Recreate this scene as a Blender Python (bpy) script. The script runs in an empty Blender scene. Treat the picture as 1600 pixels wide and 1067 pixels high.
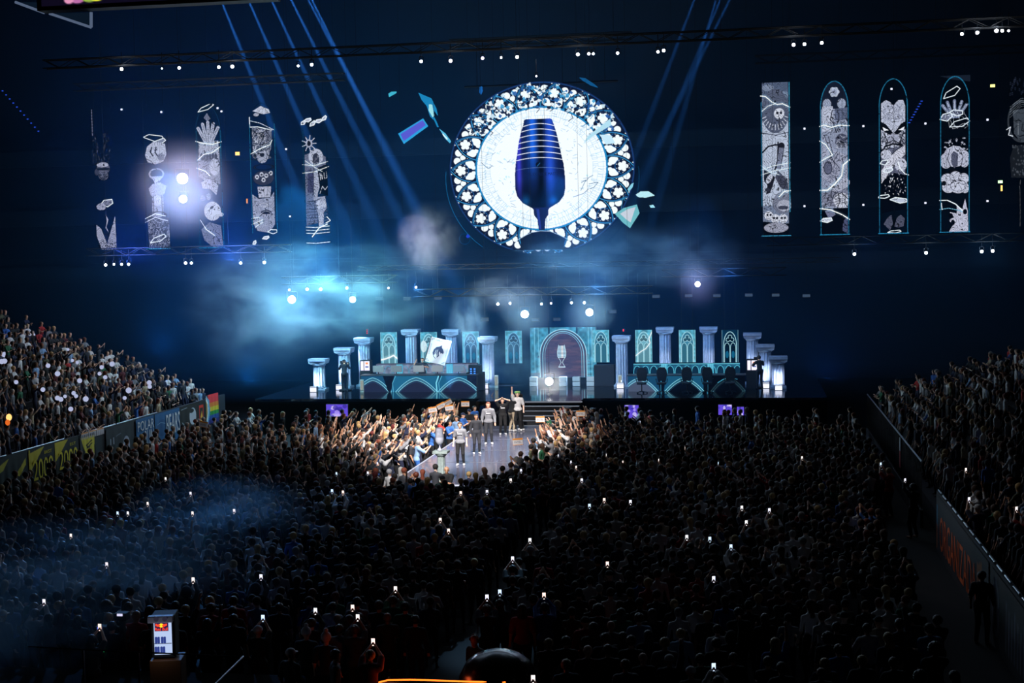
import bpy, math, random
import numpy as np
from mathutils import Vector, Matrix

scene = bpy.context.scene
COL = scene.collection
random.seed(7)
rng = np.random.default_rng(11)

# ------------------------------------------------------------------ camera
F_PX = 2222.0
CAM = np.array([0.0, 0.0, 9.6])
YAW, PITCH, ROLL = math.radians(9.45), math.radians(3.68), math.radians(1.15)
_f = np.array([-math.sin(YAW) * math.cos(PITCH), math.cos(YAW) * math.cos(PITCH), -math.sin(PITCH)])
_r0 = np.array([math.cos(YAW), math.sin(YAW), 0.0])
_u0 = np.cross(_r0, _f)
_r = _r0 * math.cos(ROLL) - _u0 * math.sin(ROLL)
_u = np.cross(_r, _f)
cd = bpy.data.cameras.new('camera')
cd.sensor_width = 36.0
cd.lens = 36.0 * F_PX / 1600.0
cd.clip_end = 400
cam = bpy.data.objects.new('camera', cd)
COL.objects.link(cam)
cam.matrix_world = Matrix(((_r[0], _u[0], -_f[0], CAM[0]), (_r[1], _u[1], -_f[1], CAM[1]),
                           (_r[2], _u[2], -_f[2], CAM[2]), (0, 0, 0, 1)))
scene.camera = cam


def ray(px, py):
    return _f + _r * ((px - 800) / F_PX) + _u * ((533.5 - py) / F_PX)


def atY(px, py, Y):
    d = ray(px, py)
    return CAM + d * ((Y - CAM[1]) / d[1])


def atZ(px, py, Z):
    d = ray(px, py)
    return CAM + d * ((Z - CAM[2]) / d[2])


def atX(px, py, X):
    d = ray(px, py)
    return CAM + d * ((X - CAM[0]) / d[0])


def proj(P):
    v = np.asarray(P, float) - CAM
    z = v @ _f
    return 800 + F_PX * (v @ _r) / z, 533.5 - F_PX * (v @ _u) / z, z


# ------------------------------------------------------------------ view, world
scene.view_settings.view_transform = 'Standard'
scene.view_settings.look = 'None'
scene.view_settings.gamma = 1.0
scene.view_settings.use_curve_mapping = False
scene.view_settings.exposure = 0.0
w = bpy.data.worlds.new('world')
scene.world = w
w.use_nodes = True
w.node_tree.nodes['Background'].inputs[0].default_value = (0.10, 0.22, 0.60, 1)
w.node_tree.nodes['Background'].inputs[1].default_value = 0.002
scene.cycles.sample_clamp_indirect = 2.0
scene.cycles.sample_clamp_direct = 60.0
scene.cycles.max_bounces = 5
scene.cycles.volume_bounces = 0
scene.cycles.volume_step_rate = 2.0
scene.cycles.volume_max_steps = 96
scene.cycles.transparent_max_bounces = 24
scene.cycles.caustics_reflective = False
scene.cycles.caustics_refractive = False


# ------------------------------------------------------------------ hall lights and added fill lamps
def spot(name, loc, target, power, size_deg, color=(1, 1, 1), blend=0.3, radius=0.15):
    L = bpy.data.lights.new(name, 'SPOT')
    L.energy = power
    L.spot_size = math.radians(size_deg)
    L.spot_blend = blend
    L.color = color
    L.shadow_soft_size = radius
    o = bpy.data.objects.new(name, L)
    COL.objects.link(o)
    o.location = Vector(loc)
    o.rotation_euler = (Vector(target) - Vector(loc)).to_track_quat('-Z', 'Y').to_euler()
    return o


def point(name, loc, power, color=(1, 1, 1), radius=0.12):
    L = bpy.data.lights.new(name, 'POINT')
    L.energy = power
    L.color = color
    L.shadow_soft_size = radius
    o = bpy.data.objects.new(name, L)
    COL.objects.link(o)
    o.location = Vector(loc)
    return o


def area(name, loc, target, power, sx, sy, color=(1, 1, 1), spread=180):
    L = bpy.data.lights.new(name, 'AREA')
    L.shape = 'RECTANGLE'
    L.size = sx
    L.size_y = sy
    L.energy = power
    L.color = color
    L.spread = math.radians(spread)
    o = bpy.data.objects.new(name, L)
    COL.objects.link(o)
    o.location = Vector(loc)
    o.rotation_euler = (Vector(target) - Vector(loc)).to_track_quat('-Z', 'Y').to_euler()
    return o


STAGE_Y = 71.6          # front edge of the stage
DECK = 1.9              # stage deck height
WALK = 0.95             # catwalk height
LX = -28.3              # left barrier
RX = 5.7                # right barrier

# key lights on the catwalk, hung above and before the stage
spot('catwalk key spot', (-9.0, 44.0, 19.0), (-12.6, 61.0, 1.0), 76000, 33, (1.0, 0.92, 0.85), 1.0, 0.4)
spot('catwalk back spot', (-8.0, 68.8, 16.0), (-12.3, 60.5, 1.0), 22000, 38, (0.88, 0.92, 1.0), 0.8, 0.3)
spot('catwalk side spot', (-1.0, 66.0, 17.0), (-15.0, 62.0, 1.0), 12000, 28, (1.0, 0.86, 0.72), 0.9, 0.3)
# rim light over the standing crowd, from the stage rig
area('stage rig wash', (-11.0, 68.6, 17.5), (-10.5, 40.0, 0.0), 230, 26, 1.0, (0.55, 0.74, 1.0), 96)
area('added mid hall fill', (-11.0, 49.0, 18.5), (-10.5, 31.0, 0.0), 130, 24, 1.0, (0.55, 0.74, 1.0), 120)  # added fill so the nearest rows keep a rim of light
area('left stand wash', (-15.0, 68.5, 16.0), (-31.0, 64.0, 4.0), 62, 5, 1.5, (0.85, 0.88, 1.0), 60)
spot('added podium fill', (-10.5, 33.0, 17.0), (-11.6, 52.3, 1.6), 52000, 15, (1.0, 0.96, 0.92), 1.0, 0.3)  # added lamp, keeps podium and trophy from staying dark
area('stage set wash', (-10.0, 66.5, 11.0), (-10.0, 79.0, 2.6), 85, 24, 0.6, (0.50, 0.72, 1.0), 36)
spot('added flag fill', (-14.0, 58.0, 15.0), (-17.6, 77.6, 3.6), 11000, 9, (1.0, 0.94, 0.92), 0.8, 0.2)  # added lamp to brighten the waved flag
spot('added left barrier fill', (-14.0, 54.0, 15.0), (-28.3, 60.0, 1.2), 1100, 62, (0.9, 0.92, 1.0), 1.0, 0.3)  # added to bring out the cloth banners on this wall
spot('added right barrier fill', (-6.0, 46.0, 13.0), (5.7, 41.0, 1.2), 900, 26, (1.0, 0.9, 0.82), 1.0, 0.3)  # added to bring out the orange lettering


# ------------------------------------------------------------------ materials
MATS = {}


def lin(c):
    c = np.asarray(c, float)
    return np.where(c <= 0.04045, c / 12.92, ((np.maximum(c, 0) + 0.055) / 1.055) ** 2.4)


def s8(r, g, b):
    return tuple(float(x) for x in lin(np.array([r, g, b]) / 255.0))


def mat(name, rgb, rough=0.6, metal=0.0, noise=0.0, scale=8.0, spec=0.5, bump=0.0):
    if name in MATS:
        return MATS[name]
    m = bpy.data.materials.new(name)
    m.use_nodes = True
    nt = m.node_tree
    b = nt.nodes['Principled BSDF']
    b.inputs['Base Color'].default_value = (*s8(*rgb), 1)
    b.inputs['Roughness'].default_value = rough
    b.inputs['Metallic'].default_value = metal
    b.inputs['Specular IOR Level'].default_value = spec
    if noise > 0 or bump > 0:
        tc = nt.nodes.new('ShaderNodeTexCoord')
        n = nt.nodes.new('ShaderNodeTexNoise')
        n.inputs['Scale'].default_value = scale
        n.inputs['Detail'].default_value = 4
        nt.links.new(tc.outputs['Object'], n.inputs['Vector'])
        if noise > 0:
            cr = nt.nodes.new('ShaderNodeValToRGB')
            c0 = np.array(s8(*rgb))
            cr.color_ramp.elements[0].position = 0.3
            cr.color_ramp.elements[1].position = 0.7
            cr.color_ramp.elements[0].color = (*(c0 * (1 - noise)), 1)
            cr.color_ramp.elements[1].color = (*np.minimum(c0 * (1 + noise), 1), 1)
            nt.links.new(n.outputs['Fac'], cr.inputs['Fac'])
            nt.links.new(cr.outputs['Color'], b.inputs['Base Color'])
        if bump > 0:
            bp = nt.nodes.new('ShaderNodeBump')
            bp.inputs['Strength'].default_value = bump
            nt.links.new(n.outputs['Fac'], bp.inputs['Height'])
            nt.links.new(bp.outputs['Normal'], b.inputs['Normal'])
    MATS[name] = m
    return m


def emit(name, rgb, strength=1.0, sample=False):
    if name in MATS:
        return MATS[name]
    m = bpy.data.materials.new(name)
    m.use_nodes = True
    nt = m.node_tree
    nt.nodes.remove(nt.nodes['Principled BSDF'])
    e = nt.nodes.new('ShaderNodeEmission')
    e.inputs[0].default_value = (*s8(*rgb), 1)
    e.inputs[1].default_value = strength
    nt.links.new(e.outputs[0], nt.nodes['Material Output'].inputs[0])
    if not sample:
        m.cycles.emission_sampling = 'NONE'
    MATS[name] = m
    return m


def led_mat(name, strength=1.0):
    """An LED wall: each vertex is one group of diodes, see-through where the diodes are dark."""
    if name in MATS:
        return MATS[name]
    m = bpy.data.materials.new(name)
    m.use_nodes = True
    nt = m.node_tree
    nt.nodes.remove(nt.nodes['Principled BSDF'])
    a = nt.nodes.new('ShaderNodeAttribute')
    a.attribute_name = 'led'
    e = nt.nodes.new('ShaderNodeEmission')
    e.inputs[1].default_value = strength
    t = nt.nodes.new('ShaderNodeBsdfTransparent')
    mx = nt.nodes.new('ShaderNodeMixShader')
    nt.links.new(a.outputs['Color'], e.inputs[0])
    nt.links.new(a.outputs['Alpha'], mx.inputs[0])
    nt.links.new(t.outputs[0], mx.inputs[1])
    nt.links.new(e.outputs[0], mx.inputs[2])
    nt.links.new(mx.outputs[0], nt.nodes['Material Output'].inputs[0])
    m.cycles.emission_sampling = 'NONE'
    MATS[name] = m
    return m


def vcol_mat(name, rough=0.75):
    """Cloth or print whose colours are held per vertex."""
    if name in MATS:
        return MATS[name]
    m = bpy.data.materials.new(name)
    m.use_nodes = True
    nt = m.node_tree
    a = nt.nodes.new('ShaderNodeAttribute')
    a.attribute_name = 'led'
    b = nt.nodes['Principled BSDF']
    b.inputs['Roughness'].default_value = rough
    nt.links.new(a.outputs['Color'], b.inputs['Base Color'])
    MATS[name] = m
    return m


def volume_mat(name, density, color, noise_scale=None, lo=0.45, hi=0.7, aniso=0.0, seed=0.0):
    m = bpy.data.materials.new(name)
    m.use_nodes = True
    nt = m.node_tree
    nt.nodes.remove(nt.nodes['Principled BSDF'])
    v = nt.nodes.new('ShaderNodeVolumeScatter')
    v.inputs['Color'].default_value = (*color, 1)
    v.inputs['Anisotropy'].default_value = aniso
    v.inputs['Density'].default_value = density
    if noise_scale:
        tc = nt.nodes.new('ShaderNodeTexCoord')
        mp = nt.nodes.new('ShaderNodeMapping')
        mp.inputs['Location'].default_value = (seed, seed * 2.3, seed * 0.7)
        n = nt.nodes.new('ShaderNodeTexNoise')
        n.inputs['Scale'].default_value = noise_scale
        n.inputs['Detail'].default_value = 5
        n.inputs['Roughness'].default_value = 0.6
        n.inputs['Distortion'].default_value = 0.4
        mr = nt.nodes.new('ShaderNodeMapRange')
        mr.inputs['From Min'].default_value = lo
        mr.inputs['From Max'].default_value = hi
        nt.links.new(tc.outputs['Object'], mp.inputs['Vector'])
        nt.links.new(mp.outputs[0], n.inputs['Vector'])
        nt.links.new(n.outputs['Fac'], mr.inputs['Value'])
        # density fades to nothing at the edge of the puff (unit sphere in object space)
        ln = nt.nodes.new('ShaderNodeVectorMath')
        ln.operation = 'LENGTH'
        nt.links.new(tc.outputs['Object'], ln.inputs[0])
        fr = nt.nodes.new('ShaderNodeMapRange')
        fr.interpolation_type = 'SMOOTHSTEP'
        fr.inputs['From Min'].default_value = 0.25
        fr.inputs['From Max'].default_value = 1.0
        fr.inputs['To Min'].default_value = 1.0
        fr.inputs['To Max'].default_value = 0.0
        nt.links.new(ln.outputs['Value'], fr.inputs['Value'])
        m1 = nt.nodes.new('ShaderNodeMath')
        m1.operation = 'MULTIPLY'
        nt.links.new(mr.outputs[0], m1.inputs[0])
        nt.links.new(fr.outputs[0], m1.inputs[1])
        m2 = nt.nodes.new('ShaderNodeMath')
        m2.operation = 'MULTIPLY'
        m2.inputs[1].default_value = density
        nt.links.new(m1.outputs[0], m2.inputs[0])
        nt.links.new(m2.outputs[0], v.inputs['Density'])
    nt.links.new(v.outputs[0], nt.nodes['Material Output'].inputs['Volume'])
    return m


# ------------------------------------------------------------------ object helpers
def tag(o, label=None, cat=None, group=None, kind=None):
    if label:
        o['label'] = label
    if cat:
        o['category'] = cat
    if group:
        o['group'] = group
    if kind:
        o['kind'] = kind
    return o


def empty(name, loc, label=None, cat=None, group=None, rz=0.0, kind=None):
    o = bpy.data.objects.new(name, None)
    o.empty_display_size = 0.2
    COL.objects.link(o)
    o.location = Vector([float(x) for x in loc])
    o.rotation_euler = (0, 0, rz)
    return tag(o, label, cat, group, kind)


def link_mesh(name, me, m, parent=None, loc=None):
    o = bpy.data.objects.new(name, me)
    if m is not None:
        me.materials.clear()
        me.materials.append(m)
    COL.objects.link(o)
    if parent is not None:
        o.parent = parent
    if loc is not None:
        o.location = Vector([float(x) for x in loc])
    return o


class MB:
    def __init__(s):
        s.v, s.f = [], []

    def add(s, vs, fs):
        k = len(s.v)
        s.v += [tuple(float(c) for c in p) for p in vs]
        s.f += [tuple(i + k for i in f) for f in fs]
        return s

    def box(s, c, size, rz=0.0, tilt=0.0):
        hx, hy, hz = [x / 2 for x in size]
        vs = []
        cz, sz = math.cos(rz), math.sin(rz)
        ct, st = math.cos(tilt), math.sin(tilt)
        for x in (-hx, hx):
            for y in (-hy, hy):
                for z in (-hz, hz):
                    y2, z2 = y * ct - z * st, y * st + z * ct
                    vs.append((c[0] + x * cz - y2 * sz, c[1] + x * sz + y2 * cz, c[2] + z2))
        return s.add(vs, [(0, 1, 3, 2), (4, 6, 7, 5), (0, 4, 5, 1), (2, 3, 7, 6), (0, 2, 6, 4), (1, 5, 7, 3)])

    def tube(s, a, b, r0, r1=None, n=10, caps=True):
        r1 = r0 if r1 is None else r1
        a, b = np.array(a, float), np.array(b, float)
        d = b - a
        d /= max(np.linalg.norm(d), 1e-9)
        t = np.array([0, 0, 1.0]) if abs(d[2]) < 0.9 else np.array([1.0, 0, 0])
        u = np.cross(d, t)
        u /= np.linalg.norm(u)
        v = np.cross(d, u)
        vs = []
        for p, r in ((a, r0), (b, r1)):
            for i in range(n):
                q = 2 * math.pi * i / n
                vs.append(p + u * r * math.cos(q) + v * r * math.sin(q))
        fs = [(i, (i + 1) % n, n + (i + 1) % n, n + i) for i in range(n)]
        if caps:
            fs += [tuple(range(n))[::-1], tuple(range(n, 2 * n))]
        return s.add(vs, fs)

    def path(s, pts, r, n=8):
        for a, b in zip(pts[:-1], pts[1:]):
            s.tube(a, b, r, n=n)
        return s

    def lathe(s, prof, c=(0, 0, 0), n=24, flute=0, depth=0.0):
        vs, fs = [], []
        for r, z in prof:
            for i in range(n):
                q = 2 * math.pi * i / n
                rr = r
                if flute and depth:
                    rr = r * (1 - depth * (0.5 + 0.5 * math.cos(flute * q)))
                vs.append((c[0] + rr * math.cos(q), c[1] + rr * math.sin(q), c[2] + z))
        m = len(prof)
        for j in range(m - 1):
            for i in range(n):
                fs.append((j * n + i, j * n + (i + 1) % n, (j + 1) * n + (i + 1) % n, (j + 1) * n + i))
        fs.append(tuple(range(n))[::-1])
        fs.append(tuple((m - 1) * n + i for i in range(n)))
        return s.add(vs, fs)

    def prism(s, poly, a, b):
        """poly: list of 3-D points of one face, extruded along b-a"""
        d = np.array(b, float) - np.array(a, float)
        n = len(poly)
        vs = [np.array(p, float) for p in poly] + [np.array(p, float) + d for p in poly]
        fs = [tuple(range(n))[::-1], tuple(range(n, 2 * n))] + [(i, (i + 1) % n, n + (i + 1) % n, n + i) for i in range(n)]
        return s.add(vs, fs)

    def sphere(s, c, r, n=12, m=8, sc=(1, 1, 1)):
        vs, fs = [], []
        for j in range(m + 1):
            t = math.pi * j / m
            for i in range(n):
                q = 2 * math.pi * i / n
                vs.append((c[0] + r * sc[0] * math.sin(t) * math.cos(q), c[1] + r * sc[1] * math.sin(t) * math.sin(q), c[2] + r * sc[2] * math.cos(t)))
        for j in range(m):
            for i in range(n):
                fs.append((j * n + i, (j + 1) * n + i, (j + 1) * n + (i + 1) % n, j * n + (i + 1) % n))
        return s.add(vs, fs)

    def mesh(s, name, smooth=False):
        me = bpy.data.meshes.new(name)
        me.from_pydata(s.v, [], s.f)
        me.validate()
        if smooth:
            me.shade_smooth()
        return me

    def build(s, name, m, parent=None, smooth=False, bevel=0.0, loc=None):
        o = link_mesh(name, s.mesh(name, smooth), m, parent, loc)
        if bevel > 0:
            md = o.modifiers.new('edge', 'BEVEL')
            md.width = bevel
            md.segments = 2
            md.limit_method = 'ANGLE'
        return o


def copy_tree(o, parent=None):
    c = o.copy()
    COL.objects.link(c)
    c.parent = parent
    for ch in list(o.children):
        copy_tree(ch, c)
    return c


def text_obj(name, body, size, m, parent, loc, rot, width=None, height=None, align='CENTER', extrude=0.004):
    cu = bpy.data.curves.new(name, 'FONT')
    cu.body = body
    cu.size = size
    cu.align_x = align
    cu.align_y = 'CENTER'
    cu.extrude = extrude
    cu.resolution_u = 3
    tmp = bpy.data.objects.new('tmp', cu)
    COL.objects.link(tmp)
    bpy.context.view_layer.update()
    dg = bpy.context.evaluated_depsgraph_get()
    me = bpy.data.meshes.new_from_object(tmp.evaluated_get(dg))
    bpy.data.objects.remove(tmp)
    co = np.zeros(len(me.vertices) * 3)
    me.vertices.foreach_get('co', co)
    co = co.reshape(-1, 3)
    if width and len(co):
        co[:, 0] *= width / max(np.ptp(co[:, 0]), 1e-6)
    if height and len(co):
        co[:, 1] *= height / max(np.ptp(co[:, 1]), 1e-6)
    me.vertices.foreach_set('co', co.ravel())
    o = link_mesh(name, me, m, parent)
    o.location = loc
    o.rotation_euler = rot
    return o


# ------------------------------------------------------------------ painting LED walls and prints, vertex by vertex
class Canvas:
    """Units are photo pixels, y down; res = vertices per unit."""

    def __init__(s, w_, h_, res, bg=(0, 0, 0), alpha=0.0):
        s.w, s.h = w_, h_
        s.nx, s.ny = int(w_ * res) + 1, int(h_ * res) + 1
        s.x = np.linspace(0, w_, s.nx)
        s.y = np.linspace(0, h_, s.ny)
        s.c = np.zeros((s.ny, s.nx, 3)) + np.array(bg) / 255.0
        s.a = np.zeros((s.ny, s.nx)) + alpha
        s.px = w_ / (s.nx - 1)

    def _win(s, x0, y0, x1, y1):
        i0, i1 = np.searchsorted(s.x, [x0, x1])
        j0, j1 = np.searchsorted(s.y, [y0, y1])
        i0, j0 = max(i0 - 1, 0), max(j0 - 1, 0)
        i1, j1 = min(i1 + 1, s.nx), min(j1 + 1, s.ny)
        if i1 <= i0 or j1 <= j0:
            return None
        X, Y = np.meshgrid(s.x[i0:i1], s.y[j0:j1])
        return (slice(j0, j1), slice(i0, i1)), X, Y

    def put(s, sl, m, col, a=1.0):
        m = np.clip(m, 0, 1)
        c = np.array(col) / 255.0
        s.c[sl] = s.c[sl] * (1 - m[..., None]) + c * m[..., None]
        s.a[sl] = np.maximum(s.a[sl] * (1 - m) + a * m, s.a[sl] if a >= 1 else 0)
        return s

    def poly(s, pts, col, a=1.0, op=1.0):
        p = np.array(pts, float)
        r = s._win(p[:, 0].min(), p[:, 1].min(), p[:, 0].max(), p[:, 1].max())
        if r is None:
            return s
        sl, X, Y = r
        ins = np.zeros(X.shape, bool)
        dmin = np.full(X.shape, 1e9)
        n = len(p)
        for i in range(n):
            x0, y0 = p[i]
            x1, y1 = p[(i + 1) % n]
            cnd = (y0 > Y) != (y1 > Y)
            with np.errstate(divide='ignore', invalid='ignore'):
                xi = (x1 - x0) * (Y - y0) / (y1 - y0 if y1 != y0 else 1e-9) + x0
            ins ^= cnd & (X < xi)
        return s.put(sl, ins.astype(float) * op, col, a)

    def dist(s, X, Y, pts):
        d = np.full(X.shape, 1e9)
        for (x0, y0), (x1, y1) in zip(pts[:-1], pts[1:]):
            dx, dy = x1 - x0, y1 - y0
            L = dx * dx + dy * dy + 1e-9
            t = np.clip(((X - x0) * dx + (Y - y0) * dy) / L, 0, 1)
            d = np.minimum(d, np.hypot(X - x0 - t * dx, Y - y0 - t * dy))
        return d

    def line(s, pts, wd, col, a=1.0, op=1.0, soft=None):
        p = np.array(pts, float)
        soft = s.px if soft is None else soft
        k = wd + soft * 1.5
        r = s._win(p[:, 0].min() - k, p[:, 1].min() - k, p[:, 0].max() + k, p[:, 1].max() + k)
        if r is None:
            return s
        sl, X, Y = r
        d = s.dist(X, Y, p)
        return s.put(sl, np.clip((wd / 2 + soft * 0.5 - d) / soft, 0, 1) * op, col, a)

    def ell(s, cx, cy, rx, ry, col, a=1.0, op=1.0, ring=None, rot=0.0):
        R = max(rx, ry) + 1
        r = s._win(cx - R, cy - R, cx + R, cy + R)
        if r is None:
            return s
        sl, X, Y = r
        u, v = X - cx, Y - cy
        if rot:
            u, v = u * math.cos(rot) + v * math.sin(rot), -u * math.sin(rot) + v * math.cos(rot)
        q = np.hypot(u / rx, v / ry)
        m = np.clip((1 - q) * min(rx, ry) / s.px + 0.5, 0, 1)
        if ring:
            m = m * np.clip((q - (1 - ring / min(rx, ry))) * min(rx, ry) / s.px + 0.5, 0, 1)
        return s.put(sl, m * op, col, a)

    def build(s, name, origin, ux, vy, m, parent=None, normal=None, curve=None):
        """origin: 3-D point of (0,0); ux, vy: 3-D vectors spanning the whole width and height (vy goes down)"""
        U, V = np.meshgrid(np.linspace(0, 1, s.nx), np.linspace(0, 1, s.ny))
        co = np.array(origin)[None, None] + U[..., None] * np.array(ux) + V[..., None] * np.array(vy)
        if curve is not None:
            co = co + curve(U, V)[..., None] * np.array(normal)
        idx = np.arange(s.nx * s.ny).reshape(s.ny, s.nx)
        keep = np.ones((s.ny - 1, s.nx - 1), bool)
        mx = np.maximum.reduce([s.a[:-1, :-1], s.a[1:, :-1], s.a[:-1, 1:], s.a[1:, 1:]])
        keep = mx > 0.004
        q = np.stack([idx[:-1, :-1], idx[1:, :-1], idx[1:, 1:], idx[:-1, 1:]], -1)[keep]
        used = np.zeros(s.nx * s.ny, bool)
        used[q.ravel()] = True
        remap = np.cumsum(used) - 1
        q = remap[q]
        vs = co.reshape(-1, 3)[used]
        me = mesh_np(name, vs, q)
        at = me.color_attributes.new('led', 'FLOAT_COLOR', 'POINT')
        rgba = np.concatenate([lin(s.c.reshape(-1, 3)[used]), s.a.reshape(-1, 1)[used]], 1)
        at.data.foreach_set('color', rgba.astype(np.float32).ravel())
        return link_mesh(name, me, m, parent)


def mesh_np(name, vs, quads):
    me = bpy.data.meshes.new(name)
    n, k = len(vs), len(quads)
    w_ = quads.shape[1]
    me.vertices.add(n)
    me.vertices.foreach_set('co', np.asarray(vs, np.float32).ravel())
    me.loops.add(k * w_)
    me.loops.foreach_set('vertex_index', quads.astype(np.int32).ravel())
    me.polygons.add(k)
    me.polygons.foreach_set('loop_start', np.arange(0, k * w_, w_, dtype=np.int32))
    me.polygons.foreach_set('loop_total', np.full(k, w_, np.int32))
    me.update(calc_edges=True)
    return me

ORD = ['first', 'second', 'third', 'fourth', 'fifth', 'sixth', 'seventh', 'eighth', 'ninth', 'tenth', 'eleventh', 'twelfth', 'thirteenth', 'fourteenth',
       'fifteenth', 'sixteenth', 'seventeenth', 'eighteenth', 'nineteenth', 'twentieth', 'twenty-first', 'twenty-second', 'twenty-third', 'twenty-fourth', 'twenty-fifth', 'twenty-sixth', 'twenty-seventh']
# ================================================================== the hall itself
black = mat('black_paint', (10, 11, 14), 0.7)
dark = mat('dark_concrete', (26, 29, 38), 0.85, noise=0.25, scale=0.6)
metal = mat('black_metal', (30, 32, 38), 0.45, 0.7)
truss_m = mat('truss_black', (9, 10, 13), 0.8)
gloss = mat('glossy_black_deck', (14, 15, 18), 0.09, 0.0, spec=0.7)
AX = -11.1


def structure(o):
    o['kind'] = 'structure'
    return o


structure(MB().box((AX, 55, -0.1), (120, 110, 0.2)).build('floor', mat('hall_floor', (11, 12, 16), 0.8, noise=0.2, scale=0.5, spec=0.2)))
structure(MB().box((AX, 104, 15), (120, 0.6, 30)).build('wall_back', mat('back_wall_drape', (6, 8, 16), 0.95, noise=0.3, scale=0.3)))
structure(MB().box((AX, 55, 30.2), (120, 110, 0.4)).build('ceiling', black))
structure(MB().box((-60, 55, 15), (0.6, 98, 30)).build('wall_left', dark))
structure(MB().box((38, 55, 15), (0.6, 98, 30)).build('wall_right', dark))

# dark upper tiers of the bowl behind the stage
for k, (y, z) in enumerate([(92.0, 8.5), (95.5, 12.5), (99.0, 17.0)]):
    b = MB()
    b.box((AX, y, z), (96, 0.25, 1.1))
    for r in range(4):
        b.box((AX, y + 0.6 + 0.8 * r, z - 0.3 + 0.42 * r), (96, 0.8, 0.4))
    o = b.build('balcony_tier', mat('tier_front', (8, 10, 17), 0.9))
    tag(o, ['dark empty seating tier low behind the stage', 'dark empty seating tier halfway up behind the stage',
            'dark empty seating tier high behind the round screen'][k], 'seating tier', 'dark tiers behind the stage')

# little lights scattered over the dark bowl
dotm = emit('pin_lamp_white', (215, 225, 255), 1.6)
doty = emit('pin_lamp_warm', (255, 210, 120), 1.6)
dotg = emit('exit_light_green', (190, 255, 190), 2.2)
dotb = emit('pin_lamp_blue', (40, 80, 230), 0.9)
dotr = emit('pin_lamp_red', (255, 40, 50), 1.2)


def wall_lamp(px, py, m, w_, h_, label, cat, group=None, Y=91.0):
    p = atY(px, py, Y)
    t = empty('wall_light', p, label, cat, group)
    MB().box((0, 0.08, 0), (w_ + 0.08, 0.12, h_ + 0.08)).build('housing', black, t)
    MB().box((0, 0.0, 0), (w_, 0.06, h_)).build('lens', m, t)


wall_lamp(1563, 284, dotg, 0.26, 0.16, 'green-white emergency exit light among the far right banners', 'exit light')
wall_lamp(1565, 294, doty, 0.10, 0.35, 'small amber light strip just under the green-white exit light', 'wall light')
wall_lamp(1551, 134, mat('x', (0, 0, 0)) and emit('pin_lamp_yellow', (250, 255, 150), 1.8), 0.26, 0.16, 'pale yellow light high up right of the fourth right-hand banner', 'wall light')
wall_lamp(371, 240, doty, 0.28, 0.22, 'amber wall lamp between the third and fourth left-hand banners', 'wall light')
wall_lamp(386, 314, emit('pin_lamp_orange', (250, 150, 40), 1.0), 0.08, 0.3, 'narrow orange light beside the fourth left-hand banner', 'wall light')
k = 0
for (x, y) in sorted([(1257, 201), (1257, 322), (1349, 197), (1349, 320), (1446, 193), (1446, 317), (1543, 187), (1543, 314), (1393, 139), (453, 338), (447, 233), (340, 169), (346, 174), (252, 175), (190, 171)]):
    k += 1
    wall_lamp(x, y, dotm, 0.11, 0.11, f'tiny white pin light between the tall banners, {ORD[k - 1]} from the left', 'pin light', 'white pin lights of the dark bowl')
for i in range(11):
    wall_lamp(4 + i * 5.6, 142 + i * 6.3, dotb, 0.10, 0.06, f'tiny blue step light, {ORD[i]} down the slanting row at the far upper left', 'step light', 'blue step lights at the far upper left')
for i in range(9):
    wall_lamp(1440 - i * 2.4, 158 + i * 4.2, dotb, 0.12, 0.05, f'tiny blue step light between the third and fourth right-hand banners, {ORD[i]} from the top', 'step light', 'blue step lights at the right')
for i in range(3):
    wall_lamp(573.5, 515.5 + i * 2.6, dotr, 0.05, 0.05, f'tiny red indicator light above the third column from the left, {ORD[i]} from the top', 'indicator light', 'red indicators on the left', Y=86)
for (x, y) in [(974, 516)]:
    wall_lamp(x, y, dotr, 0.07, 0.12, 'tiny red indicator light above the columns right of the arch', 'indicator light', None, Y=86)

# ------------------------------------------------------------------ stage
st = empty('stage', (AX, 78, 0), 'wide glossy black stage with blue reflections below the round screen', 'stage')
MB().box((0, 2.6, DECK / 2), (30.0, 16.0, DECK)).build('platform', gloss, st)
MB().box((0, -5.35, DECK / 2), (5.4, 0.4 + 2.3, DECK - 0.004)).build('front_extension', gloss, st)
MB().box((0, -5.44 + 0.02, DECK / 2 - 0.06), (30.0, 0.03, DECK - 0.1)).build('fascia', mat('stage_fascia', (9, 10, 13), 0.8), st)

stairs = empty('stairs', (AX + 1.1, 71.3, 0), 'broad dark stairs with pale edge strips leading from stage to catwalk', 'stairs')
nst = 5
for i in range(nst):
    z = DECK - (i + 1) * (DECK - WALK) / (nst + 0.0)
    y0 = -0.45 - i * 0.46
    MB().box((0, y0 + 0.0, z / 2), (3.2, 0.46, z)).build('step', mat('step_grey', (40, 42, 48), 0.35), stairs)
    MB().box((0, y0 - 0.235, z + 0.0), (3.2, 0.03, 0.035)).build('edge_strip', emit('stair_edge', (170, 176, 190), 0.5), stairs)
MB().box((0, -0.20, DECK - 0.02), (3.4, 0.04, 0.06)).build('edge_strip', emit('stair_edge', (0, 0, 0)), stairs)

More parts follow.
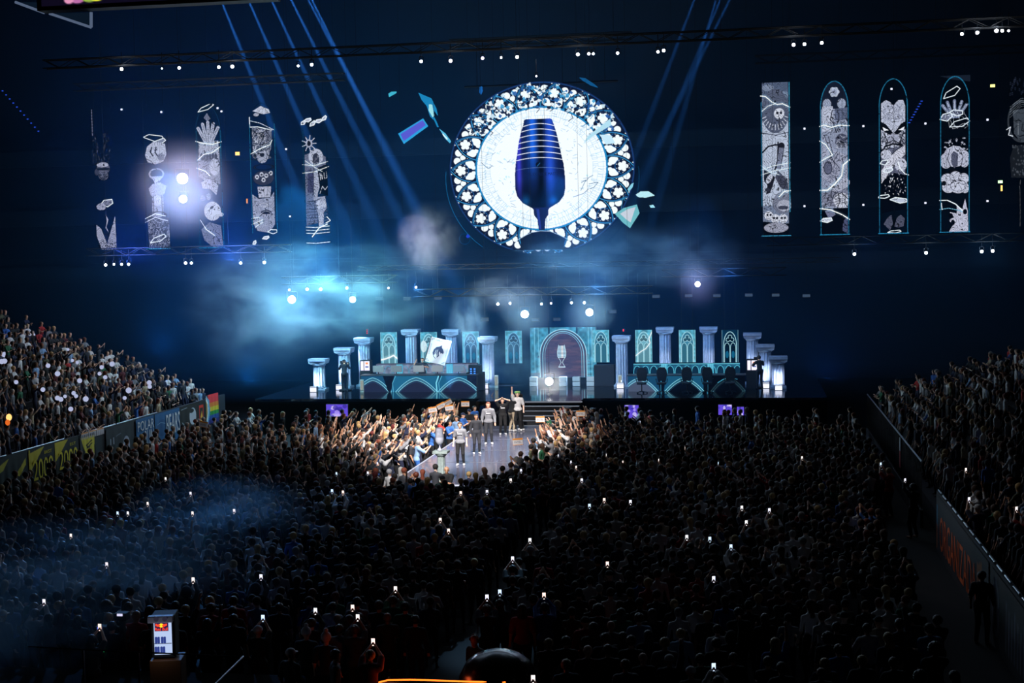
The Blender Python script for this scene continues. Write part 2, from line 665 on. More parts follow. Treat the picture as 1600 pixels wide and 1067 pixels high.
CW = (-13.25, -9.15, 51.2, 68.75)
cw = empty('catwalk', ((CW[0] + CW[1]) / 2, (CW[2] + CW[3]) / 2, 0), 'glossy lilac-grey catwalk running out from the stage into the crowd', 'catwalk')
cwx, cwy = CW[1] - CW[0], CW[3] - CW[2]
MB().box((0, 0, WALK / 2), (cwx, cwy, WALK)).build('deck', mat('catwalk_gloss', (88, 88, 104), 0.13, 0.0, spec=0.9), cw)
strip = emit('catwalk_strip', (225, 228, 245), 1.0)
for sx in (-1, 1):
    MB().box((sx * (cwx / 2 + 0.02), 0, WALK - 0.01), (0.05, cwy, 0.05)).build('light_strip', strip, cw)
MB().box((0, -cwy / 2 - 0.02, WALK - 0.01), (cwx, 0.05, 0.05)).build('light_strip', strip, cw)
for y in (-3.2, 0.3, 3.8, 7.2):
    MB().box((0, y, WALK + 0.003), (cwx - 0.05, 0.03, 0.006)).build('deck_seam', emit('deck_seam', (200, 205, 220), 0.5), cw)

# ------------------------------------------------------------------ fluted columns, each with its uplight
plaster = mat('column_plaster', (150, 164, 192), 0.55, noise=0.12, scale=6)
cols = [(498, 560, 597, 77.4, 'first'), (537.5, 543, 597, 78.6, 'second'), (568.5, 527.5, 588, 79.6, 'third'), (642, 514.5, 568, 80.6, 'fourth'),
        (705, 514.5, 568, 80.6, 'fifth'), (762, 526, 593, 78.8, 'sixth'), (971, 524.5, 590, 78.8, 'seventh'), (1039, 511, 566, 80.6, 'eighth'),
        (1107, 510.5, 566, 80.6, 'ninth'), (1175.5, 520, 588, 79.6, 'tenth'), (1195.5, 538, 592, 78.6, 'eleventh'), (1215.5, 556.5, 598, 77.4, 'last')]
upl = emit('uplight_face', (225, 232, 255), 1.5)
for (px, ytop, ybot, Y, word) in cols:
    top = atY(px, ytop, Y)
    bot = atY(px, ybot, Y)
    x = top[0]
    H = top[2] - DECK
    t = empty('fluted_column', (x, Y, DECK), f'pale fluted column with a square capital, {word} column from the left along the stage', 'column')
    b = MB()
    b.lathe([(0.40, 0.12), (0.36, 0.2), (0.345, 0.3), (0.34, H * 0.55), (0.33, H - 0.36)], n=72, flute=12, depth=0.30)
    b.build('shaft', plaster, t, smooth=True)
    MB().box((0, 0, 0.06), (0.86, 0.86, 0.12)).build('plinth', plaster, t, bevel=0.015)
    cap = MB()
    cap.box((0, 0, H - 0.07), (1.0, 0.9, 0.14))
    for sx in (-1, 1):      # the flared corners under the abacus
        for sy in (-1, 1):
            cap.add([(0, sy * 0.40, H - 0.14), (sx * 0.49, sy * 0.43, H - 0.14), (sx * 0.47, sy * 0.42, H - 0.27), (sx * 0.34, sy * 0.38, H - 0.33), (0, sy * 0.34, H - 0.26),
                     (0, 0, H - 0.14), (sx * 0.49, 0, H - 0.14), (sx * 0.47, 0, H - 0.27), (sx * 0.34, 0, H - 0.33), (0, 0, H - 0.26)],
                    [(0, 1, 2, 3, 4), (9, 8, 7, 6, 5), (1, 6, 7, 2), (2, 7, 8, 3), (3, 8, 9, 4)])
    cap.lathe([(0.34, H - 0.42), (0.38, H - 0.37), (0.37, H - 0.30)], n=32)
    cap.build('capital', plaster, t)
    outer = word in ('first', 'second', 'eleventh', 'last', 'sixth', 'seventh')
    if outer:
        u = empty('uplight', (x, Y - 1.05, DECK), f'bright white floor uplight box in front of the {word} column from the left', 'uplight')
        MB().box((0, 0, 0.15), (0.40, 0.30, 0.30)).build('housing', mat('grey_case', (90, 94, 104), 0.5), u, bevel=0.01)
        MB().box((0, -0.165, 0.13), (0.36, 0.02, 0.21)).build('lamp_face', upl, u)
        MB().box((0, -0.165, 0.285), (0.36, 0.02, 0.035)).build('lamp_face', upl, u)
        spot('uplight lamp', (x, Y - 0.95, DECK + 0.34), (x, Y - 0.2, DECK + H * 0.32), 200 if word != 'seventh' else 80, 70, (0.72, 0.80, 1.0), 0.8, 0.06)
    else:
        spot('column lamp', (x, Y - 1.7, DECK + 1.18), (x, Y, DECK + H * 0.45), 90, 46, (0.75, 0.84, 1.0), 0.8, 0.08)

# ------------------------------------------------------------------ LED panels painted with gothic stonework
LED = led_mat('led_wall', 1.0)
T1, T2, T3 = (72, 150, 182), (36, 92, 128), (10, 34, 58)
EDGE = (150, 225, 250)


def arch_pts(cx, w_, ytop, yspring, n=14):
    """pointed arch over a width w_, from left spring to right spring"""
    h = yspring - ytop
    out = []
    for i in range(n + 1):
        t = i / n
        out.append((cx - w_ / 2 + (w_ / 2) * (1 - math.cos(t * math.pi / 2)) ** 0.9 * 1.0, yspring - h * math.sin(t * math.pi / 2) ** 0.85))
    return out + [(2 * cx - x, y) for x, y in out[::-1][1:]]


def mottle(cv, amp, seed, cell=3.0):
    r = np.random.default_rng(seed)
    gx, gy = int(cv.w / cell) + 2, int(cv.h / cell) + 2
    g = r.random((gy, gx))
    X = cv.x / cell
    Y = cv.y / cell
    i, j = X.astype(int), Y.astype(int)
    fx, fy = X - i, Y - j
    a = g[np.ix_(j, i)] * (1 - fx) + g[np.ix_(j, i + 1)] * fx
    b = g[np.ix_(j + 1, i)] * (1 - fx) + g[np.ix_(j + 1, i + 1)] * fx
    n = a * (1 - fy[:, None]) + b * fy[:, None]
    cv.c *= (1 + amp * (n[..., None] - 0.5) * 2)
    np.clip(cv.c, 0, 1, out=cv.c)


def window_canvas(style, seed):
    W, H = 26.0, 50.0
    cv = Canvas(W, H, 3.2, bg=(84, 166, 192) if style != 'dark' else (8, 44, 70), alpha=1.0)
    mottle(cv, 0.25, seed)
    body = {'pale': (110, 175, 195), 'mid': (62, 130, 158), 'dark': (6, 28, 48), 'haze': (44, 92, 130)}[style]
    cv.poly([(3, 50)] + arch_pts(13, 20, 3.0, 24) + [(23, 50)], body)
    ln = (170, 225, 240) if style != 'haze' else (130, 190, 225)
    dk = (26, 62, 86)
    cv.line([(3, 50)] + arch_pts(13, 20, 3.0, 24) + [(23, 50)], 1.0, ln)
    cv.line([(5, 50)] + arch_pts(13, 16, 5.6, 25) + [(21, 50)], 0.5, dk)
    # trefoil of the tracery
    for (x, y) in ((13, 10.8), (9.8, 15.2), (16.2, 15.2)):
        cv.ell(x, y, 3.3, 3.3, ln)
    for (x, y) in ((13, 10.8), (9.8, 15.2), (16.2, 15.2)):
        cv.ell(x, y, 2.5, 2.5, tuple(int(c * 0.62) for c in body))
    cv.ell(13, 14, 2.0, 2.0, tuple(int(c * 0.62) for c in body))
    for cx in (8.3, 17.7):
        cv.poly([(cx - 4.2, 50)] + arch_pts(cx, 8.4, 20, 28) + [(cx + 4.2, 50)], tuple(int(c * 0.8) for c in body))
        cv.line([(cx - 4.2, 50)] + arch_pts(cx, 8.4, 20, 28) + [(cx + 4.2, 50)], 0.8, ln)
        if style in ('dark', 'haze'):
            cv.ell(cx, 38, 2.6, 5.5, (20, 110, 150), op=0.8)
    cv.line([(0.5, 0), (0.5, 50)], 0.8, ln, op=0.6)
    cv.line([(25.5, 0), (25.5, 50)], 0.8, ln, op=0.6)
    return cv


wins = [(607, 519, 'pale', 'bolt_low'), (669.5, 519, 'pale', 'glow'), (735, 518, 'haze', ''), (802, 517, 'haze', ''),
        (938.5, 515.5, 'mid', ''), (1005.5, 515.5, 'pale', 'bolt'), (1073.5, 515.5, 'mid', ''), (1140.5, 515.5, 'dark', '')]
wl = ['pale teal gothic window screen with a low white flash, leftmost of the window screens',
      'pale teal gothic window screen partly hidden behind the waved white flag',
      'hazy blue gothic window screen between the smoke and the fifth column',
      'hazy blue gothic window screen just left of the big stage arch',
      'teal gothic window screen just right of the big stage arch',
      'pale gothic window screen crossed by a white lightning bolt',
      'bright teal gothic window screen between the two tallest right columns',
      'darkest gothic window screen, rightmost of the window screens']
for i, (px, py, style, extra) in enumerate(wins):
    cv = window_canvas(style, 30 + i)
    if extra == 'bolt':
        cv.line([(26, 3), (21, 14), (23, 20), (16, 29), (9, 33), (0, 40)], 2.4, (190, 235, 255), op=0.6, soft=4)
        cv.line([(26, 3), (21, 14), (23, 20), (16, 29), (9, 33), (0, 40)], 1.2, (245, 252, 255))
    if extra == 'bolt_low':
        cv.line([(0, 43), (8, 40), (14, 38), (20, 36), (26, 40)], 3.4, (200, 240, 250), op=0.7, soft=5)
        cv.line([(0, 43), (8, 41), (14, 39), (20, 36), (26, 41)], 2.2, (248, 252, 255))
    if extra == 'glow':
        cv.ell(5, 22, 5, 9, (225, 245, 252), op=0.8)
    o = atY(px - 13, py, 80.3)
    p1 = atY(px + 13, py, 80.3)
    z1 = atY(px, py + 50.5, 80.3)[2]
    t = empty('window_screen', ((o[0] + p1[0]) / 2, 80.3, z1), wl[i], 'led screen')
    wd, ht = p1[0] - o[0], o[2] - z1
    cv.build('screen_face', (-wd / 2, 0, ht), (wd, 0, 0), (0, 0, -ht), LED, t)
    MB().box((0, 0.07, ht / 2), (wd, 0.11, ht)).build('cabinet', black, t)
    b = MB()
    for sx in (-0.3, 0.3):
        b.tube((sx, 0.05, ht), (sx, 0.05, ht + 3.2), 0.012, n=5)
    b.build('suspension_wire', metal, t)

# big arch behind the centre of the stage
W, H = 104.0, 77.0
cv = Canvas(W, H, 3.0, bg=(66, 140, 172), alpha=1.0)
mottle(cv, 0.3, 3, 4.0)
for x in (7, 13, 92, 97):
    cv.line([(x, 0), (x, H)], 1.0, (150, 220, 245), op=0.7)
cv.line([(30, 0), (30, 9)], 2.6, (24, 62, 92))
cv.line([(74, 0), (74, 9)], 2.6, (24, 62, 92))
inner = [(15, H)] + arch_pts(52, 74, 3, 44) + [(89, H)]
cv.poly(inner, (74, 70, 96))
r2 = np.random.default_rng(5)
for k in range(170):
    cx, cy = r2.uniform(18, 86), r2.uniform(8, 76)
    if abs(cx - 52) < 34 * math.sqrt(max(0.0, (cy - 4) / 42)) or cy > 44:
        cv.ell(cx, cy, r2.uniform(5, 13), r2.uniform(1.0, 2.6), [(98, 78, 98), (62, 60, 88), (112, 92, 104), (52, 56, 88)][k % 4], op=0.35)
for k, (o_, wd, c) in enumerate([(0, 1.3, (170, 230, 250)), (3.0, 0.8, (40, 92, 124)), (4.6, 1.2, (150, 215, 240)), (8, 0.8, (120, 190, 220))]):
    cv.line([(15 + o_, H)] + arch_pts(52, 74 - 2 * o_, 3 + o_ * 0.7, 44) + [(89 - o_, H)], wd, c)
cv.poly([(0, 70), (14, 70), (14, H), (0, H)], (92, 112, 134), op=0.7)
# the little trophy glyph on the arch screen
tx = 49.5
for i in range(9):
    wv = [4.4, 4.9, 5.4, 5.8, 6.1, 6.3, 6.4, 6.2, 5.2][i]
    cv.line([(tx - wv, 29 + i * 2.1), (tx + wv, 29 + i * 2.1)], 1.3, (185, 232, 250))
    cv.line([(tx, 29 + i * 2.1), (tx + 2, 29 + i * 2.1)], 1.4, (250, 253, 255))
cv.line([(tx - 4.6, 27), (tx - 6.8, 38), (tx - 6.3, 45), (tx - 2.5, 50.5), (tx - 1, 54), (tx - 4.5, 60)], 0.7, (200, 238, 252))
cv.line([(tx + 4.6, 27), (tx + 6.8, 38), (tx + 6.3, 45), (tx + 2.5, 50.5), (tx + 1, 54), (tx + 4.5, 60)], 0.7, (200, 238, 252))
cv.line([(tx - 5, 61), (tx + 5, 61)], 1.4, (210, 240, 252))
o = atY(828, 512, 80.6)
p1 = atY(931, 512, 80.6)
z1 = atY(880, 589.5, 80.6)[2]
t = empty('arch_screen', ((o[0] + p1[0]) / 2, 80.6, z1), 'large teal arch screen showing a small silver trophy at stage centre', 'led screen')
wd, ht = p1[0] - o[0], o[2] - z1
cv.build('screen_face', (-wd / 2, 0, ht), (wd, 0, 0), (0, 0, -ht), LED, t)
MB().box((0, 0.11, ht / 2), (wd, 0.18, ht)).build('cabinet', black, t)
MB().box((0, 0.1, -(z1 - DECK) / 2 - 0.01), (wd, 0.5, z1 - DECK - 0.02)).build('base_frame', black, t)

# pale riser blocks and small lit wedges in front of the arch
pale = mat('pale_block', (190, 194, 198), 0.6)
for k, (px, word) in enumerate([(834, 'leftmost'), (880, 'second'), (901, 'third'), (923, 'rightmost')]):
    p = atY(px, 600, 79.2)
    t = empty('riser_block', (p[0], 79.2, DECK), f'pale stacked riser block below the arch screen, {word} in its row', 'riser block', 'riser blocks below the arch screen')
    MB().box((0, 0, 0.13), (0.42, 0.4, 0.24)).build('lower_block', pale, t, bevel=0.01)
    MB().box((0, 0, 0.40), (0.42, 0.4, 0.24)).build('upper_block', pale, t, bevel=0.01)
spot('riser spot', (AX + 1, 74.0, 9.0), (AX + 1.0, 79.2, 2.2), 500, 34, (0.95, 0.95, 1), 0.7, 0.1)
for px, py, lab in [(776, 606, 'slim lit white floor monitor between the sixth column and the stairs'), (969, 606, 'slim beige lit floor panel right of the arch screen'), (566, 613, 'slim pale panel standing at the left end of the player desk')]:
    p = atZ(px, py, DECK)
    t = empty('floor_panel', (p[0], p[1], DECK), lab, 'floor panel')
    MB().box((0, 0, 0.36), (0.2, 0.12, 0.72)).build('panel', mat('lit_panel', (200, 200, 190), 0.5), t, bevel=0.01)
    MB().box((0, -0.07, 0.4), (0.14, 0.02, 0.5)).build('lamp_face', emit('panel_face', (190, 195, 185), 0.55), t)
# black cabinets between arch and right desk, and at the desk ends
for px, py, wd_, ht_, Y, lab in [(945, 601, 1.15, 1.2, 79.0, 'black loudspeaker cabinet block right of the arch screen'),
                                 (744, 611, 0.95, 1.0, 77.0, 'black equipment cabinet with blue lights at the right end of the left desk')]:
    p = atY(px, py, Y)
    t = empty('equipment_cabinet', (p[0], Y, DECK), lab, 'cabinet')
    MB().box((0, 0, ht_ / 2), (wd_, 0.6, ht_)).build('case', black, t, bevel=0.02)
    MB().box((0, -0.31, ht_ / 2), (wd_ * 0.9, 0.02, ht_ * 0.9)).build('grille', mat('grille', (20, 22, 26), 0.9, noise=0.4, scale=60), t)
    if px == 744:
        for i in range(6):
            MB().box((-0.2 + 0.2 * (i % 2), -0.33, 1.05 - 0.12 * (i // 2) + 0.15), (0.1, 0.03, 0.07)).build('status_light', emit('rack_blue', (70, 140, 255), 1.5), t)
        MB().box((0, -0.1, 1.2), (0.7, 0.4, 0.42)).build('upper_case', black, t)


# ------------------------------------------------------------------ player desks
def desk_canvas(Wd, Hd, dark_side=False, seed=1):
    cv = Canvas(Wd, Hd, 3.0, bg=(22, 30, 50) if not dark_side else (8, 12, 22), alpha=1.0)
    mottle(cv, 0.3, seed, 3)
    return cv


def arc_band(cv, cx, half, ytop, ybot, cols_, dark_in):
    """a wide pointed arch drawn as nested glowing ribs, filled dark inside"""
    n = 20
    for j, (off, wd, c) in enumerate(cols_):
        pts = []
        for i in range(-n, n + 1):
            u = i / n
            x = cx + u * (half - off * 0.9)
            y = ytop + off + (ybot - ytop - off) * (abs(u) ** 1.75) + abs(u) ** 0.8 * 2.0
            pts.append((x, min(y, ybot + 3)))
        if j == 0:
            cv.poly([(cx - half, ybot + 4)] + pts + [(cx + half, ybot + 4)], dark_in)
        cv.line(pts, wd, c)


def desk(side, x0, x1, Yf, lab, labr):
    pL, pR = atY(x0, 585.5, Yf), atY(x1, 585.5, Yf)
    zt = pL[2]
    wd = pR[0] - pL[0]
    t = empty('player_desk', ((pL[0] + pR[0]) / 2, Yf, DECK), lab, 'desk')
    ht = zt - DECK
    Wd = float(x1 - x0)
    cv = desk_canvas(Wd, 27.0, side > 0, 4 + side)
    ribs = [(0, 1.1, (130, 215, 240)), (2.4, 0.9, (60, 150, 190)), (4.4, 0.9, (140, 220, 245)), (7, 0.5, (40, 90, 130))]
    if side < 0:
        spec = [(18, 30, 1), (86, 34, 2), (152, 34, 1)]
        cv.poly([(0, 0), (34, 0), (48, 27), (0, 27)], (28, 84, 122), op=0.9)
        cv.poly([(52, 0), (122, 0), (120, 27), (46, 27)], (34, 104, 142), op=0.95)
        cv.poly([(124, 0), (Wd - 14, 0), (Wd - 14, 27), (118, 27)], (30, 96, 134), op=0.95)
        for cx, hf, _ in spec:
            arc_band(cv, cx, hf, 3, 27, ribs, (34, 38, 62))
        for x in (46, 118):
            cv.line([(x + 3, 0), (x - 1, 12), (x, 27)], 1.8, (130, 220, 245))
            cv.line([(x + 8, 0), (x + 3, 12), (x + 4, 27)], 1.0, (90, 180, 215))
        cv.poly([(34, 0), (50, 0), (46, 27), (42, 27)], (12, 14, 24))
    else:
        cv.poly([(0, 0), (46, 0), (50, 27), (0, 27)], (24, 76, 112), op=0.9)
        cv.poly([(60, 0), (118, 0), (118, 27), (56, 27)], (28, 92, 128), op=0.9)
        for cx, hf, c in [(18, 31, (150, 165, 190)), (88, 32, (6, 8, 14)), (156, 28, (5, 7, 12))]:
            arc_band(cv, cx, hf, 3, 27, ribs, c if cx != 18 else (72, 84, 108))
        cv.poly([(128, 0), (Wd, 0), (Wd, 27), (124, 27)], (4, 6, 10), op=0.7)
        cv.line([(140, 12), (149, 6), (160, 3.5), (170, 6)], 1.0, (70, 170, 210))
        for x in (52, 124):
            cv.line([(x, 2), (x, 27)], 1.6, (60, 150, 190))
    cv.build('screen_face', (-wd / 2, -0.36, ht - 0.05), (wd, 0, 0), (0, 0, -(ht - 0.05)), LED, t)
    MB().box((0, 0, (ht - 0.06) / 2), (wd, 0.68, ht - 0.06)).build('body', black, t)
    MB().box((0, 0.1, ht - 0.02), (wd + 0.1, 1.0, 0.05)).build('worktop', mat('desk_top', (52, 50, 56), 0.4), t, bevel=0.008)
    # raised rear wall with the small arcade
    xr0, xr1 = (589, 746) if side < 0 else (990, 1156)
    Yr = Yf + 2.3
    a, b_ = atY(xr0, 568, Yr), atY(xr1, 568, Yr)
    zb = atY(xr0, 587, Yr)[2]
    t2 = empty('arcade_riser', ((a[0] + b_[0]) / 2, Yr, DECK), labr, 'led riser')
    Wr = float(xr1 - xr0)
    cr = Canvas(Wr, 19.0, 3.0, bg=(112, 124, 150) if side < 0 else (34, 92, 122), alpha=1.0)
    mottle(cr, 0.22, 9 + side, 2.5)
    ink = (70, 160, 195) if side < 0 else (96, 205, 235)
    for k in range(int(Wr / 13) + 1):
        cx = 6 + 13 * k
        if side > 0:
            cr.poly([(cx - 5.5, 19)] + arch_pts(cx, 11, 3.5, 13) + [(cx + 5.5, 19)], (14, 44, 66))
        cr.line([(cx - 5.5, 19)] + arch_pts(cx, 11, 3.5, 13) + [(cx + 5.5, 19)], 0.8, ink)
    for cx in ((36, 114) if side < 0 else (48, 120)):
        cr.poly([(cx - 4, 0), (cx + 6, 0), (cx + 6, 19), (cx - 4, 19)], (70, 170, 205))
        for d in (-3, 0, 3):
            cr.line([(cx + d, 0), (cx + d, 19)], 0.6, (170, 230, 245))
    cr.line([(0, 0.6), (Wr, 0.6)], 1.0, (60, 50, 64) if side < 0 else (110, 215, 240))
    wr, hr = b_[0] - a[0], a[2] - DECK
    cr.build('screen_face', (-wr / 2, -0.2, hr), (wr, 0, 0), (0, 0, -(a[2] - zb)), LED, t2)
    MB().box((0, 0.05, hr / 2 - 0.005), (wr, 0.46, hr - 0.01)).build('body', mat('riser_top', (46, 38, 44), 0.5), t2)
    return t


desk(-1, 567, 746, 76.5, 'long player desk with teal arches on its front, left of the stage arch', 'raised lilac arcade wall behind the left player desk')
desk(1, 982, 1164, 76.3, 'long player desk with teal arches on a dark front, right of the stage arch', 'raised teal arcade wall behind the right player desk')

mon = mat('monitor_back', (150, 140, 140), 0.45)
ztop = atY(567, 585.5, 76.5)[2] + 0.006
for k, (px, word) in enumerate([(591, 'leftmost'), (619, 'second'), (654, 'middle'), (683, 'fourth'), (716, 'rightmost')]):
    p = atY(px, 580, 76.6)
    t = empty('monitor', (p[0], 76.65, ztop), f'grey monitor seen from behind on the left desk, {word} of five', 'monitor', None)
    MB().box((0, 0, 0.30), (0.62, 0.05, 0.36)).build('screen_back', mon, t, bevel=0.01)
    MB().tube((0, 0.02, 0.02), (0, 0.02, 0.2), 0.025).build('stand', metal, t)
    MB().box((0, 0.03, 0.008), (0.26, 0.18, 0.016)).build('base', metal, t)
ztop2 = atY(982, 585.5, 76.3)[2] + 0.006
for k, (px, wdth, word) in enumerate([(1003, 0.62, 'leftmost'), (1034, 0.8, 'second'), (1073, 0.62, 'middle'), (1105, 0.7, 'fourth'), (1141, 0.6, 'rightmost')]):
    p = atY(px, 580, 75.4)
    t = empty('gaming_chair', (p[0], 75.3, DECK), f'black high-backed gaming chair in front of the right desk, {word} of five', 'chair')
    b = MB()
    b.prism([(-0.22, 0, 0.62), (0.22, 0, 0.62), (0.29, 0, 1.0), (0.25, 0, 1.22), (0.15, 0, 1.34), (-0.15, 0, 1.34), (-0.25, 0, 1.22), (-0.29, 0, 1.0)], (0, 0, 0), (0, 0.1, 0))
    b.build('backrest', black, t, bevel=0.02)
    MB().box((0, -0.22, 0.52), (0.5, 0.5, 0.1)).build('seat', black, t, bevel=0.03)
    MB().tube((0, -0.2, 0.1), (0, -0.2, 0.48), 0.03).build('gas_column', metal, t)
    for sx in (-1, 1):
        MB().path([(sx * 0.27, 0, 0.55), (sx * 0.3, -0.05, 0.75), (sx * 0.3, -0.35, 0.76)], 0.02).build('armrest', black, t)
    b = MB()
    for q in range(5):
        a = q * 2 * math.pi / 5
        b.tube((0, -0.2, 0.1), (0.28 * math.cos(a), -0.2 + 0.28 * math.sin(a), 0.05), 0.02)
        b.sphere((0.28 * math.cos(a), -0.2 + 0.28 * math.sin(a), 0.035), 0.035, 8, 6)
    b.build('star_base', metal, t)

# lit drinks coolers by the columns
for px, py, lab in [(572, 571, 'lit white drinks cooler beside the third column from the left'), (1175, 570, 'lit white drinks cooler in front of the tenth column, partly behind a crew member')]:
    p = atY(px, py, 77.6)
    t = empty('drinks_cooler', (p[0], 77.6, DECK), lab, 'cooler')
    z = p[2] - DECK
    MB().box((0, 0, (z - 0.3) / 2), (0.62, 0.5, z - 0.3)).build('base_cabinet', black, t)
    MB().box((0, 0, z), (0.62, 0.5, 0.62)).build('case', black, t, bevel=0.02)
    MB().box((-0.16, -0.26, z), (0.17, 0.02, 0.52)).build('lit_side', emit('cooler_white', (235, 232, 255), 1.25), t)
    dr = MB().box((0.12, -0.26, z), (0.30, 0.02, 0.52)).build('lit_door', emit('cooler_white', (0, 0, 0)), t)
    MB().box((0.12, -0.275, z + 0.14), (0.14, 0.01, 0.11)).build('orange_sign', emit('cooler_orange', (255, 160, 90), 1.0), dr)
    MB().box((0.12, -0.275, z - 0.06), (0.18, 0.01, 0.08)).build('can_row', emit('cooler_blue', (110, 130, 200), 0.8), dr)

# ================================================================== the round rose-window screen
def rose():
    X0, Y0, W, H = 606.0, 116.0, 440.0, 286.0
    cv = Canvas(W, H, 1.7)
    cx, cy, R, RY = 847 - X0, 264 - Y0, 145.0, 136.0
    r3 = np.random.default_rng(3)

    def P(r, a):
        return (cx + R * r * math.cos(a), cy - RY * r * math.sin(a))
    U, V = np.meshgrid(cv.x, cv.y)
    rr = np.hypot((U - cx) / R, (V - cy) / RY)
    cut = V < (390.5 - Y0)
    cv.c[(rr < 1.0) & cut] = np.array((12, 20, 46)) / 255
    cv.a[(rr < 1.0) & cut] = 1.0
    WHT = (235, 248, 255)
    BL = (28, 96, 160)
    n = 18
    da = 2 * math.pi / n
    for k in range(n):
        a = math.pi + k * da
        # lobe: filled arch, then tracery
        tip, base = P(0.985, a), 0.70
        side = []
        for s_ in (-1, 1):
            pts = [P(base + (0.985 - base) * t, a + s_ * da * 0.5 * (1 - t ** 2.1)) for t in np.linspace(0, 1, 10)]
            side.append(pts)
        cv.poly(side[0] + side[1][::-1], (16, 26, 56))
        for s_ in (-1, 1):
            q = P(0.765, a + s_ * da * 0.25)
            cv.ell(q[0], q[1], 6.0, 6.0, WHT)
            q = P(0.80, a + s_ * da * 0.30)
            cv.ell(q[0], q[1], 3.9, 3.9, WHT)
            q = P(0.735, a + s_ * da * 0.12)
            cv.ell(q[0], q[1], 3.4, 3.4, WHT)
        cv.line([P(0.70, a), P(0.79, a)], 2.6, (14, 24, 52))
        q = P(0.872, a)
        cv.ell(q[0], q[1], 12.6, 12.2, BL)
        cv.ell(q[0], q[1], 11.6, 11.2, (14, 24, 52))
        for m in range(5):
            b = a + m * 2 * math.pi / 5
            cv.ell(q[0] + 5.2 * math.cos(b), q[1] - 5.2 * math.sin(b), 3.2, 3.2, WHT)
        cv.ell(q[0], q[1], 3, 3, WHT)
        for m in range(10):
            b = a + (m + 0.5) * 2 * math.pi / 10
            cv.ell(q[0] + 10.2 * math.cos(b), q[1] - 10.2 * math.sin(b), 0.9, 0.9, WHT, op=0.8)
        # spandrel between two lobes
        a2 = a + da / 2
        for s_ in (-1, 1):
            q = P(0.918, a2 + s_ * da * 0.15)
            cv.ell(q[0], q[1], 5.6, 5.6, WHT)
        q = P(0.862, a2)
        cv.ell(q[0], q[1], 4.4, 4.4, WHT)
        cv.line([P(0.91, a2), P(0.985, a2)], 1.6, (30, 40, 74))
        q = P(0.79, a2)
        cv.poly([P(0.82, a2), P(0.775, a2 + 0.022), P(0.76, a2), P(0.775, a2 - 0.022)], WHT)
        for s_ in (-1, 1):
            cv.poly([P(0.985, a2 + s_ * da * 0.36), P(0.985, a2 + s_ * da * 0.44), P(0.955, a2 + s_ * da * 0.40)], WHT)
    for k in range(n):
        a = math.pi + k * da
        for s_ in (-1, 1):
            pts = [P(0.70 + 0.285 * t, a + s_ * da * 0.5 * (1 - t ** 2.1)) for t in np.linspace(0, 1, 10)]
            cv.line(pts, 4.4, (10, 16, 38))
            cv.line(pts, 1.2, (34, 110, 178))
            cv.line([(x + 1.2, y + 1.2) for x, y in pts], 0.7, (70, 170, 220))
    # rims
    cv.c[(rr > 0.985) & (rr < 1.0) & cut] = np.array((20, 40, 84)) / 255
    ring = [(cx + R * 0.985 * math.cos(t), cy - RY * 0.985 * math.sin(t)) for t in np.linspace(0, 2 * math.pi, 90)]
    cv.line([p for p in ring], 0.7, (30, 90, 160), op=0.8)
    # fallen outline rings left and right, hanging lower
    lo = [(cx + (R + 6) * math.cos(t), cy + 14 - (RY + 2) * math.sin(t)) for t in np.linspace(math.pi * 0.97, math.pi * 1.33, 24)]
    cv.line([p for p in lo if p[1] < 272], 1.0, (20, 110, 170))
    lo = [(cx + (R + 6) * math.cos(t), cy + 14 - (RY + 2) * math.sin(t)) for t in np.linspace(-0.9, 0.1, 24)]
    cv.line([p for p in lo if p[1] < 272], 0.9, (16, 84, 130))
    cv.ell(724 - X0, 372 - Y0, 9, 9, (14, 90, 150), ring=1.0)
    cv.ell(729 - X0, 368 - Y0, 3, 3, (30, 60, 190))
    # inner disc
    ins = (rr < 0.695) & cut
    cv.c[ins] = np.array((236, 247, 255)) / 255
    m2 = (rr > 0.695) & (rr < 0.715) & cut
    cv.c[m2] = np.array((30, 130, 190)) / 255
    for ring_r in (0.665, 0.61, 0.555):
        pts = [P(ring_r, t) for t in np.linspace(0, 2 * math.pi, 120)]
        for i in range(0, 119):
            if r3.random() < 0.8:
                cv.line(pts[i:i + 2], 0.45, (150, 190, 220), op=0.8)
    for i in range(150):
        t = i * 2 * math.pi / 150
        for (ra, rb) in ((0.61, 0.69), (0.555, 0.61)):
            if r3.random() < 0.7:
                tt = t + r3.uniform(-0.012, 0.012) + (0.02 if ra < 0.6 else 0)
                cv.line([P(ra, tt), P(rb, tt)], 0.45, (130, 175, 210), op=0.8)
    # cracks and splinters on the white glass
    for i in range(230):
        t, r_ = r3.uniform(0, 2 * math.pi), math.sqrt(r3.uniform(0.08, 0.42))
        x, y = P(r_, t)
        L = r3.uniform(2, 9)
        d = r3.uniform(0, math.pi)
        if i % 4 == 0:
            cv.poly([(x, y), (x + L * math.cos(d), y + L * math.sin(d) * 0.6), (x + L * 0.5 * math.cos(d + 1), y + L * 0.35 * math.sin(d + 1.2))], (150, 212, 240), op=0.55)
        else:
            cv.line([(x, y), (x + L * math.cos(d), y + L * math.sin(d) * 0.6)], 0.5, (80, 140, 185) if i % 3 else (40, 80, 130), op=0.7)
    for pts in ([(909, 288), (916, 284), (913, 290), (908, 300)], [(916, 286), (921, 280), (927, 277)], [(921, 290), (935, 288), (928, 296), (922, 298)], [(896, 310), (912, 305), (920, 298)], [(753, 252), (764, 262), (770, 258)]):
        cv.line([(a_ - X0, b_ - Y0) for a_, b_ in pts], 0.7, (50, 90, 130))
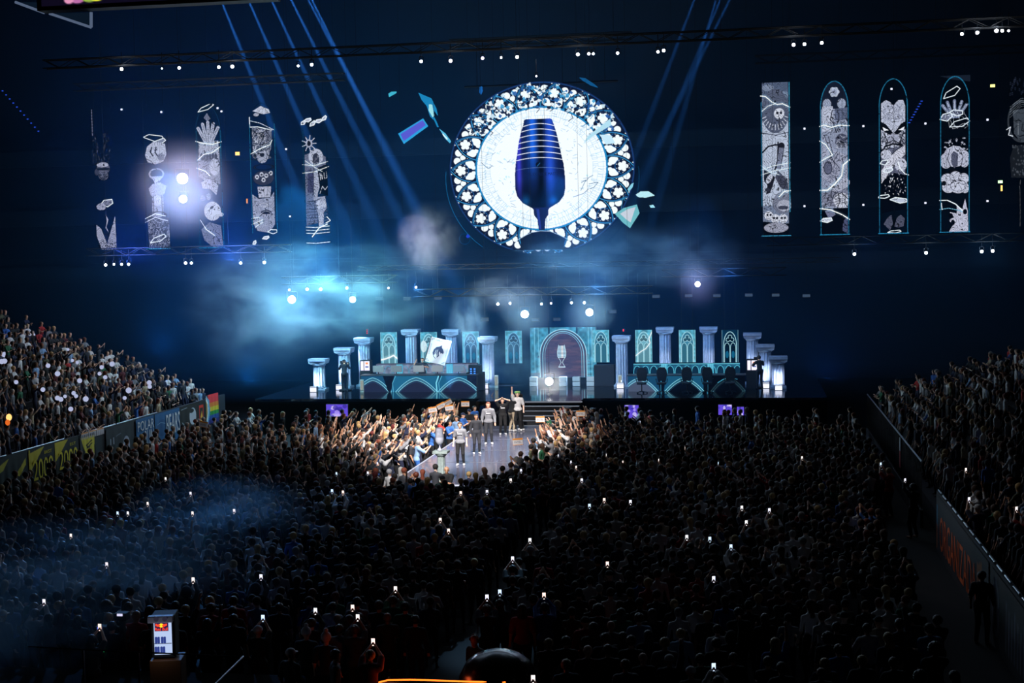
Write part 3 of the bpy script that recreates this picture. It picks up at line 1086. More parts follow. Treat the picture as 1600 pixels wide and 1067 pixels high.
    # broken upper tracery: shards in white and blue
    for i in range(230):
        t = r3.uniform(math.radians(28), math.radians(150))
        r_ = r3.uniform(0.70, 0.97)
        x, y = P(r_, t)
        s_ = r3.uniform(2.0, 6.0)
        a0 = r3.uniform(0, 6.28)
        pts = [(x + s_ * r3.uniform(0.5, 1) * math.cos(a0 + q), y + s_ * r3.uniform(0.4, 1) * math.sin(a0 + q)) for q in (0, 1.9, 3.4, 4.7)]
        cv.poly(pts, [(238, 249, 255), (20, 34, 66), (14, 24, 50), (210, 236, 250), (60, 150, 205), (40, 90, 160)][i % 6], op=0.9)
    for i in range(60):
        t = r3.uniform(math.radians(28), math.radians(150))
        x, y = P(r3.uniform(0.70, 0.97), t)
        d = r3.uniform(0, 3.14)
        L = r3.uniform(6, 13)
        cv.line([(x, y), (x + L * math.cos(d), y + L * 0.6 * math.sin(d)), (x + L * math.cos(d + 0.6), y + L * math.sin(d + 0.4))], 0.9, [(12, 22, 46), (40, 120, 180)][i % 2])
    cv.poly([(x - X0, y - Y0) for x, y in [(913, 228), (920, 216), (955, 190), (957, 200), (932, 214), (916, 225)]], (170, 215, 235))
    cv.poly([(x - X0, y - Y0) for x, y in [(938, 214), (956, 216), (962, 228), (948, 230)]], (190, 226, 245))
    # --- the dark blue cup
    q = lambda x, y: (670 + x / 3.3333 - X0, 100 + y / 3.3333 - Y0)
    bands = [(292, 505, 650), (320, 500, 660), (348, 489, 668), (378, 482, 676), (408, 475, 682), (438, 470, 688), (468, 466, 694), (497, 460, 700), (527, 456, 707)]
    outl = [q(515, 288)] + [q(l, y) for y, l, r_ in bands] + [q(452, 580), q(452, 650), q(462, 690), q(490, 725), q(545, 757)] + \
           [q(625, 757), q(680, 725), q(706, 690), q(714, 650), q(712, 580)] + [q(r_, y) for y, l, r_ in bands[::-1]] + [q(640, 288)]
    cv.poly(outl, (16, 34, 92))
    U2, V2 = (U + X0 - 670) * 3.3333, (V + Y0 - 100) * 3.3333
    inside = np.zeros(U.shape, bool)
    p = np.array(outl)
    for i in range(len(p)):
        x0, y0 = p[i]
        x1, y1 = p[(i + 1) % len(p)]
        if y0 != y1:
            inside ^= ((y0 > V) != (y1 > V)) & (U < (x1 - x0) * (V - y0) / (y1 - y0) + x0)
    u = (U2 - 583) / 128.0
    base = np.zeros(U.shape + (3,))
    base[:] = np.array((12, 24, 66))
    g1 = np.exp(-((u + 0.28) / 0.20) ** 2)[..., None]
    g2 = np.exp(-((u - 0.42) / 0.22) ** 2)[..., None]
    g3 = np.exp(-((u + 0.85) / 0.12) ** 2)[..., None]
    base += g1 * np.array((14, 70, 150)) * np.clip((640 - V2) / 200, 0.15, 1)[..., None] + g2 * np.array((22, 52, 130)) + g3 * np.array((40, 30, 120))
    base += np.exp(-((u + 0.6) / 0.2) ** 2 - ((V2 - 715) / 28) ** 2)[..., None] * np.array((20, 130, 210))
    base += np.exp(-((u - 0.55) / 0.2) ** 2 - ((V2 - 715) / 24) ** 2)[..., None] * np.array((20, 130, 210))
    base *= (1 - 0.65 * np.exp(-((u - 0.05) / 0.12) ** 2))[..., None]
    base *= np.where(V2 > 600, np.clip(1 - (V2 - 600) / 180, 0.45, 1), 1)[..., None]
    cv.c[inside] = np.clip(base[inside] / 255, 0, 1)
    for (y, l, r_) in bands[1:-1]:
        m = [q(l + (r_ - l) * t, y + 0 - 14 * (1 - (2 * t - 1) ** 2) + 6) for t in np.linspace(0, 1, 15)]
        cv.line(m, 1.1, (232, 240, 255))
    l, r_, y = 456, 707, 541
    cv.line([q(l + (r_ - l) * t, y - 12 * (1 - (2 * t - 1) ** 2) + 12) for t in np.linspace(0, 1, 15)], 0.5, (110, 140, 190))
    c0 = q(576, 526)
    cv.ell(c0[0], c0[1], 4.3, 4.3, (8, 14, 34))
    cv.line([(c0[0] - 2, c0[1] + 2.4), (c0[0] + 2.4, c0[1] - 2.4)], 0.8, (40, 120, 190))
    # knot, stem, foot
    cv.poly([q(x, y) for x, y in [(545, 748), (625, 748), (622, 790), (607, 812), (603, 868), (572, 868), (565, 812), (548, 790)]], (18, 24, 62))
    cv.poly([q(x, y) for x, y in [(560, 755), (575, 755), (580, 810), (585, 865), (576, 865), (568, 812)]], (34, 50, 130))
    cv.line([q(545, 757), q(625, 757)], 1.6, (20, 28, 80))
    dome = [q(475, 973), q(475, 912), q(505, 893), q(535, 880), q(580, 873), q(630, 876), q(670, 893), q(702, 912), q(702, 973)]
    cv.poly(dome, (12, 14, 26))
    cv.line([q(455, 920)] + dome[2:-2] + [q(722, 920)], 0.9, (170, 205, 235))
    cv.line([q(440, 975), q(745, 975)], 0.9, (70, 110, 140))
    # flying shards outside the circle
    sh = lambda pts: [(x - X0, y - Y0) for x, y in pts]
    cv.poly(sh([(655, 138), (663, 142), (676, 148), (684, 165), (686, 177), (680, 168), (679, 176), (684, 186), (687, 194), (684, 194), (680, 184), (673, 177), (668, 160), (660, 150)]), (24, 124, 178))
    cv.poly(sh([(672, 157), (677, 158), (680, 176), (677, 178), (671, 167)]), (150, 215, 225))
    cv.poly(sh([(687, 196), (697, 204), (706, 217), (704, 220), (696, 212)]), (80, 175, 215))
    cv.poly(sh([(693, 204), (701, 213), (699, 214), (692, 206)]), (210, 240, 250))
    cv.poly(sh([(621, 202), (662, 179), (670, 192), (630, 219)]), (40, 150, 210))
    cv.poly(sh([(625, 203), (661, 182), (666, 190), (630, 214)]), (84, 84, 200))
    cv.poly(sh([(607, 138), (612, 135), (621, 135), (620, 138), (608, 144)]), (60, 170, 200))
    cv.poly(sh([(753, 133), (757, 132), (758, 140), (755, 146), (752, 142)]), (22, 90, 165))
    cv.poly(sh([(907, 124), (918, 126), (932, 136), (938, 142), (926, 138), (914, 130)]), (14, 78, 130))
    cv.poly(sh([(960, 338), (974, 329), (994, 324), (998, 338), (983, 361), (972, 352)]), (104, 178, 190))
    cv.poly(sh([(968, 338), (980, 331), (992, 328), (984, 352), (976, 346)]), (190, 200, 215))
    cv.poly(sh([(992, 309), (1000, 304), (1012, 304), (1022, 311), (1008, 314), (996, 313)]), (176, 226, 238))
    cv.poly(sh([(1013, 326), (1019, 325), (1022, 330), (1015, 330)]), (150, 215, 235))
    cv.poly(sh([(980, 300), (986, 292), (990, 290), (988, 297), (982, 304)]), (130, 200, 225))
    cv.line(sh([(970, 330), (973, 312), (976, 318)]), 0.8, (60, 150, 190))
    kx, kz = 0.03516, 0.03454
    ox, oz = -10.98 + (X0 - 848) * kx, 13.99 + (264 - Y0) * kz
    t = empty('round_screen', (-10.98, 77, 9.5), 'huge rose-window light screen with a dark blue cup, hanging over the stage', 'led screen')
    cv.build('screen_face', (ox + 10.98, 0, oz - 9.5), (W * kx, 0, 0), (0, 0, -H * kz), led_mat('led_bright', 1.12), t)
    tx = text_obj('screen_lettering', 'INTEL EXTREME MASTERS', 0.2, emit('cup_letter', (16, 30, 80), 1.0), t, (0.02, -0.03, 14.0 - 9.5 - 0.02), (math.pi / 2, 0, 0), width=2.1, height=0.16)
    tx.location = (0.02, -0.03, (264 - 273) * kz + 13.99 - 9.5)
    b = MB()
    for x in (-3.5, -1.2, 1.2, 3.5):
        b.tube((x, 0.1, 8.9), (x, 0.1, 11.4), 0.015, n=5)
    b.tube((-4.2, 0.1, 9.05), (4.2, 0.1, 9.05), 0.06, n=6)
    b.build('hanging_bar', metal, t)


rose()


# ================================================================== the ten tall engraved banners of light
def engrave(cv, seed):
    """fine woodcut lines running through the lighter parts of a drawing"""
    r = np.random.default_rng(seed + 500)
    n = np.zeros(cv.a.shape)
    for cell, amp in ((16.0, 1.0), (7.0, 0.45), (3.0, 0.16)):
        gx, gy = int(cv.w / cell) + 3, int(cv.h / cell) + 3
        g = r.random((gy, gx))
        X, Y = cv.x / cell, cv.y / cell
        i, j = X.astype(int), Y.astype(int)
        fx, fy = X - i, Y - j
        fx, fy = fx * fx * (3 - 2 * fx), fy * fy * (3 - 2 * fy)
        a = g[np.ix_(j, i)] * (1 - fx) + g[np.ix_(j, i + 1)] * fx
        b = g[np.ix_(j + 1, i)] * (1 - fx) + g[np.ix_(j + 1, i + 1)] * fx
        n += amp * (a * (1 - fy[:, None]) + b * fy[:, None])
    lum = cv.c.mean(-1)
    ph = np.abs((n * 7.0) % 1.0 - 0.5)
    ln_ = np.clip((0.11 - ph) / 0.05, 0, 1) * np.clip((lum - 0.28) / 0.1, 0, 1) * np.clip((0.90 - lum) / 0.04, 0, 1)
    cv.c *= (1 - 0.72 * ln_[..., None])
    k = np.clip((lum - 0.12) / 0.5, 0, 1)[..., None]
    cv.c = np.clip(cv.c * (0.62 + 0.40 * k), 0, 1)


def banner(ix, px, lab, paint, seed, arch=True, rect=False):
    W, H = 46.0, 238.0
    cv = Canvas(W, H, 2.0)
    r3 = np.random.default_rng(seed)
    blue = (34, 126, 172)
    body = [(3, 236)] + arch_pts(23, 40, 2, 44) + [(43, 236)]
    body_r = [(3, 0), (43, 0), (43, 236), (3, 236)]

    def hatch(x0, y0, x1, y1, n, col=(30, 32, 44), ln=(2, 7), wd=0.6, op=0.8):
        for _ in range(n):
            x, y = r3.uniform(x0, x1), r3.uniform(y0, y1)
            d = r3.uniform(0, math.pi)
            L = r3.uniform(*ln)
            k = r3.uniform(-0.8, 0.8)
            pts = [(x, y), (x + L * math.cos(d), y + L * math.sin(d)), (x + L * (math.cos(d) + math.cos(d + k)), y + L * (math.sin(d) + math.sin(d + k)))]
            pts = [(min(max(a, x0), x1), min(max(b, y0), y1)) for a, b in pts]
            cv.line(pts, wd, col, op=op)

    def shard(x, y, w_, h_, rot=0.0, fill=None):
        pts = []
        for (a, b) in [(-1, 0.5), (-0.5, -0.6), (0.8, -1), (1, -0.1), (0.2, 0.9)]:
            a *= w_
            b *= h_
            pts.append((x + a * math.cos(rot) - b * math.sin(rot), y + a * math.sin(rot) + b * math.cos(rot)))
        if fill:
            cv.poly(pts, fill)
        cv.line(pts + [pts[0]], 1.5, (226, 240, 255))

    def bolt(pts, wd=1.4):
        cv.line(pts, wd * 2.6, (150, 205, 240), op=0.5, soft=4)
        cv.line(pts, wd, (248, 252, 255))

    def frame(sides=(1, 1), a=1.0, top=True):
        if top:
            cv.line(arch_pts(23, 42, 1.5, 44), 1.8, blue, op=a)
        for s_, x in zip(sides, (2, 44)):
            if s_:
                cv.line([(x, 44), (x, 236)], 1.4, blue, op=a * s_)
        cv.line([(0, 236.5), (46, 236.5)], 1.4, (40, 150, 205), op=a)
    paint(cv, hatch, shard, bolt, frame, r3, body, body_r)
    engrave(cv, seed)
    p = atY(px, 260, 77)
    x = p[0]
    zt, zb = 18.14, 10.02
    t = empty('light_banner', (x, 77, zb), lab, 'led banner')
    wd = 1.56
    cv.build('screen_face', (-wd / 2, 0, zt - zb), (wd, 0, 0), (0, 0, -(zt - zb)), LED, t)
    b = MB()
    for sx in (-0.5, 0.5):
        b.tube((sx, 0.05, zt - zb), (sx, 0.05, zt - zb + 1.2), 0.012, n=5)
    b.build('suspension_wire', metal, t)


G1, G2, G3 = (186, 196, 220), (140, 150, 178), (98, 108, 138)
NB = (5, 8, 20)


def b_reaper(cv, h, s, bolt, frame, r, body, br):
    cv.poly(br, (120, 134, 164))
    cv.poly([(3, 60), (43, 60), (43, 190), (3, 190)], (176, 188, 212))
    cv.poly([(3, 0), (43, 0), (43, 30), (3, 24)], (92, 108, 140))
    cv.ell(12, 8, 9, 5, (150, 164, 190), op=0.6)
    cv.ell(36, 20, 8, 6, (140, 160, 190), op=0.6)
    cv.ell(23, 44, 21, 34, (96, 106, 134))
    for i in range(11):
        a = math.radians(15 + i * 15)
        cv.line([(23 - 15 * math.cos(a), 48 + 17 * math.sin(a)), (23 - 20 * math.cos(a), 48 + 25 * math.sin(a))], 1.2, (200, 208, 228))
    cv.ell(29, 48, 8, 8.5, (205, 212, 230))
    for x in (26.3, 31.7):
        cv.ell(x, 47, 1.9, 2.1, (40, 44, 60))
    cv.line([(29, 50), (28, 52.5)], 0.8, (40, 44, 60))
    cv.line([(29, 55), (29, 69)], 2.2, (70, 76, 96))
    cv.line([(3, 77), (23, 81), (43, 77)], 1.2, (70, 76, 100))
    # arm with scythe
    cv.line([(3, 107), (12, 98), (22, 96), (30, 96)], 2.2, (26, 28, 40))
    cv.line([(27, 92), (26, 120), (22, 134)], 2.0, (36, 38, 52))
    cv.ell(32, 98, 5, 5.5, (38, 40, 56))
    cv.poly([(28, 100), (36, 101), (34, 118), (30, 134), (24, 132), (27, 112)], (120, 128, 156))
    cv.line([(28, 100), (24, 132)], 0.8, (30, 32, 46))
    cv.line([(36, 101), (30, 134)], 0.8, (30, 32, 46))
    cv.poly([(27, 136), (40, 150), (43, 168), (30, 162), (22, 146)], (88, 94, 120))
    h(24, 138, 42, 164, 30, wd=0.5)
    cv.poly([(5, 134), (14, 138), (22, 146), (18, 160), (14, 170), (8, 172), (10, 158), (5, 150)], (40, 42, 58))
    cv.ell(13, 148, 4, 8, (190, 198, 220), rot=0.5)
    cv.ell(10, 165, 4, 3, (60, 64, 84))
    for k in range(4):
        cv.line([(7 + 3 * k, 175), (6 + 3.5 * k, 184), (9 + 3 * k, 190)], 0.5, (70, 76, 100))
    cv.ell(33, 186, 15, 17, (120, 126, 150), op=0.9)
    cv.ell(36, 190, 11, 9, (168, 174, 196))
    cv.ell(34, 193, 8, 3, (80, 86, 110))
    for (x, y) in ((12, 205), (22, 210), (34, 210)):
        cv.ell(x, y, 7, 7, (206, 212, 230))
        cv.ell(x - 2.2, y - 1, 1.6, 1.9, (34, 36, 50))
        cv.ell(x + 2.6, y - 1, 1.6, 1.9, (34, 36, 50))
        cv.line([(x - 2, y + 5), (x + 3, y + 5)], 0.7, (50, 54, 70))
    cv.poly([(3, 214), (43, 218), (43, 236), (3, 236)], NB)
    cv.ell(23, 224, 19, 8, (150, 154, 176))
    bolt([(0, 20), (8, 21), (18, 30), (26, 34), (34, 33), (46, 39)])
    bolt([(2, 44), (12, 36), (22, 33)], 0.9)
    bolt([(0, 134), (20, 128), (46, 124)], 0.8)
    bolt([(0, 127), (14, 138), (28, 142)], 0.7)
    bolt([(0, 142), (20, 136), (46, 132)], 0.8)
    bolt([(28, 176), (36, 168), (46, 167)], 1.6)
    cv.line([(1.5, 30), (1.5, 190)], 1.6, (34, 120, 165))
    cv.line([(44.5, 0), (44.5, 200)], 1.6, (60, 150, 190))
    cv.line([(0, 236.5), (46, 236.5)], 1.4, (60, 160, 210))


def b_statue(cv, h, s, bolt, frame, r, body, br):
    cv.poly(body, (142, 152, 180))
    cv.poly(arch_pts(23, 40, 2, 44), (30, 40, 66))
    for k in range(6):
        a = k * math.pi / 3
        cv.ell(23 + 4.8 * math.cos(a), 18 + 4.8 * math.sin(a), 3.3, 3.3, (178, 190, 214))
    cv.ell(23, 18, 4, 4, (150, 160, 190))
    for x in (12, 34):
        cv.ell(x, 36, 7.5, 9, (150, 162, 190))
        cv.ell(x, 36, 7.5, 9, (20, 26, 44), ring=1.0)
    cv.poly([(5, 40), (21, 40), (21, 78), (5, 78)], (182, 190, 214))
    cv.poly([(24, 44), (43, 42), (43, 60), (24, 62)], (110, 122, 156))
    for k in range(7):
        cv.line([(24, 45 + 2.5 * k), (43, 44 + 2.5 * k)], 0.5, (60, 68, 96))
    cv.line([(20, 46), (17, 60), (22, 66), (26, 80)], 1.4, (50, 54, 76))
    cv.line([(28, 46), (30, 60), (27, 68), (32, 78)], 1.0, (50, 54, 76))
    h(5, 45, 42, 80, 30)
    # bearded statue bust
    cv.poly([(26, 88), (24, 96), (30, 104), (40, 104), (43, 92), (40, 84), (30, 82)], (74, 80, 106))
    cv.ell(34, 92, 9.5, 10, (88, 94, 122))
    cv.ell(33, 97, 6, 4, (40, 44, 64))
    h(26, 84, 42, 104, 30, col=(190, 198, 220), wd=0.5)
    cv.poly([(8, 86), (22, 108), (36, 112), (43, 120), (43, 156), (20, 160), (5, 150), (5, 112)], (156, 162, 188))
    for pts in ([(8, 84), (18, 116), (24, 130)], [(14, 86), (20, 112)], [(28, 112), (22, 124), (30, 134)], [(43, 116), (34, 120), (38, 130)]):
        cv.line(pts, 0.9, (48, 52, 72))
    h(8, 110, 42, 158, 46, col=(70, 76, 104))
    cv.ell(13, 134, 6.5, 10, (104, 110, 140))
    cv.ell(13, 134, 6.5, 10, (46, 50, 70), ring=0.9)
    cv.ell(24, 176, 22, 18, (128, 134, 160))
    cv.ell(30, 160, 17, 9, (168, 174, 198), rot=-0.3)
    cv.ell(33, 184, 12, 12, (196, 202, 222))
    cv.line([(24, 178), (33, 172), (43, 182)], 1.2, (30, 32, 46))
    cv.line([(28, 173), (31, 186), (27, 195)], 1.2, (30, 32, 46))
    cv.line([(40, 175), (38, 188), (42, 194)], 1.0, (30, 32, 46))
    h(5, 160, 42, 194, 34)
    cv.poly([(3, 196), (43, 196), (43, 236), (3, 236)], NB)
    cv.poly([(8, 200), (20, 196), (24, 206), (14, 212)], (120, 126, 160))
    cv.poly([(36, 216), (43, 208), (43, 236), (34, 230)], (84, 92, 132))
    s(10, 214, 9, 4, 0.1, (200, 208, 228))
    bolt([(0, 70), (8, 68), (18, 72), (30, 69), (46, 70)], 1.5)
    bolt([(0, 92), (10, 98), (20, 114), (8, 120), (0, 125)], 1.3)
    bolt([(46, 122), (36, 130), (34, 146), (24, 158), (12, 168), (0, 168)], 2.0)
    bolt([(0, 196), (16, 198), (34, 206), (46, 214)], 1.6)
    frame()


def b_beast(cv, h, s, bolt, frame, r, body, br):
    cv.poly([(5, 38), (12, 33), (18, 36), (23, 42), (30, 34), (38, 34), (41, 44), (41, 108), (5, 108)], (182, 190, 214))
    h(8, 38, 38, 64, 90, col=(90, 96, 124), ln=(1.5, 4), wd=0.4)
    cv.poly([(5, 66), (12, 70), (20, 80), (23, 84), (27, 80), (34, 70), (41, 66), (41, 78), (32, 84), (24, 90), (14, 84), (5, 78)], (14, 16, 26))
    cv.poly([(7, 74), (16, 79), (9, 80)], (228, 234, 248))
    cv.poly([(40, 74), (31, 79), (38, 80)], (228, 234, 248))
    cv.ell(23, 92, 8, 8, (160, 166, 192))
    cv.line([(17, 98), (23, 94), (29, 98)], 1.2, (20, 22, 34))
    cv.line([(9, 84), (14, 96), (10, 106)], 1.4, (20, 22, 34))
    cv.line([(38, 84), (33, 96), (36, 104)], 1.4, (20, 22, 34))
    h(6, 82, 40, 108, 60, col=(28, 30, 44), ln=(2, 5), wd=0.9)
    cv.line([(10, 104), (22, 100), (34, 102)], 2.4, (12, 14, 22))
    cv.poly([(5, 112), (20, 106), (41, 104), (41, 150), (5, 160)], (104, 110, 138))
    cv.poly([(41, 102), (41, 116), (28, 128), (16, 142), (11, 158), (5, 164), (5, 140), (14, 124), (28, 110)], (198, 202, 222))
    cv.line([(41, 117), (28, 129), (16, 143), (11, 159)], 1.0, (24, 26, 38))
    cv.line([(38, 103), (26, 110), (14, 124), (6, 138)], 1.0, (24, 26, 38))
    cv.ell(12, 116, 8, 8, (186, 192, 214))
    cv.ell(34, 132, 9, 10, (186, 192, 214))
    cv.poly([(5, 160), (12, 150), (24, 144), (41, 148), (41, 200), (5, 205)], NB)
    for i in range(60):
        x, y = r.uniform(8, 40), r.uniform(142, 176)
        cv.poly([(x, y), (x + r.uniform(1, 3), y + r.uniform(-2, 1)), (x + r.uniform(0, 2), y + r.uniform(1, 3))], [(200, 208, 226), (90, 96, 120)][i % 2])
    s(9, 128, 6, 4, 0.1)
    s(15, 140, 7, 4, 0.0, (190, 198, 220))
    cv.line([(30, 128), (33, 138), (40, 146), (46, 148)], 1.6, (230, 240, 255))
    s(8, 180, 9, 3, 0.0)
    s(31, 186, 13, 4.5, 0.25, (180, 190, 212))
    cv.poly([(8, 222), (14, 212), (20, 208), (22, 222), (18, 232)], (92, 98, 124))
    cv.poly([(24, 226), (28, 212), (34, 208), (40, 214), (38, 226), (30, 228)], (92, 98, 124))
    s(24, 234, 10, 2.2, 0.0)
    frame()


def b_cloud(cv, h, s, bolt, frame, r, body, br):
    cv.poly([(0, 0), (46, -2), (46, 10), (20, 6)], (44, 60, 88), op=0.8)
    for k in range(5):
        a = math.radians(-70 + k * 34)
        cv.line([(23 + 5 * math.sin(a), 62), (23 + 19 * math.sin(a), 48 - 10 * math.cos(a))], 5.0, (120, 134, 168))
        cv.line([(23 + 5 * math.sin(a), 62), (23 + 19 * math.sin(a), 48 - 10 * math.cos(a))], 0.8, (200, 210, 230))
    s(18, 26, 14, 6, -0.4)
    s(10, 62, 9, 7, 0.0, (120, 128, 156))
    s(25, 56, 10, 5, 0.3, (90, 98, 128))
    s(30, 72, 15, 6, -0.15)
    h(6, 50, 42, 80, 24, col=(210, 224, 245), wd=0.9)
    for i in range(50):
        x, y = r.uniform(5, 41), r.uniform(94, 112)
        cv.ell(x, y, r.uniform(0.8, 3), r.uniform(0.8, 3), [(170, 178, 200), NB][i % 2])
    cv.ell(23, 122, 17, 16, (182, 188, 212))
    cv.ell(10, 128, 9, 12, (176, 182, 206))
    cv.ell(37, 126, 8, 13, (176, 182, 206))
    cv.poly([(18, 118), (22, 114), (28, 118), (27, 136), (22, 140), (18, 132)], (96, 102, 130))
    cv.line([(16, 110), (12, 126), (18, 140)], 0.8, (34, 36, 50))
    cv.line([(30, 110), (35, 122), (32, 138)], 0.8, (34, 36, 50))
    cv.ell(20, 144, 5, 4, (16, 18, 28))
    for (x, y, rx, ry) in [(12, 156, 10, 9), (24, 152, 9, 8), (36, 156, 8, 9), (14, 168, 10, 9), (28, 168, 12, 10), (38, 170, 6, 8)]:
        cv.ell(x, y, rx, ry, (190, 196, 218))
    for (x, y, rx, ry) in [(12, 156, 10, 9), (24, 152, 9, 8), (36, 156, 8, 9), (28, 166, 12, 9)]:
        cv.ell(x, y, rx, ry, (70, 74, 96), ring=0.6, op=0.9)
    cv.ell(7, 162, 3, 3.5, (16, 18, 28))
    cv.poly([(26, 196), (34, 202), (38, 186), (42, 204), (43, 236), (14, 236), (20, 226), (14, 218), (22, 214), (15, 206), (26, 208)], (186, 190, 214))
    for (x, y) in ((20, 222), (17, 212), (38, 206)):
        cv.ell(x, y, 3, 4, NB)
    cv.line([(0, 188), (12, 188), (24, 194), (34, 204)], 1.8, (226, 240, 255))
    cv.line([(0, 202), (14, 200), (30, 204), (34, 206)], 1.2, (120, 190, 225))
    cv.line([(3, 192), (4, 202)], 1.4, (226, 240, 255))
    frame()


def b_face(cv, h, s, bolt, frame, r, body, br):
    for i in range(26):
        cv.ell(r.uniform(8, 40), r.uniform(8, 32), 1.2, 2.5, (50, 60, 88), ring=0.6)
    cv.ell(24, 72, 20, 32, (60, 68, 80), ring=3.0)
    cv.poly([(12, 56), (36, 52), (44, 60), (44, 92), (34, 104), (24, 104), (14, 90)], (74, 84, 98))
    for k in range(5):
        cv.line([(8, 62 - 4 * k + 4), (24, 50 - 3 * k), (44, 50 - 3 * k)], 0.8, (120, 132, 146))
    for x in (20, 34):
        cv.line([(x - 4, 72), (x, 70), (x + 4, 72)], 1.2, (8, 10, 16))
        cv.line([(x, 74), (x, 92)], 0.5, (150, 160, 175))
    cv.line([(27, 74), (25, 86), (29, 87)], 0.9, (12, 14, 20))
    cv.line([(22, 95), (28, 93), (34, 95)], 1.3, (12, 14, 20))
    cv.poly([(14, 108), (36, 108), (44, 128), (40, 158), (10, 156), (8, 126)], (34, 40, 50))
    for _ in range(60):
        x, y = r.uniform(12, 42), r.uniform(108, 152)
        cv.ell(x, y, 1, 1.6, (96, 106, 120), op=0.7)
    for y in range(160, 230, 9):
        cv.line([(23 + r.uniform(-1, 1), y), (23, y + 7)], 1.1, (150, 160, 175), op=0.7)
    cv.line([(3, 84), (9, 80), (6, 92), (12, 94)], 1.5, (210, 220, 235))


def b_ape(cv, h, s, bolt, frame, r, body, br):
    cv.line([(5, 2), (5, 44)], 2.2, (110, 118, 150))
    for y in range(4, 42, 5):
        cv.line([(3, y), (7, y)], 1.0, NB)
    for _ in range(110):
        x = r.uniform(4, 36)
        y = r.uniform(40, 90)
        if abs(x - 8) < (y - 35) * 0.35 or x > 24:
            cv.line([(x, y), (x + r.uniform(-3, 3), y + r.uniform(1, 4))], 0.9, [(84, 92, 122), (120, 128, 156), (40, 46, 70)][int(r.integers(3))], op=0.8)
    cv.ell(22, 100, 12, 11, (92, 98, 126))
    cv.ell(21, 94, 11, 4, (158, 164, 190))
    cv.ell(10, 106, 4, 6, (70, 76, 104))
    cv.line([(12, 101), (32, 101)], 3.0, (16, 20, 36))
    cv.ell(22, 112, 9, 8, (104, 110, 138))
    h(14, 106, 32, 120, 26, col=(16, 20, 36), ln=(1, 4), wd=0.8)
    s(26, 158, 11, 7, 0.1, (120, 126, 156))
    cv.ell(16, 164, 9, 6, (150, 156, 184))
    cv.poly([(6, 194), (14, 200), (24, 226), (40, 180), (41, 236), (14, 236), (6, 214)], (150, 156, 184))
    cv.poly([(23, 176), (28, 186), (24, 198), (28, 208), (22, 200), (25, 188)], (160, 166, 190))
    h(14, 208, 40, 236, 60, col=(70, 76, 104), ln=(1, 3), wd=0.5)
    for _ in range(40):
        cv.ell(r.uniform(6, 42), r.uniform(224, 236), 0.8, 0.8, NB)


def b_mask(cv, h, s, bolt, frame, r, body, br):
    s(20, 52, 18, 6, 0.25)
    s(28, 60, 14, 5, -0.2, (130, 140, 168))
    cv.poly([(8, 66), (20, 58), (40, 62), (42, 80), (36, 92), (22, 96), (8, 92), (4, 80)], (176, 184, 210))
    cv.line([(16, 68), (14, 76), (18, 82)], 2.0, (16, 18, 30))
    cv.line([(24, 68), (22, 76), (26, 82)], 2.0, (16, 18, 30))
    cv.ell(32, 84, 6, 6, (120, 128, 156))
    cv.line([(4, 86), (14, 90), (20, 98)], 0.9, (20, 22, 34))
    cv.ell(23, 112, 14, 10, (160, 168, 194), ring=2.6)
    cv.poly([(14, 116), (34, 116), (26, 128), (20, 128)], (166, 174, 200))
    cv.poly([(8, 136), (16, 128), (30, 126), (40, 132), (36, 146), (12, 148)], (158, 166, 192))
    cv.poly([(14, 146), (34, 146), (33, 186), (13, 186)], (150, 158, 186))
    cv.ell(23, 156, 7, 9, (176, 184, 208))
    for x in (16, 31):
        cv.line([(x, 148), (x, 184)], 1.0, (30, 32, 48))
    cv.ell(23, 180, 16, 6, (60, 66, 92), ring=1.6)
    cv.poly([(4, 186), (42, 184), (43, 236), (6, 236)], (92, 100, 128))
    h(6, 186, 42, 236, 90, col=(170, 178, 204), ln=(2, 6), wd=0.8)
    h(6, 186, 42, 236, 50, col=(16, 20, 34), ln=(2, 6), wd=0.8)
    s(22, 220, 15, 5, -0.25)
    cv.line([(0, 186), (18, 178), (36, 182)], 1.6, (226, 236, 252))
    cv.line([(0, 192), (18, 184), (40, 190)], 1.2, (226, 236, 252))
    frame((0.35, 0.35), top=False)


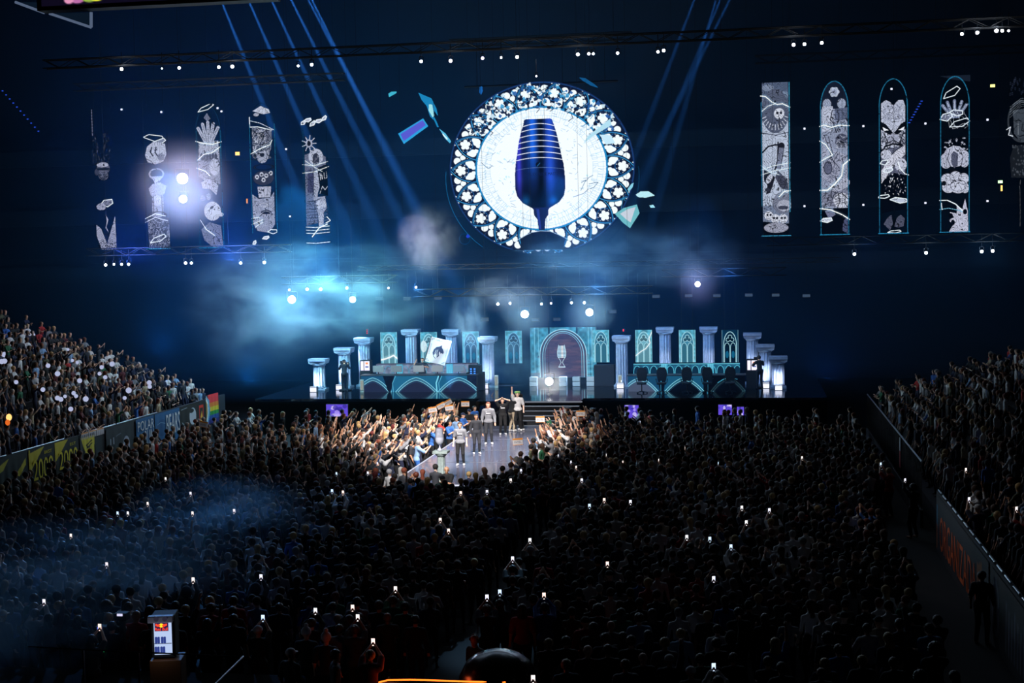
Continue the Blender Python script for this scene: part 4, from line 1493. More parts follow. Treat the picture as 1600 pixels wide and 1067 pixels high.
def b_hand(cv, h, s, bolt, frame, r, body, br):
    cv.line(arch_pts(23, 42, 3, 46), 1.2, (16, 70, 120))
    s(20, 6, 15, 4, -0.3)
    cv.poly([(16, 22), (22, 14), (28, 24), (22, 28)], (120, 128, 156))
    for k in range(5):
        a = math.radians(-46 + k * 23)
        tipx, tipy = 23 + 24 * math.sin(a), 60 - 30 * math.cos(a)
        cv.line([(23 + 4 * math.sin(a), 66), (tipx, tipy)], 6.0, (172, 180, 206))
        cv.line([(23 + 4 * math.sin(a), 66), (tipx, tipy)], 0.6, (60, 66, 92))
    cv.poly([(6, 62), (40, 60), (42, 100), (4, 104)], (166, 172, 196))
    cv.poly([(4, 92), (20, 82), (34, 94), (42, 90), (42, 132), (20, 130), (4, 118)], (134, 142, 170))
    for x in range(10, 36, 5):
        cv.ell(x, 84 + (x % 3), 2.4, 5, (70, 76, 100))
    h(5, 80, 41, 128, 60, col=(34, 36, 52), ln=(2, 6))
    cv.ell(32, 104, 9, 14, (176, 182, 206))
    cv.poly([(8, 128), (22, 122), (38, 134), (34, 150), (24, 140), (10, 138)], (160, 168, 194))
    cv.ell(10, 154, 5, 5, (120, 128, 156))
    cv.ell(20, 152, 4, 6, (150, 158, 184))
    cv.ell(26, 176, 15, 16, (190, 196, 216))
    cv.ell(25, 170, 3.5, 2, (16, 18, 30), rot=-0.5)
    cv.line([(18, 176), (30, 166)], 0.8, (30, 32, 46))
    cv.ell(41, 182, 5, 3.5, (190, 196, 216))
    cv.poly([(5, 206), (20, 194), (40, 200), (43, 234), (26, 236), (10, 224)], (120, 128, 160))
    bolt([(0, 60), (14, 64), (30, 66), (46, 62)], 1.5)
    bolt([(2, 92), (14, 82), (28, 80), (44, 70)], 1.4)
    bolt([(0, 104), (16, 110), (24, 118)], 1.2)
    bolt([(4, 190), (14, 206), (28, 216)], 1.2)
    frame((0.9, 1.0), top=False)


def b_ink(cv, h, s, bolt, frame, r, body, br):
    cv.line(arch_pts(23, 42, 1.5, 44), 1.2, (16, 60, 110))
    cv.poly([(8, 14), (22, 6), (36, 12), (38, 18), (26, 20)], (186, 194, 216))
    cv.ell(14, 20, 5, 3, (160, 168, 190))
    cv.line([(2, 24), (2, 40), (16, 40), (40, 46)], 1.8, (226, 238, 252))
    cv.line([(4, 30), (20, 34), (44, 46)], 1.4, (200, 216, 240))
    cv.poly([(6, 40), (40, 46), (38, 76), (30, 96), (14, 94), (6, 76)], (118, 126, 152))
    cv.ell(22, 54, 5, 5.5, (20, 22, 34))
    h(6, 42, 38, 92, 80, col=(206, 212, 230), ln=(2, 5), wd=0.8)
    h(6, 42, 38, 92, 60, col=(14, 16, 26), ln=(2, 6), wd=1.0)
    cv.ell(22, 90, 9, 10, (150, 158, 182))
    cv.ell(22, 86, 4, 3, (40, 42, 56))
    cv.ell(24, 106, 18, 5, (36, 24, 30), ring=1.0)
    cv.ell(23, 124, 18, 12, (60, 64, 88))
    for (x, y) in ((12, 122), (20, 118), (28, 120), (36, 116), (23, 127)):
        cv.ell(x, y, 3.6, 3.8, (190, 196, 216))
        cv.ell(x, y, 1.4, 1.4, (20, 22, 34))
    cv.poly([(12, 138), (36, 138), (34, 156), (14, 156)], (172, 178, 202))
    cv.poly([(3, 150), (14, 158), (34, 156), (41, 146), (41, 200), (30, 214), (8, 210), (3, 196)], (148, 156, 184))
    cv.ell(22, 168, 7, 3.5, (190, 196, 216), ring=0.8)
    cv.ell(26, 180, 9, 3.4, (40, 44, 60))
    cv.ell(26, 190, 12, 12, (168, 176, 200), ring=0.8)
    bolt([(2, 84), (18, 76), (36, 70), (40, 62)], 1.2)
    bolt([(0, 190), (14, 188)], 1.0)
    bolt([(0, 200), (20, 192)], 1.0)
    bolt([(6, 204), (20, 196)], 0.9)
    s(36, 212, 8, 4, 0.2)
    s(24, 222, 6, 3, 0.0, (190, 200, 220))
    s(4, 230, 3, 4, 0.0, (190, 200, 220))
    for x in (1.5, 44.5):
        cv.line([(x, 36), (x, 214)], 1.5, (26, 110, 150))


def b_saint(cv, h, s, bolt, frame, r, body, br):
    for (x, y, w_) in ((4, 36, 5), (12, 32, 6), (20, 38, 6), (30, 34, 6), (40, 30, 5)):
        s(x, y, w_, 3.4, r.uniform(-0.5, 0.5), (190, 198, 220))
    cv.poly([(5, 88), (20, 84), (41, 92), (41, 122), (26, 140), (24, 200), (5, 204)], (112, 120, 150))
    for k in range(9):
        a = k * 2 * math.pi / 9
        cv.line([(13, 70), (13 + 12 * math.cos(a), 70 + 13 * math.sin(a))], 2.0, (182, 190, 212))
    cv.ell(13, 70, 6, 7, (158, 166, 190))
    cv.ell(13, 70, 3, 4, (30, 32, 48))
    cv.ell(24, 92, 12.5, 13.5, (172, 180, 204))
    cv.ell(24, 96, 6, 10, (60, 64, 88))
    h(18, 88, 30, 106, 16, col=(196, 204, 224), wd=0.5)
    cv.poly([(10, 112), (20, 116), (20, 150), (8, 150)], (76, 80, 124))
    cv.poly([(20, 116), (34, 110), (36, 122), (26, 150), (24, 164), (18, 164)], (162, 170, 196))
    cv.poly([(22, 158), (38, 156), (40, 176), (34, 184), (24, 182)], (154, 162, 188))
    cv.ell(27, 170, 5, 7, (180, 188, 210))
    cv.ell(36, 170, 4, 6, (180, 188, 210))
    cv.poly([(25, 182), (35, 182), (34, 206), (26, 206)], (166, 174, 198))
    cv.line([(8, 164), (20, 164), (30, 160)], 0.9, (24, 26, 38))
    for k in range(7):
        cv.line([(6, 172 + 5 * k), (24, 171 + 5 * k)], 0.7, (40, 44, 62))
        cv.line([(34, 176 + 5 * k), (42, 175 + 5 * k)], 1.2, (112, 120, 150))
    cv.poly([(26, 110), (43, 104), (43, 156), (30, 152), (28, 130)], NB)
    cv.line([(29, 152), (34, 140), (38, 146), (43, 140)], 1.0, (200, 208, 228))
    cv.line([(30, 118), (31, 130), (32, 119), (34, 129), (35, 122)], 0.9, (205, 212, 230))
    cv.line([(37, 118), (38, 128), (42, 126), (41, 116)], 0.9, (205, 212, 230))
    h(6, 112, 22, 200, 40)
    bolt([(0, 104), (22, 106), (44, 100)], 0.9)
    bolt([(0, 118), (22, 116), (46, 108)], 0.9)
    bolt([(6, 98), (20, 108), (34, 116)], 0.8)
    for y in (206, 211, 216, 232):
        bolt([(4, y), (20, y + 1), (44, y - 1)], 1.1)
    bolt([(14, 222), (26, 208), (40, 202)], 1.8)
    bolt([(40, 190), (46, 196), (38, 200)], 1.4)
    cv.line([(3, 44), (3, 200)], 0.9, (28, 110, 150))
    cv.line([(43, 44), (43, 150)], 0.8, (16, 60, 100))


blist = [(162, b_ape, 'leftmost tall light banner, a helmeted ape face fading into black'),
         (244, b_mask, 'second tall light banner from the left, stacked mask and engraved column'),
         (327, b_hand, 'third tall light banner from the left, raised white hand and a dropper bulb'),
         (411, b_ink, 'fourth tall light banner from the left, engraved pot with a cracked top'),
         (493, b_saint, 'fifth tall light banner from the left, haloed standing figure beside brickwork'),
         (1212, b_reaper, 'fully lit square-topped light banner with skulls and a scythe arm'),
         (1304, b_statue, 'arched light banner with a bearded statue and thick lightning'),
         (1396, b_beast, 'arched light banner with a frowning white beast face'),
         (1492, b_cloud, 'arched light banner with a cloud figure and floating shards'),
         (1594, b_face, 'rightmost banner, a dim hooded face cut by the picture edge')]
for i, (px, fn, lab) in enumerate(blist):
    banner(i, px, lab, fn, 50 + i)

# ================================================================== trusses and lamps
def truss(y, z, x0, x1, lab, hgt=0.4):
    b = MB()
    for dy in (-hgt / 2, hgt / 2):
        for dz in (0, hgt):
            b.tube((x0, y + dy, z + dz), (x1, y + dy, z + dz), 0.03, n=6)
    n = int((x1 - x0) / 0.8)
    for i in range(n):
        xa, xb = x0 + i * (x1 - x0) / n, x0 + (i + 1) * (x1 - x0) / n
        for dy in (-hgt / 2, hgt / 2):
            b.tube((xa, y + dy, z + (0 if i % 2 else hgt)), (xb, y + dy, z + (hgt if i % 2 else 0)), 0.016, n=4)
    for i in range(5):
        xx = x0 + (i + 0.5) * (x1 - x0) / 5
        b.tube((xx, y, z + hgt), (xx, y, 30.0), 0.007, n=4)
    tag(b.build('lighting_truss', truss_m), lab, 'truss')


truss(66, 18.95, -34, 13, 'long dark lighting truss high above the hall')
truss(77.25, 19.2, -38, -22, 'dark lighting truss carrying the left light banners')
truss(77.25, 19.2, 0.5, 15, 'dark lighting truss carrying the right light banners')
truss(77.3, 20.75, -16, -6, 'dark lighting truss carrying the round screen')
truss(79, 8.6, -22, 5, 'dark lighting truss above the stage set screens', 0.25)
truss(76, 9.75, -37, -25, 'dark lighting truss below the left light banners')
truss(76, 9.55, 1, 14, 'dark lighting truss below the right light banners')
truss(76, 7.95, -25.5, -19, 'dark lighting truss left above the stage, in blue smoke')
truss(76, 7.15, -18, -5, 'dark lighting truss over the middle of the stage')
truss(76, 8.0, -4.5, 2, 'dark lighting truss right above the stage')

lens_w = emit('lamp_lens', (238, 242, 255), 14.0)
lens_p = emit('lamp_lens_violet', (232, 214, 255), 10.0)
ORD = ['first', 'second', 'third', 'fourth', 'fifth', 'sixth', 'seventh', 'eighth', 'ninth', 'tenth', 'eleventh', 'twelfth', 'thirteenth', 'fourteenth',
       'fifteenth', 'sixteenth', 'seventeenth', 'eighteenth', 'nineteenth', 'twentieth', 'twenty-first', 'twenty-second', 'twenty-third', 'twenty-fourth', 'twenty-fifth', 'twenty-sixth', 'twenty-seventh']
proto = {}


def lamp(px, py, Y, r, lab, group, lens=lens_w, power=0.0, color=(0.75, 0.85, 1.0)):
    p = atY(px, py, Y)
    r *= 0.62 if r < 0.15 else 0.8
    key = (round(r, 3), lens.name)
    if key not in proto:
        t = empty('stage_lamp', p)
        MB().tube((0, 0.02, 0), (0, 0.34 + r, 0.05), r * 1.12, r * 0.8, n=16).build('housing', black, t, smooth=False)
        MB().lathe([(0.001, 0), (r, 0.0), (r * 0.9, -0.03), (0.001, -0.05)], n=16).build('lens', lens, t).rotation_euler = (math.radians(-90), 0, 0)
        b = MB()
        b.path([(-r * 1.3, 0.2, 0), (-r * 1.3, 0.2, r * 1.3 + 0.15), (r * 1.3, 0.2, r * 1.3 + 0.15), (r * 1.3, 0.2, 0)], 0.02, n=5)
        b.tube((0, 0.2, r * 1.3 + 0.15), (0, 0.2, r * 1.3 + 0.75), 0.02, n=6)
        b.build('yoke', metal, t)
        proto[key] = t
    else:
        t = copy_tree(proto[key])
    t.location = Vector([float(c) for c in p])
    t.rotation_euler = (0, 0, -math.atan2(p[0] - CAM[0], p[1] - CAM[1]) * 0.9)
    tag(t, lab, 'stage lamp', group)
    if power:
        d = CAM - p
        d = d / np.linalg.norm(d)
        point('lamp glow', p + d * 0.35, power, color, 0.08)
    return t


upper = [(190, 108, .12), (253, 107, .05), (280, 106, .11), (342, 105, .11), (363, 104, .13), (466, 103, .09), (487, 101, .11), (658, 96, .11), (704, 95, .13), (754, 91, .11),
         (783, 90, .08), (808, 89, .12), (838, 119, .06), (903, 85, .12), (920, 84, .10), (927, 84, .09), (965, 83, .10), (1028, 81, .10), (1037, 79, .11), (1240, 70, .12), (1257, 69, .11),
         (1284, 67, .11), (1503, 53, .11), (1527, 51, .12), (1557, 48, .13), (1566, 48, .11), (1576, 48, .08)]
for i, (x, y, r) in enumerate(upper):
    lamp(x, y, 66, r, f'small bright white lamp on the high truss, {ORD[i]} from the left', 'lamps on the high truss', lens_p if i in (8, 9, 12, 19) else lens_w,
         power=(26 if r >= .12 else 0))
lowl = [(165, 414, .12), (178, 413, .09), (190, 413, .10), (201, 413, .11), (290, 411, .12), (299, 411, .11), (376, 411, .11), (413, 410, .12)]
for i, (x, y, r) in enumerate(lowl):
    lamp(x, y, 76, r, f'bright lamp in the row below the left light banners, {ORD[i]} from the left', 'lamps below the left banners', power=70 if i in (0, 4, 7) else 0, color=(0.45, 0.65, 1))
midl = [(452, 453, .09), (480, 452, .12), (501, 452, .12), (542, 450, .10), (607, 450, .08), (650, 449, .09)]
for i, (x, y, r) in enumerate(midl):
    lamp(x, y, 76, r, f'lamp on the smoky truss above the left columns, {ORD[i]} from the left', 'lamps above the left columns', lens_p if i > 3 else lens_w, power=60 if i in (1, 2) else 0, color=(0.3, 0.7, 1))
cenl = [(778, 475, .11), (797, 474, .10), (846, 475, .09), (861, 474, .08), (893, 473, .10), (913, 473, .10)]
for i, (x, y, r) in enumerate(cenl):
    lamp(x, y, 76, r, f'lamp on the truss over the stage arch, {ORD[i]} from the left', 'lamps over the stage arch', lens_p if i == 3 else lens_w, power=50 if i in (0, 4) else 0, color=(0.4, 0.7, 1))
rl = [(1335, 397, .12), (1447, 395, .12), (1534, 393, .12), (1551, 392, .12)]
for i, (x, y, r) in enumerate(rl):
    lamp(x, y, 76, r, f'bright lamp in the row below the right light banners, {ORD[i]} from the left', 'lamps below the right banners', power=40, color=(0.5, 0.75, 1))
BIG = [(285, 279, 74, .36, 'largest, dazzling lamp, upper one of the pair in front of the left banners', 900, (0.72, 0.70, 1.0)),
       (286, 311, 74, .26, 'dazzling lamp, lower one of the pair in front of the left banners', 420, (0.72, 0.74, 1.0)),
       (456, 468, 74.5, .26, 'dazzling white lamp in the blue smoke left of the stage', 1700, (0.45, 0.75, 1.0)),
       (551, 468, 74.5, .20, 'yellowish-white dazzling lamp above the third column', 900, (0.45, 0.95, 0.95)),
       (820, 491, 75, .25, 'dazzling white lamp just left above the stage arch', 420, (0.5, 0.8, 1.0)),
       (921, 488, 75, .24, 'dazzling white lamp just right above the stage arch', 420, (0.5, 0.8, 1.0)),
       (1090, 444, 75.5, .17, 'bright violet-white lamp alone above the right columns', 170, (0.55, 0.55, 1.0)),
       (858, 596, 74.6, .26, 'dazzling white lamp standing on the stage in front of the arch screen', 330, (1.0, 0.97, 0.92))]
for (x, y, Y, r, lab, pw, c) in BIG:
    lt = lamp(x, y, Y, r, lab, None, lens_w, power=pw, color=c)
    if y < 560:
        MB().tube((0, 0.2, 0.8), (0, 0.2, 29.9 - lt.location.z), 0.006, n=4).build('suspension_wire', truss_m, lt)
p = atY(858, 596, 74.6)
tag(MB().lathe([(0.2, 0), (0.18, 0.04), (0.03, 0.06), (0.03, p[2] - DECK - 0.35)], (p[0], p[1] + 0.1, DECK), 16).build('lamp_stand', metal), 'short black stand under the dazzling lamp at stage centre', 'lamp stand')
# the round cloudy lamp of the left wall and dim strip blinds of light hung above the stage
strip_m = emit('dim_strip', (70, 92, 120), 0.6)
for k, (x, y, yy) in enumerate([(592, 467, 1), (636, 467, 1), (684, 465, 1), (757, 499, 0), (836, 500, 0), (870, 499, 0), (957, 487, 0), (1025, 463, 1), (1076, 462, 1), (1120, 462, 1), (1170, 461, 1), (1212, 461, 1), (1260, 462, 1)]):
    p = atY(x, y, 79)
    t = empty('strip_blinder', p, f'dim grey-blue light panel hanging above the stage set, {ORD[k]} from the left', 'light panel', 'dim light panels above the stage set')
    MB().box((0, 0.05, 0), (0.44, 0.08, 0.2), tilt=0.2).build('housing', black, t)
    MB().box((0, 0, 0), (0.40, 0.03, 0.15), tilt=0.2).build('lens', strip_m, t)
    MB().tube((0, 0.1, 0.06), (0, 0.1, max(8.75 - p[2], 0.3)), 0.008, n=5).build('hanger', truss_m, t)

# hanging video cube over the hall, only its lowest corner in view
ps = [atY(58, 17, 40), atY(430, 7, 40)]
t = empty('video_cube', (ps[0][0], 40, ps[0][2]), 'lower edge of the dark hanging video cube at the top left corner', 'video screen')
L = ps[1][0] - ps[0][0]
MB().box((L / 2, 0.25, 1.0), (L, 0.5, 2.0)).build('casing', black, t)
vc = Canvas(372, 60, 0.6, bg=(14, 10, 28), alpha=1.0)
for (x, y, rx, ry, c) in [(60, 44, 16, 14, (190, 110, 170)), (46, 52, 8, 6, (230, 150, 190)), (80, 48, 14, 9, (150, 180, 70)), (92, 52, 9, 4, (230, 230, 60)), (140, 40, 30, 16, (18, 40, 96)), (200, 46, 30, 12, (20, 60, 130)), (260, 44, 34, 14, (16, 30, 70)), (330, 50, 26, 8, (40, 50, 110))]:
    vc.ell(x, y, rx, ry, c)
vc.build('screen_face', (0.15, -0.01, 1.25), (L - 0.3, 0, 0), (0, 0, -1.13), LED, t)
b = MB()
g1 = [atY(62, 16, 40), atY(128, 38, 40), atY(128, 14, 40)]
g0 = [atY(8, -2, 40), atY(54, 15, 40), atY(54, -2, 40)]
for g in (g1, g0):
    gl = [np.array(q) - ps[0] - np.array([0, 0.0, 0]) for q in g]
    b.path([gl[0] + np.array([0, 0.6, 0]), gl[1] + np.array([0, 0.6, 0]), gl[2] + np.array([0, 0.6, 0])], 0.045, n=6)
b.build('edge_bar', emit('cube_edge', (96, 112, 140), 0.7), t)
b = MB()
for g in (g1, g0):
    gl = [tuple(np.array(q) - ps[0] + np.array([0, 0.62, 0])) for q in g]
    b.prism(gl, (0, 0, 0), (0, 0.05, 0))
b.build('side_screen', emit('cube_side', (10, 22, 36), 1.0), t)

# ================================================================== smoke, haze and beams
HAZE = volume_mat('blue_tinted_haze', 0.0056, (0.10, 0.42, 1.0))  # blue light is put into the scatter colour, tinting white lamp halos
o = MB().box((AX - 2, 80, 16.0), (64, 22, 27.9)).build('haze', HAZE)
tag(o, 'thin haze tinted as if blue-lit, filling the air over and behind the stage', 'haze', kind='stuff')


def puff(px, py, Y, rx, ry, rz_, dens, lab, seed, col=(0.45, 0.76, 1.0), lo=0.42, hi=0.72, ns=1.6, rot=0.0, Z=None):  # default colour carries the blue of the stage light
    p = atY(px, py, Y) if Z is None else atZ(px, py, Z)
    m = volume_mat(f'smoke_{seed}', dens, col, ns, lo, hi, seed=seed)
    b = MB().sphere((0, 0, 0), 1.0, 20, 12)
    o = b.build('smoke', m)
    o.location = Vector([float(c) for c in p])
    o.scale = (rx, ry, rz_)
    o.rotation_euler = (0, rot, 0)
    tag(o, lab, 'smoke', kind='stuff')
    return p


puff(672, 375, 73.5, 1.9, 1.6, 2.2, 0.9, 'lilac-white smoke puff hanging left of the round screen', 1, (0.9, 0.88, 1.0))
puff(500, 455, 74, 8.8, 2.6, 3.6, 0.36, 'wide teal-blue smoke bank in front of the lamps left of the stage', 2, ns=2.6, lo=0.47, hi=0.70)
puff(940, 405, 74.5, 5.8, 2.0, 2.4, 0.32, 'blue smoke drifting below the right half of the round screen', 3, ns=2.2)
puff(1075, 400, 75, 3.4, 1.6, 2.2, 0.26, 'blue smoke wisp above the lone violet-white lamp', 4, ns=2.0)
puff(785, 455, 74.5, 2.6, 1.6, 1.3, 0.35, 'pale violet smoke wisp over the left of the arch', 5, (0.9, 0.88, 1.0))
puff(732, 500, 77.0, 1.3, 1.0, 1.9, 0.55, 'bright white smoke jet rising in front of the fifth column', 6)
puff(800, 560, 77.0, 3.0, 1.2, 2.2, 0.3, 'blue smoke drifting at the left foot of the stage arch', 7)
puff(400, 480, 73, 5.2, 2.4, 4.2, 0.18, 'faint blue smoke bank below the left light banners', 8, ns=2.0)
puff(160, 880, 0, 5.5, 2.6, 1.4, 0.34, 'dark blue smoke drifting over the crowd at the lower left', 9, ns=1.8, Z=2.2)
puff(350, 800, 0, 3.6, 2.2, 1.3, 0.30, 'dim blue smoke patch over the crowd left of centre', 10, ns=1.8, Z=2.0)
puff(20, 960, 0, 3.0, 2.0, 1.6, 0.36, 'blue smoke at the left picture edge above the crowd', 11, ns=1.8, Z=2.2)
puff(286, 292, 73.6, 3.4, 2.2, 3.2, 0.10, 'added fog ball for the violet glow round the dazzling pair of lamps', 12, (0.9, 0.9, 1.0), 0.0, 0.6, 0.8)  # fog balls round single lamps are added to give them a halo
puff(858, 596, 74.4, 1.3, 1.0, 1.2, 0.10, 'added fog ball for the glow round the dazzling lamp at stage centre', 13, (1, 1, 1), 0.0, 0.6, 0.8)
puff(1090, 444, 75.2, 1.6, 1.2, 1.6, 0.045, 'added fog ball for the violet glow round the lone violet-white lamp', 14, (0.7, 0.75, 1.0), 0.0, 0.6, 0.8)
puff(822, 490, 74.7, 1.7, 1.2, 1.5, 0.12, 'added fog ball for the blue glow round the dazzling lamp left above the arch', 15, (0.6, 0.82, 1.0), 0.0, 0.6, 0.8)
puff(921, 487, 74.7, 1.7, 1.2, 1.5, 0.12, 'added fog ball for the blue glow round the dazzling lamp right above the arch', 16, (0.6, 0.82, 1.0), 0.0, 0.6, 0.8)
bl = (0.12, 0.42, 1.0)
teal = (0.10, 0.62, 0.85)
spot('blue smoke spot', (-24, 72.0, 13.5), (-21.5, 74.0, 6.5), 6500, 95, teal, 0.7, 0.2)
spot('blue smoke spot', (-31, 72.0, 14.5), (-26.5, 73.5, 6.0), 4500, 90, (0.14, 0.40, 1.0), 0.7, 0.2)
spot('blue stage spot', (-9.5, 71.5, 13.5), (-8.5, 75.0, 6.5), 4200, 95, (0.12, 0.45, 1.0), 0.7, 0.2)
spot('blue stage spot', (-2.0, 73.0, 12.5), (-3.2, 75.5, 7.5), 900, 90, (0.12, 0.42, 1.0), 0.7, 0.2)
spot('lilac smoke spot', (-17.5, 70.0, 11.5), (-17.3, 73.5, 10.2), 2600, 48, (0.66, 0.68, 1.0), 0.7, 0.2)
spot('white jet spot', (-15.8, 74.0, 2.2), (-15.6, 77.0, 5.6), 6000, 50, (0.7, 0.86, 1.0), 0.7, 0.1)
spot('crowd blue spot', (-20.5, 50.0, 9.0), (-17.0, 37.0, 1.6), 4600, 42, (0.08, 0.36, 1.0), 0.9, 0.2)
spot('crowd blue spot', (-15.0, 53.0, 9.0), (-14.5, 43.0, 1.8), 1900, 36, (0.08, 0.36, 1.0), 0.9, 0.2)
spot('aisle spot', (-6.5, 46.0, 12.0), (-6.25, 33.0, 0.0), 5200, 9, (0.30, 0.62, 1.0), 0.8, 0.15)

# added blue lamps turned up and back into the haze, away from the crowd
for (x, y, z, tx, tz, pw, c) in [(-34, 74, 9.4, -35, 16, 5200, (0.10, 0.20, 1.0)), (-28, 74, 9.4, -29, 15, 6500, (0.10, 0.25, 1.0)), (-23, 74.5, 8.2, -24, 13, 5200, (0.08, 0.45, 1.0)),
                                 (-18, 75, 7.4, -17, 12, 1800, (0.06, 0.34, 1.0)), (-8, 75, 7.4, -7, 9, 1300, (0.06, 0.34, 1.0)), (-1, 75, 8.0, 0, 9, 600, (0.05, 0.25, 1.0)), (6, 75, 9.2, 9, 10, 90, (0.05, 0.2, 1.0)),
                                 (-28, 76, 2.4, -29, 8, 3500, (0.05, 0.55, 1.0)), (-33, 76, 4.4, -35, 8, 2000, (0.05, 0.45, 1.0)), (4, 77, 2.4, 5, 7, 500, (0.05, 0.35, 1.0)), (-11, 83, 2.4, -11, 9, 2500, (0.05, 0.50, 1.0))]:
    spot('added blue haze fill', (x, y, z), (tx, 86, tz), pw, 100, c, 1.0, 0.2)

# moving-head lamps hung above the frame; their beams show in the haze
beams = [((333, -30), (432, 215)), ((375, -30), (486, 225)), ((410, -30), (540, 250)), ((440, -30), (585, 260)), ((466, -30), (640, 300)), ((478, -20), (600, 230)),
         ((1160, -40), (1032, 215)), ((1142, -40), (1046, 190)), ((1100, -40), (1020, 170)), ((1130, -40), (1075, 150))]
for i, (a, b_) in enumerate(beams):
    p0, p1 = atY(a[0], a[1], 79.5), atY(b_[0], b_[1], 79.5)
    d = (p1 - p0) / np.linalg.norm(p1 - p0)
    src = p0 - d * 0.8
    t = empty('moving_head', src, f'black moving-head lamp just above the picture, source of the {ORD[i]} blue beam', 'stage lamp', 'moving heads with blue beams')
    MB().sphere((0, 0, 0), 0.2, 10, 8, (1, 1, 1)).build('head', black, t)
    MB().box((0, 0, 0.35), (0.5, 0.2, 0.14)).build('base', black, t)
    spot('beam', src + d * 0.3, p1, 800000 if i < 6 else 230000, 2.7, (0.30, 0.55, 1.0), 0.6, 0.05)


# ================================================================== people: one smooth surface grown over limb segments
def cone(a, b, ra, rb, reg, flat=1.0, k=0.03):
    return dict(a=np.array(a, float), b=np.array(b, float), ra=ra, rb=rb, reg=reg, flat=flat, k=k)


def sdf_eval(prims, lo, shape, res, infl=0.0, regs=None):
    d = np.full(shape, 1.0)
    reg = np.zeros(shape, np.int8)
    near = np.full(shape, 1.0)
    ax = [lo[i] + res * np.arange(shape[i]) for i in range(3)]
    for p in prims:
        if regs is not None and p['reg'] not in regs:
            continue
        R = max(p['ra'], p['rb']) + infl + 0.07
        mn, mx = np.minimum(p['a'], p['b']) - R, np.maximum(p['a'], p['b']) + R
        sl = []
        for i in range(3):
            i0 = max(int((mn[i] - lo[i]) / res), 0)
            i1 = min(int((mx[i] - lo[i]) / res) + 2, shape[i])
            sl.append(slice(i0, max(i1, i0 + 1)))
        X, Y, Z = np.meshgrid(ax[0][sl[0]], ax[1][sl[1]], ax[2][sl[2]], indexing='ij')
        ab = p['b'] - p['a']
        L = ab @ ab + 1e-9
        t = np.clip(((X - p['a'][0]) * ab[0] + (Y - p['a'][1]) * ab[1] + (Z - p['a'][2]) * ab[2]) / L, 0, 1)
        dx, dy, dz = X - p['a'][0] - t * ab[0], Y - p['a'][1] - t * ab[1], Z - p['a'][2] - t * ab[2]
        q = np.sqrt(dx * dx + (dy / p['flat']) ** 2 + dz * dz) - (p['ra'] + t * (p['rb'] - p['ra'])) - infl
        if p['flat'] < 1:
            q = q * (0.5 + 0.5 * p['flat'])
        s = tuple(sl)
        k = p['k']
        o = d[s]
        h = np.maximum(k - np.abs(o - q), 0) / k
        d[s] = np.minimum(o, q) - h * h * k * 0.25
        m = q < near[s]
        reg[s] = np.where(m, p['reg'], reg[s])
        near[s] = np.where(m, q, near[s])
    return d, reg


def surface_nets(d, lo, res):
    ins = d < 0
    nx, ny, nz = d.shape
    cnt = np.zeros((nx - 1, ny - 1, nz - 1))
    acc = np.zeros((nx - 1, ny - 1, nz - 1, 3))
    offs = [(i, j, k) for i in (0, 1) for j in (0, 1) for k in (0, 1)]
    S = lambda o: d[o[0]:nx - 1 + o[0], o[1]:ny - 1 + o[1], o[2]:nz - 1 + o[2]]
    for o in offs:
        for a in range(3):
            if o[a] == 0:
                e = list(o)
                e[a] = 1
                v0, v1 = S(o), S(e)
                m = (v0 < 0) != (v1 < 0)
                with np.errstate(divide='ignore', invalid='ignore'):
                    t = np.where(m, v0 / (v0 - v1), 0)
                cnt += m
                for c in range(3):
                    acc[..., c] += m * ((t if c == a else 0) + o[c])
    act = cnt > 0
    ids = np.full(act.shape, -1, np.int64)
    ids[act] = np.arange(act.sum())
    cell = np.argwhere(act)
    vs = (cell + acc[act] / cnt[act][:, None]) * res + np.array(lo)
    quads = []
    for a in range(3):
        b, c = (a + 1) % 3, (a + 2) % 3
        s0 = [slice(None)] * 3
        s1 = [slice(None)] * 3
        s0[a] = slice(0, -1)
        s1[a] = slice(1, None)
        m = ins[tuple(s0)] != ins[tuple(s1)]
        e = np.argwhere(m)
        e = e[(e[:, b] > 0) & (e[:, c] > 0) & (e[:, b] < d.shape[b] - 1) & (e[:, c] < d.shape[c] - 1)]
        q = []
        for (ob, oc) in ((-1, -1), (0, -1), (0, 0), (-1, 0)):
            f = e.copy()
            f[:, b] += ob
            f[:, c] += oc
            q.append(ids[f[:, 0], f[:, 1], f[:, 2]])
        q = np.stack(q, 1)
        flip = ~ins[e[:, 0], e[:, 1], e[:, 2]]
        q[flip] = q[flip][:, ::-1]
        quads.append(q)
    return vs, np.concatenate(quads), cell


SKIN, SHIRT, TROU, SHOE, HAIR = 1, 2, 3, 4, 5


def ik(sh, hand, l1, l2, hint):
    sh, hand = np.array(sh, float), np.array(hand, float)
    v = hand - sh
    L = np.linalg.norm(v)
    L2 = min(L, (l1 + l2) * 0.995)
    v /= L
    hand = sh + v * L2
    x = (l1 * l1 - l2 * l2 + L2 * L2) / (2 * L2)
    hgt = math.sqrt(max(l1 * l1 - x * x, 0))
    hint = np.array(hint, float)
    hint -= v * (hint @ v)
    hint /= np.linalg.norm(hint) + 1e-9
    return sh + v * x + hint * hgt, hand


